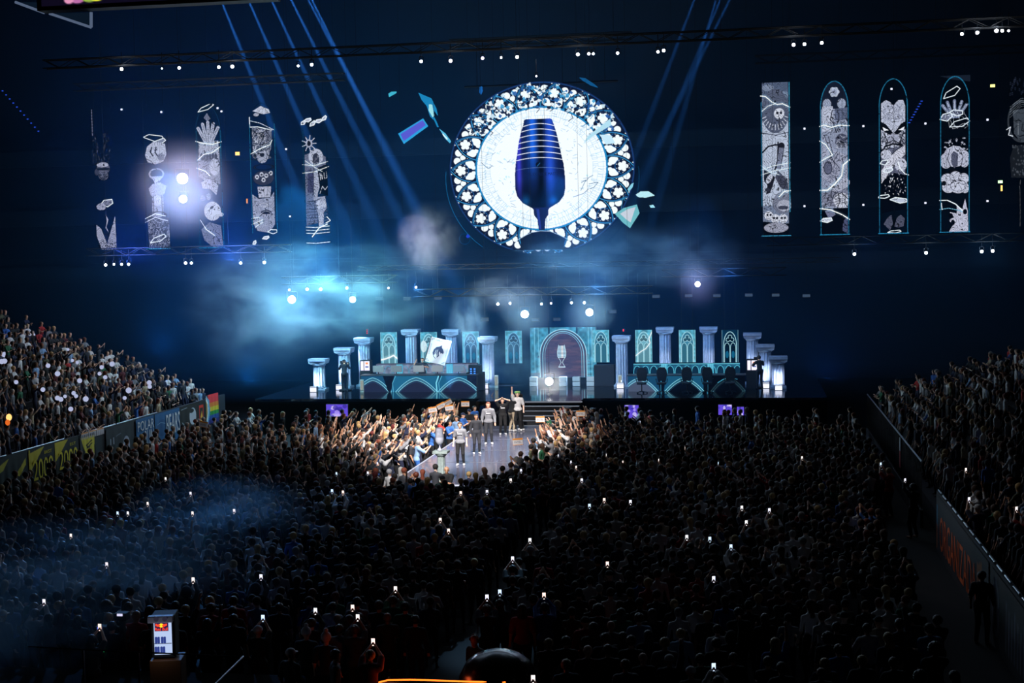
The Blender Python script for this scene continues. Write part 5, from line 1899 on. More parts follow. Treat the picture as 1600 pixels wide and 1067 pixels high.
def body_prims(hands, hints, legs=((0, 0), (0, 0)), lean=0.0, fingers=True, curl=0.6, spread=False):
    P = []
    L = lean
    pel, chest, neck, head = (0, 0, 0.97), (0, L * 0.6, 1.28), (0, L * 1.0 + 0.005, 1.475), (0, L * 1.15 + 0.02, 1.63)
    P += [cone((0, -0.005, 1.0), (0, L * 0.45, 1.16), 0.125, 0.118, SHIRT, 0.74), cone((0, L * 0.45, 1.16), (0, L * 0.9, 1.36), 0.122, 0.142, SHIRT, 0.72),
          cone((-0.15, L * 0.95, 1.405), (0.15, L * 0.95, 1.405), 0.062, 0.062, SHIRT, 0.95, 0.05)]
    P += [cone((-0.06, 0, 0.95), (0.06, 0, 0.95), 0.115, 0.115, TROU, 0.86)]
    P += [cone((0, L * 0.97, 1.42), (0, L * 1.1 + 0.01, 1.53), 0.056, 0.05, SKIN)]
    hx = np.array(head)
    P += [cone(hx + (0, -0.008, 0.025), hx + (0, 0.0, 0.035), 0.088, 0.088, SKIN, 1.06, 0.02), cone(hx + (0, 0.022, -0.03), hx + (0, 0.04, -0.072), 0.066, 0.046, SKIN, 1.0, 0.03),
          cone(hx + (0, 0.088, 0.012), hx + (0, 0.108, -0.018), 0.010, 0.014, SKIN, 1.0, 0.012),
          cone(hx + (0.086, 0.0, 0.01), hx + (0.088, -0.004, -0.02), 0.014, 0.010, SKIN, 1.0, 0.012), cone(hx + (-0.086, 0.0, 0.01), hx + (-0.088, -0.004, -0.02), 0.014, 0.010, SKIN, 1.0, 0.012),
          cone(hx + (-0.018, 0.092, -0.045), hx + (0.018, 0.092, -0.045), 0.009, 0.009, SKIN, 1.0, 0.01)]
    for i, s in enumerate((-1, 1)):
        sh = np.array((s * 0.185, L * 0.95, 1.405))
        el, wr = ik(sh, hands[i], 0.285, 0.25, hints[i])
        P += [cone(sh, el, 0.054, 0.041, SHIRT + 10, 1.0, 0.035), cone(el, wr, 0.040, 0.027, SKIN + 10)]
        d = (wr - el) / np.linalg.norm(wr - el)
        up = np.array((0, 0.9, 0.3)) if abs(d[2]) > 0.7 else np.array((0, 0, 1.0))
        nrm = up - d * (up @ d)
        nrm /= np.linalg.norm(nrm)
        sd = np.cross(d, nrm)
        pe = wr + d * 0.085
        if fingers:
            for k, off in enumerate((-0.011, 0.011)):
                P.append(cone(wr + sd * off * 0.6, pe + sd * off * 1.6, 0.017, 0.018, SKIN, 1.0, 0.012))
            for k, (off, ln) in enumerate(((-0.031, 0.062), (-0.011, 0.074), (0.010, 0.070), (0.030, 0.054))):
                b0 = pe + sd * off
                b1 = b0 + (d * math.cos(curl * 0.6) + nrm * math.sin(curl * 0.6)) * ln * 0.5
                b2 = b1 + (d * math.cos(curl * 1.5) + nrm * math.sin(curl * 1.5)) * ln * 0.5
                P.append(cone(b0, b1, 0.010, 0.009, SKIN, 1.0, 0.005))
                P.append(cone(b1, b2, 0.009, 0.0075, SKIN, 1.0, 0.005))
            th = -sd * s * 0.0 + sd * (0.034 if s < 0 else -0.034)
            t0 = wr + d * 0.03 + th * 0.6
            t1 = t0 + (d * 0.7 + th * 18 * 0.04 + nrm * 0.4) * 0.045
            P.append(cone(t0, t1, 0.013, 0.011, SKIN, 1.0, 0.006))
            P.append(cone(t1, t1 + (d * 0.8 + nrm * 0.5) * 0.03, 0.011, 0.009, SKIN, 1.0, 0.005))
        else:
            P.append(cone(wr, wr + d * 0.13, 0.034, 0.030, SKIN))
        hip = np.array((s * 0.092, 0, 0.92))
        kx, ky = legs[i]
        foot = np.array((s * 0.125 + kx, -0.02 + ky, 0.085))
        kn, an = ik(hip, foot, 0.44, 0.42, (0, 1, 0.05))
        P += [cone(hip, kn, 0.088, 0.056, TROU), cone(kn, an, 0.055, 0.037, TROU), cone(an, an + (0, 0.0, -0.05), 0.038, 0.036, SHOE),
              cone(an + (0, 0.0, -0.045), an + (s * 0.02, 0.15, -0.053), 0.038, 0.030, SHOE, 1.0, 0.02)]
    return P, hx


POSES = {
    'standing with arms down': dict(hands=((-0.27, 0.06, 0.90), (0.27, 0.06, 0.90)), hints=((-0.3, -1, 0), (0.3, -1, 0))),
    'with both arms raised': dict(hands=((-0.30, 0.12, 1.92), (0.26, 0.16, 1.90)), hints=((-1, 0.2, 0), (1, 0.2, 0))),
    'holding a phone up in both hands': dict(hands=((-0.055, 0.36, 1.74), (0.055, 0.36, 1.74)), hints=((-1, 0, -0.6), (1, 0, -0.6)), curl=1.0),
    'with one arm raised': dict(hands=((-0.26, 0.10, 0.92), (0.24, 0.22, 1.90)), hints=((-0.3, -1, 0), (1, 0.2, 0))),
    'clapping at chest height': dict(hands=((-0.05, 0.30, 1.26), (0.05, 0.30, 1.26)), hints=((-1, -0.3, -1), (1, -0.3, -1)), curl=0.2),
    'with arms crossed': dict(hands=((0.12, 0.20, 1.20), (-0.12, 0.24, 1.17)), hints=((-1, 0, -0.8), (1, 0, -0.8))),
    'reaching forward': dict(hands=((-0.20, 0.50, 1.36), (0.22, 0.48, 1.42)), hints=((-0.5, 0, -1), (0.5, 0, -1)), lean=0.08),
    'holding both hands on the head': dict(hands=((-0.10, 0.0, 1.72), (0.10, 0.0, 1.72)), hints=((-1, 0.3, 0), (1, 0.3, 0)), curl=0.9, lean=0.0),
    'carrying a camera on the shoulder': dict(hands=((-0.02, 0.30, 1.46), (0.22, 0.28, 1.50)), hints=((-0.7, 0, -1), (0.7, 0, -1)), curl=1.0),
    'holding up a flag': dict(hands=((-0.10, 0.28, 1.30), (0.34, 0.20, 1.62)), hints=((-1, 0, -0.6), (1, 0, -0.6)), curl=1.2),
    'walking': dict(hands=((-0.26, 0.16, 0.96), (0.27, -0.10, 0.93)), hints=((-0.3, -1, 0), (0.3, -1, 0)), legs=((0, 0.20), (0, -0.16))),
}
RES = 0.014
LO, SH = (-0.60, -0.36, 0.0), (86, 72, 158)
TPL = {}


def smooth_mesh(name, vs, q):
    me = mesh_np(name, vs, q)
    me.shade_smooth()
    return me


def template(pose, sleeve='short'):
    key = (pose, sleeve)
    if key in TPL:
        return TPL[key]
    if pose not in TPL:
        P, hx = body_prims(**POSES[pose])
        base = [dict(p, reg=p['reg'] % 10) for p in P]
        d, _ = sdf_eval(base, LO, SH, RES)
        vs, q, _ = surface_nets(d, LO, RES)
        body = smooth_mesh('person', vs, q)
        d, _ = sdf_eval(base, LO, SH, RES, 0.013, {TROU})
        Z = LO[2] + RES * np.arange(SH[2])
        d = np.maximum(d, (0.075 - Z)[None, None, :])
        d = np.maximum(d, (Z - 1.03)[None, None, :])
        vs, q, _ = surface_nets(d, LO, RES)
        trou = smooth_mesh('trousers', vs, q)
        d, _ = sdf_eval(base, LO, SH, RES, 0.010, {SHOE})
        X = LO[0] + RES * np.arange(SH[0])
        shoes = []
        for s in (-1, 1):
            d2 = np.maximum(d, (X * -s + 0.005)[:, None, None])
            d2 = np.maximum(d2, (0.002 - Z)[None, None, :])
            vs, q, _ = surface_nets(d2, LO, RES)
            shoes.append(smooth_mesh('shoe', vs, q))
        TPL[pose] = (P, hx, body, trou, shoes)
    P, hx, body, trou, shoes = TPL[pose]
    sp = []
    for p in P:
        if p['reg'] == SHIRT:
            sp.append(dict(p, reg=SHIRT))
        elif p['reg'] == SHIRT + 10:
            e = p['b'] if sleeve == 'long' else p['a'] + (p['b'] - p['a']) * 0.8
            sp.append(dict(p, b=e, ra=p['ra'] + 0.006, rb=p['rb'] + 0.012, reg=SHIRT))
        elif p['reg'] == SKIN + 10 and sleeve == 'long':
            sp.append(dict(p, b=p['a'] + (p['b'] - p['a']) * 0.93, ra=p['ra'] + 0.004, rb=p['rb'] + 0.006, reg=SHIRT))
        elif p['reg'] == TROU and abs(p['a'][2] - 0.95) < 0.01:
            sp.append(dict(p, reg=SHIRT, ra=p['ra'] + 0.006, rb=p['rb'] + 0.006))
    d, _ = sdf_eval(sp, LO, SH, RES, 0.016, {SHIRT})
    Z = LO[2] + RES * np.arange(SH[2])
    d = np.maximum(d, (0.90 - Z)[None, None, :])
    vs, q, _ = surface_nets(d, LO, RES)
    shirt = smooth_mesh('shirt', vs, q)
    TPL[key] = (hx, body, shirt, trou, shoes)
    return TPL[key]


HAIRS = {}


def hair_mesh(style):
    """built about the head centre"""
    if style in HAIRS:
        return HAIRS[style]
    res = 0.012
    lo, shp = (-0.17, -0.20, -0.42), (29, 34, 56)
    ax = [lo[i] + res * np.arange(shp[i]) for i in range(3)]
    X, Y, Z = np.meshgrid(*ax, indexing='ij')
    ell = lambda cx, cy, cz, rx, ry, rz: (np.sqrt(((X - cx) / rx) ** 2 + ((Y - cy) / ry) ** 2 + ((Z - cz) / rz) ** 2) - 1) * min(rx, ry, rz)
    bump = 0.004 * np.sin(X * 90 + Z * 40) * np.sin(Y * 80)
    if style == 'cap':
        d = np.maximum(ell(0, -0.004, 0.035, 0.102, 0.110, 0.100), 0.02 - Z)
        d = np.minimum(d, np.maximum(ell(0, 0.10, 0.035, 0.075, 0.085, 0.012), -0.05 - Y + 0.1))
    elif style == 'beanie':
        d = np.maximum(ell(0, -0.004, 0.04, 0.108, 0.116, 0.125), 0.01 - Z)
        d = np.minimum(d, ell(0, 0, 0.185, 0.05, 0.05, 0.05) + 0.006 * np.sin(X * 300) * np.sin(Z * 280))
    elif style == 'hood':
        d = ell(0, -0.03, 0.0, 0.13, 0.135, 0.16)
        d = np.maximum(d, -ell(0, 0.10, -0.01, 0.085, 0.12, 0.11))
    else:
        d = ell(0, -0.008, 0.030, 0.103, 0.112, 0.108) + bump
        face = np.maximum(0.035 - Y, 0) * 0 + np.maximum(Y - 0.028, -1)
        cut = np.minimum(0.028 - Y, 0.05 - (Z - 0.0))        # keep where behind the brow or above it
        d = np.maximum(d, np.minimum(Y - 0.03, 0.062 - Z))
        if style == 'short':
            d = np.maximum(d, -0.055 - Z)
        elif style == 'long':
            d = np.maximum(d, -0.08 - Z)
            d = np.minimum(d, np.maximum(ell(0, -0.062, -0.13, 0.105, 0.052, 0.20) + bump, Y - 0.02))
        elif style == 'bun':
            d = np.maximum(d, -0.05 - Z)
            d = np.minimum(d, ell(0, -0.11, 0.09, 0.045, 0.045, 0.045))
        elif style == 'curly':
            d = np.minimum(d, np.maximum(ell(0, -0.02, 0.03, 0.14, 0.13, 0.135) + 0.008 * np.sin(X * 130) * np.sin(Z * 120), np.minimum(Y - 0.03, 0.062 - Z)))
    vs, q, _ = surface_nets(d, lo, res)
    HAIRS[style] = smooth_mesh('hair', vs, q)
    return HAIRS[style]


SK = {'fair': mat('skin_fair', (226, 178, 152), 0.5), 'tan': mat('skin_tan', (196, 146, 116), 0.5), 'brown': mat('skin_brown', (132, 90, 68), 0.5), 'pale': mat('skin_pale', (238, 200, 180), 0.5)}
CL = {'black': (16, 17, 22), 'charcoal': (42, 44, 52), 'navy': (24, 32, 62), 'grey': (122, 124, 132), 'white': (212, 212, 216), 'blue': (44, 98, 176), 'red': (170, 34, 30), 'green': (28, 96, 66),
      'orange': (214, 106, 40), 'pink': (214, 120, 140), 'olive': (74, 76, 54), 'beige': (176, 160, 136), 'light blue': (130, 164, 206), 'maroon': (86, 26, 34), 'yellow': (206, 180, 60)}
HC = {'dark': (24, 18, 16), 'brown': (70, 46, 32), 'blond': (190, 156, 104), 'red': (104, 46, 26), 'grey': (140, 138, 136)}
eye_mesh = MB().sphere((-0.033, 0.0895, 0.014), 0.0095, 8, 6).sphere((0.033, 0.0895, 0.014), 0.0095, 8, 6).mesh('eyes', True)


def cloth(c):
    return mat('cloth_' + c.replace(' ', '_'), CL[c], 0.85, noise=0.15, scale=9)


def put_mesh(name, me, m, parent, loc=(0, 0, 0)):
    o = bpy.data.objects.new(name, me)
    if not me.materials:
        me.materials.append(None)
    COL.objects.link(o)
    o.material_slots[0].link = 'OBJECT'
    o.material_slots[0].material = m
    if parent is not None:
        o.parent = parent
    o.location = loc
    return o


NP = 0


def person(loc, rz, pose, shirt, trou, hair, hcol, skin, label, group=None, scale=1.0, sleeve='short', shoes=False, eyes=False, shirt_mat=None):
    global NP
    NP += 1
    hx, body, sh, tr, sho = template(pose, sleeve)
    b = put_mesh('person', body, SK[skin], None)
    b.location = Vector([float(c) for c in loc])
    b.rotation_euler = (0, 0, rz)
    b.scale = (scale,) * 3
    tag(b, label, 'person', group)
    put_mesh('shirt', sh, shirt_mat or cloth(shirt), b)
    put_mesh('trousers', tr, cloth(trou), b)
    if hair == 'cap':
        put_mesh('cap', hair_mesh('cap'), cloth(hcol if hcol in CL else 'black'), b, tuple(hx))
    elif hair == 'beanie':
        put_mesh('beanie', hair_mesh('beanie'), cloth(hcol if hcol in CL else 'grey'), b, tuple(hx))
    elif hair == 'hood':
        put_mesh('hood', hair_mesh('hood'), cloth(shirt), b, tuple(hx))
    elif hair != 'none':
        put_mesh('hair', hair_mesh(hair), mat('hair_' + hcol, HC[hcol], 0.55), b, tuple(hx))
    if shoes:
        for s in sho:
            put_mesh('shoe', s, cloth('white' if shoes == 'white' else 'black'), b)
    if eyes:
        put_mesh('eyes', eye_mesh, mat('eye_dark', (20, 16, 14), 0.2), b, tuple(hx))
    return b


OCC = []          # places already taken on the floor


def taken(x, y, r):
    return any((x - a) ** 2 + (y - b) ** 2 < r * r for a, b in OCC)


GRP = 'people on the catwalk'
FACECAM = math.pi + 0.16
cat = [((720, 727), 'grey', 'black', 'short', 'brown', 'fair', 'standing with arms down', 'player in a pale grey jersey standing nearest on the catwalk, behind the podium', 'short', 1.0, -0.1),
       ((745, 709), 'charcoal', 'charcoal', 'long', 'dark', 'tan', 'standing with arms down', 'long-haired person in a dark jacket, second along the catwalk', 'long', 0.97, 0.2),
       ((764, 694), 'grey', 'charcoal', 'long', 'red', 'fair', 'standing with arms down', 'person in a grey sweatshirt and loose jeans, third along the catwalk', 'long', 1.08, 0.0),
       ((786, 679), 'black', 'black', 'short', 'brown', 'fair', 'holding both hands on the head', 'player in a black jersey holding both hands on the head near the stairs', 'short', 0.98, 0.1),
       ((800, 674), 'black', 'beige', 'short', 'blond', 'pale', 'reaching forward', 'fair-haired person in black hugging others at the foot of the stairs', 'short', 1.0, 2.4),
       ((815, 672), 'charcoal', 'black', 'cap', 'black', 'fair', 'carrying a camera on the shoulder', 'camera operator in black at the foot of the stairs', 'short', 1.0, -0.9)]
for (px, py), sc, tc, hs, hc, sk, pose, lab, slv, scl, drz in cat:
    p = atZ(px, py, WALK)
    person((p[0], p[1], WALK), FACECAM + drz, pose, sc, tc, hs, hc, sk, lab, GRP, scl, slv, 'white', True)
p = atZ(807, 676, WALK)
person((p[0], p[1] + 0.5, WALK + 0.02), FACECAM, 'with one arm raised', 'white', 'black', 'short', 'blond', 'pale', 'player in white top with a green wreath, above the group by the stairs', GRP, 1.08, 'short', 'white', True)
wr = MB()
for i in range(14):
    a = i * 2 * math.pi / 14
    wr.sphere((0.1 * math.cos(a), 0.11 * math.sin(a), 0.02 * (i % 2)), 0.04, 6, 5)
tag(wr.build('wreath', mat('wreath_green', (126, 190, 110), 0.7), loc=(p[0], p[1] + 0.48, WALK + 1.87)), 'green leafy wreath on the head of the player by the stairs', 'wreath')
# the operator's camera
p = atZ(815, 672, WALK)
t = empty('video_camera', (p[0] + 0.02, p[1] - 0.22, WALK + 1.52), 'black shoulder camera carried at the foot of the stairs', 'camera', None, FACECAM - 0.9)
MB().box((0.12, 0.05, 0.06), (0.14, 0.42, 0.18)).build('camera_body', metal, t, bevel=0.01)
MB().tube((0.12, 0.26, 0.06), (0.12, 0.46, 0.06), 0.06, 0.075, 12).build('camera_lens', black, t)
# pale chest prints on the jerseys
for o in list(COL.objects):
    if o.get('group') == GRP and ('nearest' in o['label'] or 'sweatshirt' in o['label'] or 'both hands' in o['label']):
        shirt_o = [c for c in o.children if c.name.startswith('shirt')][0]
        MB().box((0, 0.137, 1.30), (0.19, 0.012, 0.035)).build('chest_print', mat('print_pale', (226, 226, 232), 0.7), shirt_o)
        MB().box((0.09, 0.131, 1.36), (0.03, 0.012, 0.03)).build('chest_badge', mat('print_pale', (0, 0, 0)), shirt_o)

# people standing on the floor along the left edge of the catwalk (heads given)
side = [((673, 672), 'blue', 'black', 'short', 'blond', 'fair', 'reaching forward', 'staff member in a blue shirt right behind the trophy, nearest of the blue shirts', -1.3),
        ((702, 664), 'blue', 'black', 'short', 'dark', 'tan', 'clapping at chest height', 'dark-haired staff member in a blue shirt, hand at mouth, left of the nearest player', -2.0),
        ((714, 656), 'light blue', 'charcoal', 'short', 'dark', 'tan', 'standing with arms down', 'staff member in a light blue shirt bending behind the nearest player', 2.8),
        ((723, 651), 'blue', 'black', 'cap', 'navy', 'fair', 'clapping at chest height', 'staff member in a dark cap and blue shirt between the trophy and the stairs', -1.8),
        ((741, 640), 'blue', 'black', 'short', 'brown', 'fair', 'standing with arms down', 'staff member in a blue shirt beside the guard with crossed arms', -2.2),
        ((733, 645), 'black', 'black', 'cap', 'navy', 'fair', 'with arms crossed', 'guard in a black shirt and navy cap with crossed arms by the catwalk', -2.6),
        ((764, 628), 'blue', 'black', 'short', 'brown', 'tan', 'with one arm raised', 'staff member in a blue shirt reaching up close to the stage', -1.6),
        ((641, 692), 'charcoal', 'charcoal', 'short', 'dark', 'tan', 'standing with arms down', 'large man in a dark grey suit at the left edge of the catwalk', -1.2),
        ((650, 697), 'light blue', 'blue', 'short', 'grey', 'fair', 'reaching forward', 'person in a patterned light blue shirt bending beside the man in the grey suit', -1.0),
        ((688, 650), 'white', 'charcoal', 'none', 'dark', 'tan', 'clapping at chest height', 'bald man in a pale top in the crowd just behind the trophy', -1.4),
        ((698, 735), 'black', 'black', 'none', 'dark', 'tan', 'with arms crossed', 'bald guard in a black T-shirt with crossed arms in front of the catwalk', 3.3),
        ((691, 750), 'green', 'black', 'cap', 'charcoal', 'fair', 'standing with arms down', 'spectator in a green jersey and cap in front of the podium', 0.0),
        ((668, 752), 'pink', 'black', 'long', 'blond', 'fair', 'standing with arms down', 'spectator with a fair ponytail in front of the podium', 0.0),
        ((650, 744), 'black', 'black', 'short', 'red', 'fair', 'standing with arms down', 'red-haired spectator in black just left in front of the podium', 0.1),
        ((624, 757), 'white', 'black', 'short', 'dark', 'fair', 'with one arm raised', 'spectator in a pale ombre shirt in front of the catwalk corner', 0.2)]
for (px, py), sc, tc, hs, hc, sk, pose, lab, rz in side:
    p = atZ(px, py, 1.64)
    x, y = p[0], p[1]
    if y > CW[2] - 0.2 and x > CW[0] - 0.38 and x < CW[1]:
        x = CW[0] - 0.42
        # keep the pixel column: slide along the edge
        q = atZ(px, py, 1.64)
        y = atX(px, py, x)[1] if abs(atX(px, py, x)[2] - 1.64) < 0.6 else y
    if y > 50.6 and y <= 51.2 and x > CW[0] - 0.3:
        y = 50.6
    OCC.append((x, y))
    person((x, y, 0), rz, pose, sc, tc, hs, hc, sk, lab, 'people round the catwalk', 1.02, 'short', False, True)

# flag waver behind the left desk, and the flag
fy = 77.75
p = atY(660, 562, fy)
person((p[0], fy, DECK), FACECAM, 'holding up a flag', 'charcoal', 'black', 'short', 'brown', 'fair', 'player in a dark jersey waving the big white flag behind the left desk', None, 1.0, 'short', 'black', True)
cv = Canvas(32, 40, 5.0, bg=(226, 222, 230), alpha=1.0)
ink = (52, 58, 92)
cv.poly([(12, 14), (17, 12), (20, 9), (20.5, 13), (23, 16), (25, 20), (24.5, 23), (22, 22), (21, 23.5), (19.5, 21), (18, 20), (18.5, 24), (19.5, 27), (17, 31), (16, 27), (13.5, 24), (11, 28), (8.5, 24), (9, 19)], ink)
cv.line([(9.5, 18), (8.8, 24), (12, 30), (15, 32)], 0.9, ink)
cv.line([(13, 19), (12.5, 24), (15, 29)], 0.8, (226, 222, 230))
cv.line([(15.5, 18), (15, 22), (17, 27)], 0.7, (226, 222, 230))
for a in range(5):
    cv.line([(11 + a * 2.3, 4.6), (12.2 + a * 2.3, 3.0)], 0.5, ink)
for (x0, y0, x1, y1) in [(2, 2, 6, 5), (30, 2, 26, 5), (2, 38, 6, 35), (30, 38, 26, 35)]:
    cv.line([(x0, y0), (x1, y0)], 0.6, ink)
    cv.line([(x0, y0), (x0, y1)], 0.6, ink)
    cv.line([(x0, y1), (x1, y0)], 0.5, ink)
for k in range(8):
    cv.line([(2.6, 11 + 2.2 * k), (3.8, 11.8 + 2.2 * k)], 0.6, ink)
    cv.line([(28.4, 11 + 2.2 * k), (29.6, 11.8 + 2.2 * k)], 0.6, ink)
c0, c1, c2 = atY(674, 526, fy - 0.35), atY(705.5, 533, fy - 0.35), atY(663.5, 564, fy - 0.35)
t = empty('flag', c2, 'big white flag with a dark dragon-head emblem waved behind the left desk', 'flag')
cv.build('flag_cloth', c0 - c2, c1 - c0, c2 - c0, vcol_mat('flag_cloth'), t, normal=(0, 1, 0), curve=lambda U, V: 0.06 * np.sin(U * 7 + V * 3) * (0.3 + U))
e0, e1 = np.array(c0 - c2), np.array((0, 0, 0.0))
MB().tube(e0 + (e0 - e1) * 0.05, e1 - (e0 - e1) * 0.25, 0.016, n=8).build('pole', metal, t)
ang = -math.atan2(float(c0[2] - c1[2]), float(c1[0] - c0[0]))
mid = (c0 - c2) + (c1 - c0) * 0.5
o1 = text_obj('lettering', 'TEAM SPIRIT', 0.1, mat('flag_ink', ink, 0.8), t, (0, 0, 0), (0, 0, 0), width=0.62, height=0.075, extrude=0.001)
xh = (c1 - c0) / np.linalg.norm(c1 - c0)
up = (c0 - c2) / np.linalg.norm(c0 - c2)
mm = Matrix(((xh[0], up[0], 0, 0), (xh[1], up[1], -1, 0), (xh[2], up[2], 0, 0), (0, 0, 0, 1)))
o1.matrix_local = Matrix.Translation(Vector([float(v) for v in mid - up * 0.115 + np.array([0, -0.05, 0])])) @ mm

# the two tower-camera crew on the stage ends
for px, py, lab, hs in [(549, 608, 'dark silhouetted crew member beside the crane camera at the left end of the stage', 'cap'), (1187, 604, 'dark silhouetted crew member in front of the right columns', 'short')]:
    p = atZ(px, py, DECK)
    p[1] -= 1.3
    person((p[0], p[1], DECK), 0.3, 'reaching forward', 'black', 'black', hs, 'black' if hs == 'cap' else 'dark', 'tan', lab, None, 1.02, 'long', 'black')
    t = empty('pedestal_camera', (p[0] - 0.15, p[1] + 0.62, DECK), 'black pedestal television camera at the ' + ('left' if px < 800 else 'right') + ' end of the stage', 'camera')
    MB().tube((0, 0, 0.08), (0, 0, 1.3), 0.07, n=12).build('pedestal', metal, t)
    MB().lathe([(0.36, 0), (0.36, 0.06), (0.1, 0.1)], n=20).build('base', black, t)
    MB().box((0, 0, 1.44), (0.3, 0.6, 0.28)).build('camera_body', black, t, bevel=0.02)
    MB().tube((0, 0.3, 1.44), (0, 0.62, 1.44), 0.1, 0.12, 16).build('camera_lens', metal, t)
    MB().box((-0.05, -0.36, 1.62), (0.22, 0.05, 0.15)).build('viewfinder', black, t)

# ------------------------------------------------------------------ podium and trophy at the near end of the catwalk
pp = atZ(692, 752, WALK)
px_, py_ = pp[0], CW[2] + 0.62
stone = mat('podium_stone', (150, 164, 162), 0.6, noise=0.25, scale=10, bump=0.15)
t = empty('podium', (px_, py_, WALK), 'grey-green fluted stone podium carrying the trophy at the catwalk end', 'podium')
zt = atY(692, 704, py_)[2] - WALK
MB().box((0, 0, 0.05), (0.44, 0.44, 0.10)).build('plinth', stone, t, bevel=0.015)
MB().lathe([(0.19, 0.10), (0.205, 0.14), (0.17, 0.18), (0.155, 0.3), (0.145, zt - 0.24), (0.15, zt - 0.2)], n=60, flute=10, depth=0.16).build('shaft', stone, t, smooth=True)
b = MB()
b.lathe([(0.15, zt - 0.22), (0.2, zt - 0.17), (0.23, zt - 0.12), (0.22, zt - 0.09)], n=24)
b.box((0, 0, zt - 0.045), (0.58, 0.50, 0.09))
b.build('capital', stone, t, bevel=0.012)
silver = mat('trophy_silver', (206, 208, 226), 0.34, 0.2)
t = empty('trophy', (px_ - 0.05, py_, WALK + zt), 'tall banded silver cup trophy standing on the podium', 'trophy')
MB().lathe([(0.10, 0.0), (0.11, 0.02), (0.10, 0.06), (0.05, 0.09), (0.03, 0.12), (0.028, 0.20), (0.04, 0.23)], n=28).build('foot', silver, t, smooth=True)
prof = [(0.04, 0.22), (0.12, 0.26), (0.17, 0.32), (0.19, 0.40), (0.19, 0.48)]
for i in range(8):
    z = 0.48 + 0.045 * i
    r = 0.19 - 0.004 * i
    prof += [(r, z), (r, z + 0.033), (r - 0.012, z + 0.036), (r - 0.012, z + 0.044)]
prof += [(0.155, 0.84), (0.14, 0.845), (0.13, 0.6)]
MB().lathe(prof, n=32).build('cup', silver, t, smooth=False)
b = MB()
for k in range(8):
    rr_, zz_ = 0.1915 - 0.004 * k, 0.512 + 0.045 * k
    b.lathe([(rr_ - 0.01, zz_), (rr_ + 0.001, zz_ + 0.001), (rr_ + 0.001, zz_ + 0.012), (rr_ - 0.01, zz_ + 0.013)], n=28)
b.build('engraved_bands', mat('trophy_dark_band', (40, 42, 66), 0.3, 0.5), t)
t.scale = (0.84, 0.84, 1.02)

# ------------------------------------------------------------------ seating stands and barriers
seatm = mat('stand_tread', (22, 24, 32), 0.8)
b = MB()
for k in range(16):
    z = 0.8 + 0.33 * k
    b.box((-29.15 - 0.88 * k, 57, z / 2), (0.88, 34.6, z))
tag(b.build('seating_stand', seatm), 'dark stepped seating stand rising along the left side of the hall', 'seating stand')
b = MB()
for k in range(12):
    z = 0.75 + 0.26 * k
    b.box((6.5 + 0.88 * k, 51, z / 2), (0.88, 46, z))
tag(b.build('seating_stand', seatm), 'dark stepped seating stand rising along the right side of the hall', 'seating stand')

# left barrier with its cloth banners
t = empty('barrier_wall', (LX - 0.1, 57, 0), 'dark barrier wall with a pale top rail in front of the left stand', 'barrier')
MB().box((0, 0, 1.02), (0.12, 34.0, 2.04)).build('panel', mat('barrier_dark', (24, 28, 38), 0.8), t)
for y0, y1 in [(-16.9, -6.3), (-5.9, -1.6), (0.6, 3.4), (3.5, 8.0)]:
    MB().tube((0.02, y0, 2.07), (0.02, y1, 2.07), 0.03, n=8).build('rail', mat('rail_grey', (150, 154, 168), 0.35, 0.6), t)


def cloth_banner(px0, px1, ztop, zbot, cvs, label, texts=(), name='cloth_banner', bg=None):
    y0 = atX(px0, 700 - 0.29 * px0 + 10, LX)[1]
    y1 = atX(px1, 700 - 0.29 * px1 + 10, LX)[1]
    t = empty(name, (LX + 0.03, y0, zbot), label, 'banner', 'cloth banners on the left barrier')
    H_ = ztop - zbot
    cvs.build('cloth', (0, 0, H_), (0, y1 - y0, 0), (0, 0, -H_), vcol_mat('banner_cloth'), t, normal=(1, 0, 0), curve=lambda U, V: 0.02 * np.sin(U * 26) * V)
    for body, u, v, wd, ht, m in texts:
        text_obj('lettering', body, 0.3, m, t, (0.035, (y1 - y0) * u, H_ * v), (math.pi / 2, 0, math.pi / 2), width=(y1 - y0) * wd, height=H_ * ht, extrude=0.002)
    return t


def barcv(w_, h_, bg):
    return Canvas(w_, h_, 2.0, bg=bg, alpha=1.0)


yel = mat('print_yellow', (214, 196, 40), 0.8)
wht = mat('print_white', (196, 200, 208), 0.8)
cB = barcv(40, 50, (14, 15, 20))
cB.poly([(0, 0), (22, 0), (2, 22), (0, 24)], (206, 190, 44))
cloth_banner(84, 121, 2.03, 0.35, cB, 'black and yellow banner reading 2009, right one of the pair', [('2009', 0.52, 0.50, 0.78, 0.46, yel), ('EST', 0.72, 0.86, 0.25, 0.07, yel)])
cB = barcv(40, 50, (14, 15, 20))
cB.poly([(0, 4), (24, 0), (4, 22), (0, 22)], (206, 190, 44))
cB.poly([(0, 0), (2, 0), (5, 50), (2, 50)], (206, 190, 44))
cloth_banner(43, 83, 2.03, 0.2, cB, 'black and yellow banner reading 2009, left one of the pair, partly hidden by heads', [('2009', 0.52, 0.50, 0.78, 0.46, yel), ('BEST', 0.72, 0.86, 0.3, 0.07, yel)])
cB = barcv(40, 50, (14, 15, 20))
cB.poly([(0, 8), (14, 2), (6, 14), (0, 16)], (206, 190, 44))
cB.poly([(24, 22), (38, 6), (38, 14), (28, 26)], (206, 190, 44))
cloth_banner(-4, 41, 2.0, 0.3, cB, 'black and yellow pennant banner at the left picture edge')
cB = barcv(26, 40, (18, 20, 28))
cB.poly([(2, 4), (25, 4), (24, 30), (17, 40), (9, 26)], (206, 192, 50))
cB.line([(20, 10), (11, 15), (13, 18), (20, 14)], 1.6, (18, 18, 22))
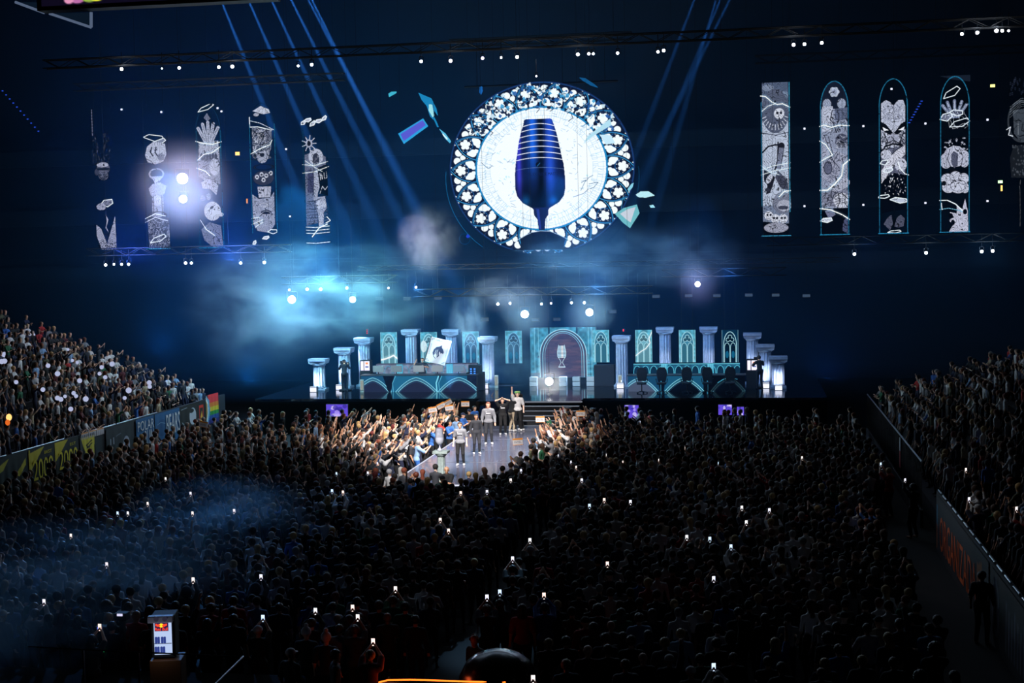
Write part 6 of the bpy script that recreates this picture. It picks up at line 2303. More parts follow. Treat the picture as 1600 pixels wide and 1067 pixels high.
cB.line([(12, 19), (17, 17), (13, 24)], 1.6, (18, 18, 22))
cloth_banner(123, 147, 2.02, 0.75, cB, 'yellow pennant with a black lightning-like emblem beside the 2009 banners')
for k, (a, c) in enumerate([(126, 'left'), (138, 'middle'), (150, 'right')]):
    cB = barcv(12, 8, (196, 196, 204))
    cB.poly([(0, 0), (12, 0), (12, 2), (0, 2)], (214, 150, 90))
    cloth_banner(a, a + 11, 2.12, 1.82, cB, f'small white and orange card on the left rail, {c} of the three', name='rail_card')
cB = barcv(50, 45, (20, 24, 36))
cB.ell(36, 28, 6, 13, (150, 156, 176))
cB.ell(36, 24, 2.5, 3, (20, 24, 36))
cB.ell(36, 33, 2.5, 3, (20, 24, 36))
cB.line([(8, 14), (8, 20)], 1.6, (150, 156, 170))
cB.line([(13, 13), (13, 20)], 1.6, (150, 156, 170))
cB.line([(18, 12), (26, 10)], 1.2, (90, 96, 110))
cloth_banner(164, 207, 2.0, 0.3, cB, 'dark banner with a pale round figure left of the blue banners')
blu = (22, 84, 136)
cB = barcv(34, 45, blu)
cloth_banner(211, 239, 2.03, 0.25, cB, 'blue banner with tall white letters, left one of the two blue banners', [('POLAR', 0.5, 0.78, 0.9, 0.26, wht), ('RUIN', 0.68, 0.40, 0.5, 0.44, wht)])
cB = barcv(44, 45, blu)
cB.ell(12, 22, 9, 12, (14, 70, 120))
cB.line([(4, 16), (10, 14), (18, 17)], 0.8, (120, 150, 180))
cloth_banner(240.5, 279, 2.03, 0.5, cB, 'blue banner with big white letters reading BEARS', [('BEARS', 0.70, 0.52, 0.56, 0.66, wht)])
cB = barcv(46, 45, (14, 15, 20))
cB.ell(22, 18, 6, 12, (176, 180, 196))
cB.ell(20, 10, 4, 3, (14, 15, 20))
cB.poly([(2, 22), (6, 28), (8, 40), (10, 40), (12, 26), (9, 32), (5, 24)], (150, 160, 170))
cB.line([(2, 5), (12, 4)], 1.0, (130, 140, 150))
cB.poly([(34, 6), (42, 6), (42, 36), (34, 38)], (190, 40, 30))
cB.poly([(35, 10), (41, 10), (41, 34), (35, 36)], (14, 14, 18))
cB.poly([(36, 22), (38.5, 14), (41, 30), (36, 32)], (214, 160, 40))
cloth_banner(280, 320, 2.05, 0.4, cB, 'black banner with white figure and red-yellow square left of the rainbow flag')
cB = barcv(20, 34, (90, 20, 30))
for i, c in enumerate([(206, 44, 54), (206, 44, 54), (200, 110, 40), (196, 170, 40), (40, 130, 60), (30, 70, 140), (40, 40, 110)]):
    cB.poly([(4, i * 4.9), (20, i * 4.9), (20, (i + 1) * 4.9), (4, (i + 1) * 4.9)], c)
cB.poly([(0, 0), (5, 6), (6, 20), (3, 34), (0, 34)], (90, 150, 190))
cB.poly([(0, 2), (3, 8), (4, 20), (1, 32), (0, 32)], (206, 206, 206))
cB.poly([(0, 6), (2, 10), (2.4, 20), (0, 28)], (150, 120, 60))
cloth_banner(320.5, 340, 2.25, 0.7, cB, 'rainbow pride flag hung at the far end of the left barrier', name='rainbow_flag')

# right barrier: fence, then panelled wall with its banner
t = empty('fence', (RX, 60.0, 0), 'dark barred fence along the far part of the right stand', 'fence')
b = MB()
for i in range(60):
    y = -11 + i * 0.37
    b.tube((0, y, 0.6), (0, y, 2.22), 0.014, n=5)
b.build('bars', metal, t)
MB().tube((0, -11.1, 2.25), (0, 10.8, 2.25), 0.03, n=8).build('rail', mat('rail_grey', (0, 0, 0)), t)
MB().box((0, -0.1, 0.3), (0.1, 22, 0.6)).build('kick_board', mat('barrier_dark', (0, 0, 0)), t)
t = empty('barrier_wall', (RX + 0.06, 36.6, 0), 'dark barrier wall with dashed pale rail in front of the right stand', 'barrier')
MB().box((0, 0, 0.96), (0.12, 17.0, 1.92)).build('panel', mat('barrier_dark', (0, 0, 0)), t)
for i in range(16):
    MB().tube((-0.02, 8.4 - i * 1.05, 1.96), (-0.02, 8.4 - i * 1.05 - 0.72, 1.96), 0.022, n=6).build('rail_segment', mat('rail_pale', (186, 194, 214), 0.35, 0.4), t)
t = empty('cloth_banner', (RX - 0.03, 44.9, 0.15), 'dark banner with big orange letters on the right barrier wall', 'banner')
cB = Canvas(70, 16, 1.6, bg=(20, 26, 40), alpha=1.0)
cB.poly([(0, 3), (2, 3), (2.4, 9), (0.5, 9)], (30, 110, 150))
cB.poly([(0, 8), (1.6, 9), (1.2, 16), (0, 16)], (190, 96, 40))
cB.poly([(57, 4), (63, 2), (62, 10), (59, 16), (57, 12)], (150, 86, 40))
cB.build('cloth', (0, 0, 1.7), (0, -9.6, 0), (0, 0, -1.7), vcol_mat('banner_cloth'), t)
text_obj('lettering', 'ORGANIZADA', 0.5, mat('print_orange', (206, 92, 34), 0.8), t, (-0.01, -4.3, 0.62), (math.pi / 2, 0, -math.pi / 2), width=6.9, height=1.05, extrude=0.002)
t = empty('cloth_banner', (RX - 0.03, 35.0, 0.15), 'dark banner with a round wreath emblem and pale strokes near the right picture edge', 'banner')
cB = Canvas(60, 16, 1.6, bg=(16, 19, 30), alpha=1.0)
cB.ell(6, 8, 4, 6.5, (92, 100, 118), ring=1.0)
cB.ell(6, 8, 2.2, 4.0, (60, 68, 86), ring=0.6)
for k in range(12):
    cB.line([(18 + 3 * k, 4 + (k % 3)), (17.5 + 3 * k, 14)], 0.8, (120, 126, 144))
cB.build('cloth', (0, 0, 1.7), (0, -7.0, 0), (0, 0, -1.7), vcol_mat('banner_cloth'), t)
# pale and red strip on the far fence
t = empty('hanging_scarf', (RX - 0.05, 55.3, 1.0), 'narrow white and red scarf hanging on the right barred fence', 'scarf')
MB().box((0, 0, 0.95), (0.02, 0.28, 0.5)).build('white_part', mat('print_white', (0, 0, 0)), t)
MB().box((0, 0, 0.38), (0.02, 0.28, 0.64)).build('red_part', mat('print_red', (170, 40, 50), 0.8), t)

# ================================================================== the crowd
CATX, CATY = -11.2, 58.0


def face(x, y):
    if y > 48 and abs(x - CATX) < 12:
        tx, ty = (CATX, min(max(y + 0.5, 53.5), 68))
    else:
        tx, ty = (CATX, 68)
    return -math.atan2(tx - x, ty - y)


SHIRTS = ['black'] * 8 + ['charcoal'] * 5 + ['navy'] * 4 + ['grey'] * 3 + ['white'] * 3 + ['blue', 'maroon', 'olive', 'beige', 'light blue', 'red', 'green']
HAIRL = [('short', 'dark')] * 6 + [('short', 'brown')] * 6 + [('short', 'blond')] * 3 + [('long', 'brown')] * 2 + [('long', 'dark')] * 2 + [('long', 'blond')] + [('cap', 'black')] * 2 + [('cap', 'white')] + [('curly', 'dark')] + [('bun', 'brown')] + [('none', 'dark')] + [('hood', 'x')]
hair_word = {'short': 'short {} hair', 'long': 'long {} hair', 'cap': 'a {} cap', 'curly': 'curly {} hair', 'bun': '{} hair in a bun', 'none': 'a shaved head', 'hood': 'the hood up', 'beanie': 'a {} bobble hat'}
usedlab = {}


def crowd_label(shirt, hair, hcol, pose, zone, sleeve):
    top = 'hoodie' if hair == 'hood' else ('long-sleeved top' if sleeve == 'long' else 'T-shirt')
    hw = hair_word[hair].format(hcol if hair != 'none' else '')
    return f'spectator in a {shirt} {top} with {hw}, {pose}, {zone}'


def shorten(s):
    w_ = s.split()
    return s if len(w_) <= 16 else None


def zone(x, y):
    if y > 49.5 and x < CW[0]:
        return 'left of the catwalk'
    if y > 49.5 and x > CW[1] and x < -5:
        return 'right of the catwalk'
    px, py, z = proj((x, y, 1.6))
    if py > 930:
        return ('at the lower left', 'at the bottom centre', 'at the lower right')[0 if px < 480 else (1 if px < 900 else 2)]
    if py > 830:
        return ('near the blue smoke', 'in the near middle', 'near the right aisle')[0 if px < 480 else (1 if px < 950 else 2)]
    return ('mid-floor left', 'before the podium', 'mid-floor right')[0 if px < 520 else (1 if px < 900 else 2)]


POSE_SHORT = {'standing with arms down': 'arms down', 'with both arms raised': 'both arms raised', 'holding a phone up in both hands': 'lifting a phone', 'with one arm raised': 'one arm raised',
              'clapping at chest height': 'hands together', 'reaching forward': 'reaching forward', 'with arms crossed': 'arms crossed'}


def spectator(x, y, z=0.0, pose=None, zn=None, scale=None, shirt=None, lit=False, rz=None, hair=None, label=None, skin=None):
    r = rng.random()
    if pose is None:
        if lit:
            pose = ['with both arms raised', 'holding a phone up in both hands', 'with one arm raised', 'clapping at chest height', 'reaching forward', 'with both arms raised', 'holding a phone up in both hands'][int(rng.integers(7))]
        else:
            pose = ['standing with arms down', 'standing with arms down', 'clapping at chest height', 'with arms crossed'][int(rng.integers(4))] if r < 0.96 else 'with one arm raised'
    if shirt is None:
        shirt = SHIRTS[int(rng.integers(len(SHIRTS)))]
    hs, hc = hair or HAIRL[int(rng.integers(len(HAIRL)))]
    slv = 'long' if rng.random() < 0.25 or hs == 'hood' else 'short'
    sc = scale or float(rng.uniform(0.95, 1.05))
    zn = zn or zone(x, y)
    if label is None:
        zn_ = zn
        hw = {'short': f'{hc} hair', 'long': f'long {hc} hair', 'cap': f'{hc} cap', 'curly': 'curly hair', 'bun': 'hair bun', 'none': 'shaved head', 'hood': 'hood up'}[hs]
        label = f'spectator in {shirt} {"long sleeves" if slv == "long" else "T-shirt"}, {hw}, {POSE_SHORT.get(pose, pose)}, {zn}'
    OCC.append((x, y))
    o = person((x, y, z), face(x, y) + float(rng.uniform(-0.2, 0.2)) if rz is None else rz, pose, shirt, 'black' if rng.random() < 0.6 else 'navy', hs, hc,
               skin or ['fair', 'tan', 'fair', 'brown', 'pale'][int(rng.integers(5))], label, 'spectators ' + zn, sc, slv)
    return o


def free(x, y):
    if CW[0] - 0.35 < x < CW[1] + 0.30 and y > CW[2] - 0.55:
        return False
    if CW[0] - 1.0 < x < CW[0] and y > 52:
        return False
    if -7.0 < x < -5.9 and y < 46:
        return False
    if -7.1 < x < -5.5 and 27 < y < 33:
        return False
    if x > 3.9 and y < 50:
        return False
    if x > 4.9 or x < -26.9:
        return False
    if y > 70.0:
        return False
    if abs(x - OCC[10][0]) < 0.75 and 0.2 < OCC[10][1] - y < 2.3:
        return False
    if y < 28.6 and -9.6 < x < -4.2:
        return False
    if x < -9.3 and y < 28.6:
        return False
    return True


# named people near the camera
special = [((743, 1000), 'black', ('none', 'dark'), 'standing with arms down', 'crew member with headphones and a thin aerial in the lit aisle at the bottom', math.pi * 0.8),
           ((478, 990), 'charcoal', ('beanie', 'white'), 'standing with arms down', 'spectator in a pale bobble hat, left one of the pair at the bottom', 0.0),
           ((509, 998), 'charcoal', ('beanie', 'white'), 'standing with arms down', 'spectator in a pale bobble hat, right one of the pair at the bottom', 0.0),
           ((453, 1022), 'black', ('cap', 'white'), 'standing with arms down', 'spectator in a white cap below the two bobble hats', -0.5),
           ((523, 1024), 'grey', ('short', 'brown'), 'standing with arms down', 'bearded spectator in a grey jacket turned sideways at the bottom', -1.2),
           ((247, 828), 'beige', ('long', 'red'), 'with one arm raised', 'spectator with long red hair glowing in front of the blue smoke', -0.2),
           ((283, 835), 'charcoal', ('short', 'dark'), 'with one arm raised', 'spectator holding a phone high beside the long red hair', 0.0),
           ((131, 890), 'navy', ('short', 'dark'), 'standing with arms down', 'spectator silhouetted against the blue smoke, left of the close pair', -0.1),
           ((160, 890), 'navy', ('short', 'brown'), 'standing with arms down', 'spectator silhouetted against the blue smoke, right of the close pair', -0.1),
           ((1534, 900), 'black', ('short', 'dark'), 'standing with arms down', 'dark figure standing before the right barrier wall', -0.4)]
for (px, py), sh, hr, pose, lab, rz in special:
    p = atZ(px, py, 1.64)
    spectator(p[0], p[1], pose=pose, shirt=sh, hair=hr, label=lab, rz=rz, scale=1.0, zn='near the camera')

p = atZ(743, 1000, 1.64)
t = empty('headset', (p[0], p[1], 1.64), 'black headphones with aerial worn by the crew member in the aisle', 'headset', None, math.pi * 0.8)
b = MB()
for i in range(10):
    a0, a1 = math.pi * i / 10, math.pi * (i + 1) / 10
    b.tube((0.108 * math.cos(a0), 0.02, 0.02 + 0.118 * math.sin(a0)), (0.108 * math.cos(a1), 0.02, 0.02 + 0.118 * math.sin(a1)), 0.009, n=6)
b.build('headband', mat('headset_grey', (120, 124, 134), 0.3, 0.5), t)
for s_ in (-1, 1):
    MB().tube((s_ * 0.095, 0.02, 0.01), (s_ * 0.13, 0.02, 0.01), 0.042, n=14).build('ear_cup', black, t)
MB().tube((0.02, -0.1, 0.0), (0.03, -0.1, 0.42), 0.006, n=5).build('aerial', black, t)

# phones held up, each with its holder
phones = [(801, 874), (850, 931), (949, 882), (618, 921), (551, 950), (559, 965), (493, 955), (583, 1003), (408, 902), (411, 966), (688, 813), (701, 830), (985, 785), (921, 791), (944, 782),
          (909, 751), (947, 712), (892, 723), (900, 731), (973, 723), (1029, 720), (1070, 701), (1122, 725), (1202, 798), (1166, 817), (1073, 840), (1109, 843), (1142, 855), (1159, 794), (1253, 716),
          (1140, 667), (231, 788), (184, 803), (200, 803), (301, 803), (366, 799), (111, 838), (167, 883), (69, 941), (187, 960), (156, 980), (302, 907), (298, 772), (259, 749), (833, 1061), (720, 771),
          (761, 769), (761, 934), (781, 926), (828, 845), (536, 770), (519, 768), (814, 736), (798, 751), (526, 741), (872, 713), (1414, 751), (1376, 726), (1000, 660), (560, 690), (580, 668), (596, 700), (620, 664),
          (575, 740), (590, 725), (612, 690), (640, 655), (1509, 735), (1514, 781), (1588, 796), (1115, 905), (1115, 1042)]
cols_p = [(235, 235, 255), (255, 225, 215), (200, 225, 255), (245, 245, 250), (255, 240, 235)]
bands = {}
for (px, py) in phones:
    bands.setdefault(min((py - 650) // 60, 6), []).append((px, py))
bandw = ['nearest the stage', 'just below stage level', 'level with the podium foot', 'in the middle of the floor', 'in the lower middle', 'in the lower part of the crowd', 'at the bottom of the picture']
for k, lst in bands.items():
    lst.sort()
    for i, (px, py) in enumerate(lst):
        if px > 1490:
            pz = 3.4
            # in the right stand
            q = atZ(px, py, pz)
            for _ in range(12):
                row = max(0, (q[0] - 6.06) / 0.88)
                pz = 0.75 + 0.26 * int(row) + 1.82
                q = atZ(px, py, pz)
            base = pz - 1.82
        else:
            q = atZ(px, py, 1.82)
            base = 0.0
        rz = face(q[0], q[1])
        hx_, hy_ = q[0] + math.sin(rz) * 0.38, q[1] - math.cos(rz) * 0.38
        if base == 0.0 and not free(hx_, hy_) and k >= 0:
            if CW[0] - 0.4 < hx_ < CW[1] + 0.4 and hy_ > CW[2] - 0.5:
                continue
        t = empty('phone', q, f'lit phone screen held up {bandw[k]}, {ORD[i]} from the left', 'phone', 'phones held up in the crowd', rz)
        MB().box((0, 0, 0), (0.082, 0.010, 0.162)).build('phone_body', black, t)
        c = cols_p[(px + py) % 5]
        MB().box((0, -0.006, 0), (0.074, 0.004, 0.150)).build('phone_screen', emit('phone_screen_%d' % ((px + py) % 5), c, 1.5), t)
        if not taken(hx_, hy_, 0.2):
            spectator(hx_, hy_, base, 'holding a phone up in both hands', rz=rz, scale=1.0, label=f'spectator lifting the {ORD[i]} phone from the left {bandw[k]}')

# placards held beside the catwalk
cards = [(676, 640, 0.3), (689, 634, 0.9), (700, 629, 1.0), (702, 637, 0.2), (727, 631, 0.0), (844, 655, 0.0), (907, 646, 0.0), (809, 690, 0.1), (318, 663, -0.4)]
cw_ = ['square white card with orange stripes, leftmost of the raised cards', 'tilted white and orange card raised behind the square card', 'tilted white and orange card, highest of the raised cards', 'white and orange card just under the highest card',
       'white and orange card raised left of the blue-shirted staff', 'white and orange card raised at the right foot of the stairs', 'white and orange card far right of the stairs', 'orange card held low beside the catwalk right edge', 'small white and orange card in front of the left banners']
for (px, py, rot), lab in zip(cards, cw_):
    q = atZ(px, py, 2.05)
    t = empty('placard', q, lab, 'placard', 'cards held up in the crowd')
    t.rotation_euler = (0, -rot * 0.5, 0.1)
    MB().box((0, 0, 0), (0.40, 0.012, 0.27)).build('card', mat('card_white', (212, 210, 214), 0.7), t)
    MB().box((0, -0.008, 0.105), (0.40, 0.006, 0.06)).build('orange_stripe', mat('card_orange', (222, 140, 40), 0.7), t)
    MB().box((0, -0.008, -0.125), (0.40, 0.006, 0.02)).build('orange_stripe', mat('card_orange', (0, 0, 0)), t)
    text_obj('lettering', 'INTEL', 0.1, mat('card_ink', (90, 96, 120), 0.7), t, (0, -0.008, -0.02), (math.pi / 2, 0, 0), width=0.28, height=0.08, extrude=0.001)
    if not taken(q[0], q[1] + 0.1, 0.3) and free(q[0], q[1] + 0.15):
        spectator(q[0], q[1] + 0.12, pose='with both arms raised', rz=math.pi if px < 800 and False else face(q[0], q[1]), lit=True, label=f'spectator with raised arms under the {lab.split(",")[0]}' if len(lab.split(",")[0].split()) < 9 else None)

# the brightly lit rows along both sides of the catwalk
slots = []
for y in np.arange(51.0, 70.0, 0.62):
    for x in np.arange(CW[0] - 1.15, CW[0] - 4.2, -0.55):
        slots.append((x, y, True))
    for x in np.arange(CW[1] + 0.45, CW[1] + 3.0, 0.55):
        if y > 60:
            slots.append((x, y, True))
rng.shuffle(slots)
slots.sort(key=lambda s: min(abs(s[0] - CW[0]), abs(s[0] - CW[1])) + (0 if s[0] < CW[0] else 0.6))
n_lit = 0
for x, y, _ in slots:
    if n_lit >= 92:
        break
    x += rng.uniform(-0.12, 0.12)
    y += rng.uniform(-0.12, 0.12)
    if taken(x, y, 0.42) or not free(x, y):
        continue
    spectator(x, y, lit=True)
    n_lit += 1

# nearest rows
near = []
yy = 26.6
row = 0
while yy < 70:
    for x in np.arange(-27.6, 5.0, 0.60):
        near.append((x + (0.3 if row % 2 else 0) + rng.uniform(-0.13, 0.13), yy + rng.uniform(-0.16, 0.16)))
    yy += 0.80 if yy < 62 else 0.95
    row += 1
cand = []
for x, y in near:
    if not free(x, y) or taken(x, y, 0.40):
        continue
    px, py, z = proj((x, y, 1.5))
    if -30 < px < 1630 and 560 < py < 1090:
        dens = 1.0
        if y > 64 and (x > -7 or x < -17):
            dens = 0.42
        if y < 30.5 and px > 380:
            dens = 0.62
        if rng.random() < dens:
            cand.append((x, y))
cand.sort(key=lambda c: c[1])
n_left = 298 - NP
for x, y in cand[:n_left]:
    spectator(x, y)
rest = cand[n_left:]

# everybody farther off, one object
def coarse(pose, hair):
    P, hx = body_prims(**dict(POSES[pose], fingers=False))
    P = [dict(p, reg=(p['reg'] if p['reg'] != SKIN + 10 else SKIN) % 10) for p in P]
    # fatten thin limbs a little so the wide grid keeps them
    P = [dict(p, ra=max(p['ra'], 0.034), rb=max(p['rb'], 0.03)) for p in P if not (p['ra'] < 0.02)]
    P.append(cone(hx + (0, -0.022, 0.045), hx + (0, -0.02, 0.04), 0.106, 0.104, HAIR))
    if hair == 'long':
        P.append(cone(hx + (0, -0.07, 0.0), hx + (0, -0.08, -0.2), 0.07, 0.06, HAIR))
    res = 0.046
    lo = (-0.62, -0.40, -0.03)
    shp = (28, 28, 50)
    d, reg = sdf_eval(P, lo, shp, res)
    vs, q, cell = surface_nets(d, lo, res)
    return vs, q, reg[cell[:, 0], cell[:, 1], cell[:, 2]]


CT = [coarse('standing with arms down', 'short'), coarse('standing with arms down', 'long'), coarse('clapping at chest height', 'short'), coarse('with both arms raised', 'short'),
      coarse('with one arm raised', 'short'), coarse('holding a phone up in both hands', 'short'), coarse('reaching forward', 'short')]
everyone = [(x, y, 0.0, face(x, y) + rng.uniform(-0.25, 0.25), (rng.choice([0, 0, 1, 2, 3, 4, 5, 6]) if y > 56 and abs(x - CATX) < 8 else rng.choice([0, 0, 0, 0, 1, 1, 2, 2, 2, 5 if rng.random() < 0.4 else 0])), 1.0) for x, y in rest]
# left stand
for k in range(16):
    for y in np.arange(42, 74.2, 0.62):
        if rng.random() < 0.80:
            x = -29.15 - 0.88 * k + rng.uniform(-0.1, 0.1)
            if proj((x, y, 2))[0] > -60:
                everyone.append((x, y + rng.uniform(-0.15, 0.15), 0.8 + 0.33 * k, -math.atan2(CATX - x, 66 - y) + rng.uniform(-0.2, 0.2), rng.choice([0, 0, 0, 1, 2, 2, 2, 5]), 1.5))
for k in range(12):
    for y in np.arange(29, 73.5, 0.62):
        if rng.random() < 0.78:
            x = 6.5 + 0.88 * k + rng.uniform(-0.1, 0.1)
            if proj((x, y, 2))[0] < 1660:
                everyone.append((x, y + rng.uniform(-0.15, 0.15), 0.75 + 0.26 * k, -math.atan2(CATX - x, 66 - y) + rng.uniform(-0.2, 0.2), rng.choice([0, 0, 0, 1, 2, 2, 2, 4]), 1.0))
Vs, Qs, Cs = [], [], []
base = 0
skl = [lin(np.array(c) / 255) for c in [(226, 178, 152), (196, 146, 116), (132, 90, 68), (238, 200, 180)]]
for (x, y, z, rz, ti, white) in everyone:
    vs, q, reg = CT[int(ti)]
    s = rng.uniform(0.94, 1.05)
    c, sn = math.cos(rz), math.sin(rz)
    V = np.empty_like(vs)
    V[:, 0] = (vs[:, 0] * c - vs[:, 1] * sn) * s + x
    V[:, 1] = (vs[:, 0] * sn + vs[:, 1] * c) * s + y
    V[:, 2] = vs[:, 2] * s + z
    sh = 'white' if rng.random() < 0.08 * white else SHIRTS[int(rng.integers(len(SHIRTS) - (4 if rng.random() < 0.5 else 0)))]
    colr = np.zeros((6, 3))
    colr[SKIN] = skl[int(rng.integers(4))]
    colr[SHIRT] = lin(np.array(CL[sh]) / 255)
    colr[TROU] = lin(np.array(CL['black' if rng.random() < 0.6 else 'navy']) / 255)
    colr[SHOE] = lin(np.array((30, 30, 34)) / 255)
    colr[HAIR] = lin(np.array(HC[['dark', 'dark', 'dark', 'brown', 'brown', 'brown', 'blond', 'red', 'grey'][int(rng.integers(9))]]) / 255)
    if rng.random() < 0.08:
        colr[HAIR] = lin(np.array([(20, 20, 26), (150, 150, 158), (96, 30, 30), (20, 26, 44)][int(rng.integers(4))]) / 255)
    Vs.append(V)
    Qs.append(q + base)
    Cs.append(colr[reg])
    base += len(V)
me = mesh_np('crowd', np.concatenate(Vs), np.concatenate(Qs))
at = me.color_attributes.new('led', 'FLOAT_COLOR', 'POINT')
C_ = np.concatenate(Cs)
at.data.foreach_set('color', np.concatenate([C_, np.ones((len(C_), 1))], 1).astype(np.float32).ravel())
me.shade_smooth()
tag(link_mesh('crowd', me, vcol_mat('crowd_cloth', 0.8)), 'dense dark crowd farther off on the floor and in both side stands', 'crowd', kind='stuff')
print('PEOPLE', NP, 'mass', len(everyone), 'verts', base)

# glowing white balls in the left stand
balls = [(35, 163, 16), (52, 237, 11), (180, 212, 14), (205, 210, 12), (177, 243, 12), (200, 265, 17), (190, 288, 15), (235, 275, 11), (27, 298, 13), (27, 332, 17), (10, 375, 16), (28, 372, 16), (297, 400, 14),
         (355, 450, 16), (447, 368, 10), (477, 381, 10), (492, 493, 15), (628, 410, 13), (615, 450, 12), (650, 472, 13), (692, 390, 16), (100, 502, 13), (265, 548, 14), (455, 570, 13), (470, 588, 12), (402, 590, 11),
         (355, 600, 15), (376, 608, 15), (530, 606, 17), (437, 668, 15), (795, 553, 18), (922, 505, 15), (925, 530, 13), (770, 600, 12), (420, 300, 9)]
bm_ = emit('white_ball_glow', (196, 204, 240), 0.75)
bproto = None
balls.sort(key=lambda b: (min(int(b[1] // 160), 3), b[0]))
bandn = {}
for (x, y, r) in balls:
    px, py = x / 3.953, 470 + y / 3.953
    q = atZ(px, py, 3.0)
    for _ in range(30):
        hgt = 0.8 + 0.375 * max(0.0, -28.7 - q[0]) + 1.75
        q = 0.5 * q + 0.5 * atZ(px, py, min(hgt, 9.3))
    if q[1] > 73.6:
        q = atY(px, py, 73.6)
    s_ = F_PX / proj(q)[2]
    if bproto is None:
        bproto = empty('light_ball', q)
        MB().sphere((0, 0, 0), 1.0, 16, 10).build('ball', bm_, bproto, smooth=True)
        o = bproto
    else:
        o = copy_tree(bproto)
    o.location = Vector([float(c) for c in q])
    rr_ = r / 3.953 / s_
    o.scale = (rr_, rr_, rr_)
    bk = min(int(y // 160), 3)
    bandn[bk] = bandn.get(bk, 0) + 1
    tag(o, f'glowing white ball in the left stand, {ORD[bandn[bk] - 1]} from the left in the {["top", "upper middle", "lower middle", "bottom", "bottom"][bk]} band', 'ball', 'glowing white balls in the left stand')

# orange and red details in the left stand
for (px, py, c, r, lab) in [(14, 652, 'orange_glow', 0.13, 'bright orange glowing lamp low in the left stand'), (12, 660, 'orange_glow2', 0.11, 'dimmer orange glow just under the bright orange lamp')]:
    q = atX(px, py, -29.2)
    tag(MB().sphere((0, 0, 0), r, 12, 8, (0.8, 1, 1.1)).build('hand_lamp', emit(c, (255, 190, 110) if c == 'orange_glow' else (235, 110, 40), 1.6 if c == 'orange_glow' else 0.9), loc=q), lab, 'lamp')

# pit monitors in front of the stage
for (px, py, wd, ht, lab) in [(527, 641, 1.15, 0.62, 'violet-lit monitor screen at the foot of the stage, left of the player desk'), (987, 643, 0.7, 0.66, 'violet-lit monitor screen at the foot of the stage, right of the stairs'),
                              (1133, 640, 0.66, 0.5, 'violet-lit monitor screen below the right player desk'), (1157, 642, 0.34, 0.42, 'small violet screen beside the monitor below the right desk')]:
    q = atY(px, py, 70.6)
    t = empty('floor_monitor', (q[0], 70.6, 0), lab, 'monitor')
    z = q[2]
    cv = Canvas(30, 18, 2.0, bg=(98, 76, 214), alpha=1.0)
    r3 = np.random.default_rng(px)
    for _ in range(14):
        cv.ell(r3.uniform(0, 30), r3.uniform(0, 18), r3.uniform(2, 5), r3.uniform(1, 4), [(190, 170, 255), (52, 40, 150), (230, 220, 255), (70, 60, 190)][int(r3.integers(4))], op=0.7)
    cv.build('screen_face', (-wd / 2, -0.05, z + ht / 2), (wd, 0, 0), (0, 0, -ht), LED, t)
    MB().box((0, 0, z), (wd + 0.04, 0.08, ht + 0.04)).build('screen_back', black, t)
    MB().box((0, 0.05, (z - ht / 2) / 2), (0.3, 0.3, z - ht / 2)).build('stand', black, t)

# ------------------------------------------------------------------ things near the camera
q = atZ(256, 1030, 1.55)
fx, fy_, fz = q
t = empty('drinks_fridge', (fx, fy_, 1.55), 'lit glass-door drinks fridge with a red and yellow sign at the lower left', 'fridge', None, 0.22)
MB().box((0, 0.24, 0.46), (0.47, 0.46, 0.86)).build('case', black, t, bevel=0.015)
MB().box((0, -0.0, 0.43), (0.35, 0.02, 0.66)).build('door', emit('fridge_glow', (188, 208, 246), 0.95), t)
door_o = [c for c in t.children if c.name.startswith('door')][0]
MB().box((0.19, -0.01, 0.43), (0.02, 0.03, 0.7)).build('handle', metal, door_o)
MB().box((-0.03, -0.02, 0.83), (0.50, 0.16, 0.13)).build('header', mat('fridge_header', (196, 190, 206), 0.5), t, bevel=0.01)
head_o = [c for c in t.children if c.name.startswith('header')][0]
for k_, x in enumerate((-0.10, 0.07)):
    MB().lathe([(0.05, 0), (0.05, 0.012), (0.035, 0.012), (0.035, 0)], n=18).build('header_mark', emit('hdr_dark', (40, 38, 52), 1.0), head_o, loc=(x, -0.115, 0.85)).rotation_euler = (math.radians(90), 0, 0)
t2 = MB().box((-0.02, -0.02, 0.665), (0.27, 0.02, 0.165)).build('sign_panel', emit('sign_blue', (60, 40, 90), 0.6), t)
sg = MB().lathe([(0.04, 0), (0.04, 0.01)], n=24).build('sun_disc', emit('sun_yellow', (255, 214, 40), 1.3), t2, loc=(-0.02, -0.035, 0.70))
sg.rotation_euler = (math.radians(90), 0, 0)
for s_ in (-1, 1):
    pts = [(0.01, 0.0), (0.045, 0.028), (0.075, 0.022), (0.10, 0.04), (0.118, 0.018), (0.105, -0.012), (0.08, -0.008), (0.075, -0.026), (0.05, -0.018), (0.045, -0.028), (0.03, -0.016)]
    MB().prism([(-0.02 + s_ * a, -0.045, 0.70 + c) for a, c in pts], (0, 0, 0), (0, -0.006, 0)).build('bull_shape', emit('bull_red', (255, 70, 40), 1.2), t2)
text_obj('sign_lettering', 'Red Bull', 0.1, emit('bull_red', (0, 0, 0)), t2, (-0.02, -0.036, 0.622), (math.pi / 2, 0, 0), width=0.25, height=0.06)
can = MB().lathe([(0.018, 0), (0.024, 0.008), (0.024, 0.12), (0.018, 0.13)], n=12)
kk = 0
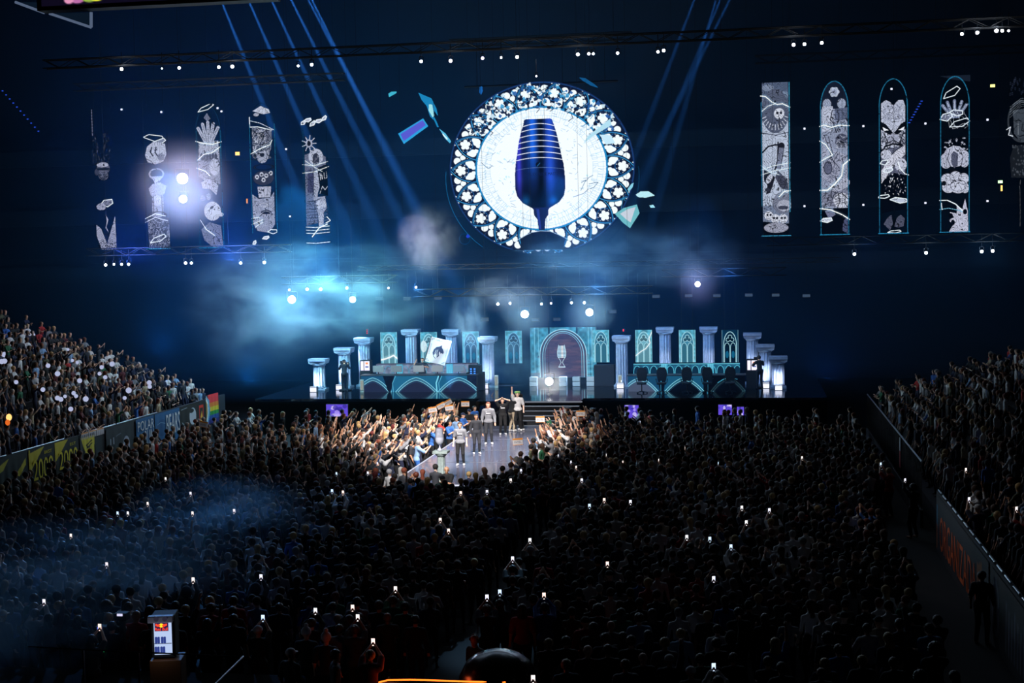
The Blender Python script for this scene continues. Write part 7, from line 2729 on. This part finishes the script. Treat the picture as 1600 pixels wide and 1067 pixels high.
for zz, xs in ((0.34, (-0.13, -0.08, -0.01, 0.04)), (0.14, (-0.14, -0.09, -0.03, 0.02))):
    MB().box((0, -0.02, zz - 0.012), (0.34, 0.03, 0.01)).build('shelf', mat('shelf_grey', (150, 156, 170), 0.4), t)
    for x in xs:
        c = link_mesh('drink_can', can.mesh('drink_can', True), emit('can_blue', (52, 70, 150), 0.8))
        R_ = Matrix.Rotation(0.22, 3, 'Z')
        v = R_ @ Vector((x, -0.045, zz))
        c.location = (fx + v.x, fy_ + v.y, 1.55 + v.z)
        tag(c, 'slim blue and silver drink can in the lit fridge, ' + ('upper' if zz > 0.3 else 'lower') + ' shelf, ' + ORD[xs.index(x)] + ' from the left', 'can', 'cans in the lit fridge')
t = empty('fridge_counter', (fx, fy_ + 0.2, 0), 'brown counter under the lit fridge at the lower left', 'counter', None, 0.22)
MB().box((0, 0, 0.775), (0.62, 0.6, 1.55)).build('body', mat('counter_brown', (96, 56, 24), 0.6), t, bevel=0.01)
point('fridge lamp', (fx, fy_ - 0.35, 1.9), 2.2, (0.75, 0.85, 1.0), 0.1)
# platform and railings
q0, q1, q2 = atZ(130, 1015, 2.0), atZ(380, 1026, 2.0), atZ(338, 1067, 2.0)
t = empty('railing', (q0[0], q0[1], 0.9), 'dark tube railing with pale posts round the platform at the lower left', 'railing')
rl_ = mat('railing_tube', (120, 126, 140), 0.3, 0.7)
g = [np.array(v) - np.array([q0[0], q0[1], 0.9]) for v in (q0, q1, q2)]
MB().path([g[0] + np.array([-1.2, 0.1, 0]), g[0], g[1]], 0.014, n=8).build('top_rail', mat('railing_dark', (52, 56, 66), 0.4, 0.6), t)
MB().path([g[1], g[2] + (g[2] - g[1]) * 0.5], 0.02, n=8).build('slanting_rail', rl_, t)
for f_ in (0.0, 0.35):
    v = g[0] + (g[1] - g[0]) * f_
    MB().tube((v[0], v[1], v[2]), (v[0], v[1], v[2] - 1.1), 0.022, n=8).build('post', rl_, t)
tag(MB().box((q0[0] + 0.6, 26.0, 0.45), (7.5, 3.6, 0.9)).build('platform', mat('platform_black', (4, 4, 5), 0.9, spec=0.05)), 'black platform floor at the lower left corner', 'platform')
# mixing gear with tiny screens
for (px, py, c, wd, lab) in [(156, 981, (90, 120, 235), 0.12, 'small blue lit display on the desk gear at the lower left'), (187, 960, (220, 220, 255), 0.12, 'small white lit display above the blue one at the lower left'),
                             (158, 1016, (40, 220, 110), 0.12, 'green status light cluster on dark gear at the lower left'), (411, 966, (210, 210, 240), 0.10, 'small white device light right of the fridge')]:
    q = atY(px, py, 28.4 if px != 411 else 31.0)
    t = empty('control_unit', (q[0], q[1], q[2] - 0.06), lab, 'control unit')
    MB().box((0, 0.12, 0.0), (wd * 2.2, 0.22, 0.16)).build('case', black, t, bevel=0.01)
    MB().box((0, -0.0, 0.05), (wd, 0.02, 0.05)).build('display', emit('disp_%d_%d' % (c[0], c[1]), c, 1.0), t)
    MB().box((0, 0.12, -(q[2] - 0.06) / 2 - 0.04), (0.1, 0.1, q[2] - 0.14)).build('pedestal', black, t)

# round black covered lamp and glowing red-orange edge at the bottom
q = atZ(778, 1045, 1.25)
t = empty('covered_lamp', (q[0], q[1], 0), 'big round black glossy covered fixture at the bottom centre', 'covered fixture')
prof = [(0.66, 0.0), (0.78, 0.3), (0.82, 0.8), (0.78, 1.15), (0.66, 1.38), (0.45, 1.54), (0.2, 1.62), (0.02, 1.64)]
MB().lathe(prof, n=48, flute=8, depth=0.03).build('cover', mat('shiny_black_cover', (12, 12, 15), 0.22, spec=0.8), t, smooth=True)
MB().box((0.25, -0.80, 1.2), (0.2, 0.03, 0.03)).build('clasp', rl_, t)
pts = [atZ(px, py, 1.2) for px, py in [(592, 1066), (606, 1062.5), (640, 1062), (668, 1062.5), (695, 1063.5), (735, 1065), (790, 1066)]]
t = empty('glowing_table_edge', (pts[0][0], pts[0][1], 1.2), 'thin glowing red-orange light strip at the bottom edge of the picture', 'light strip')
MB().path([tuple(p - np.array([pts[0][0], pts[0][1], 1.2])) for p in pts], 0.016, n=8).build('glow_tube', emit('red_orange_tube', (255, 110, 30), 3.0), t)
b = MB()
cpt = np.mean(pts, 0) - np.array([pts[0][0], pts[0][1], 1.2])
MB().box((cpt[0], cpt[1] - 0.5, -0.62), (2.6, 0.9, 1.16)).build('table', black, t)
for i in (1, 3, 5):
    point('strip lamp', pts[i] + np.array([0, 0.25, 0.12]), 2.6, (1.0, 0.12, 0.03), 0.1)

# people who look alike are told apart by their place
same = {}
for o in list(COL.objects):
    if o.get('category') == 'person':
        same.setdefault(o['label'], []).append(o)
for lab, obs in same.items():
    if len(obs) > 1:
        obs.sort(key=lambda o: proj((o.location.x, o.location.y, o.location.z + 1.6))[0])
        for i, o in enumerate(obs):
            while len((lab + ' a b c d').split()) > 16 and ' with ' not in lab and ', ' in lab:
                lab = ', '.join(lab.split(', ')[:1] + lab.split(', ')[2:])
            o['label'] = lab + f', {ORD[i]} such from left'
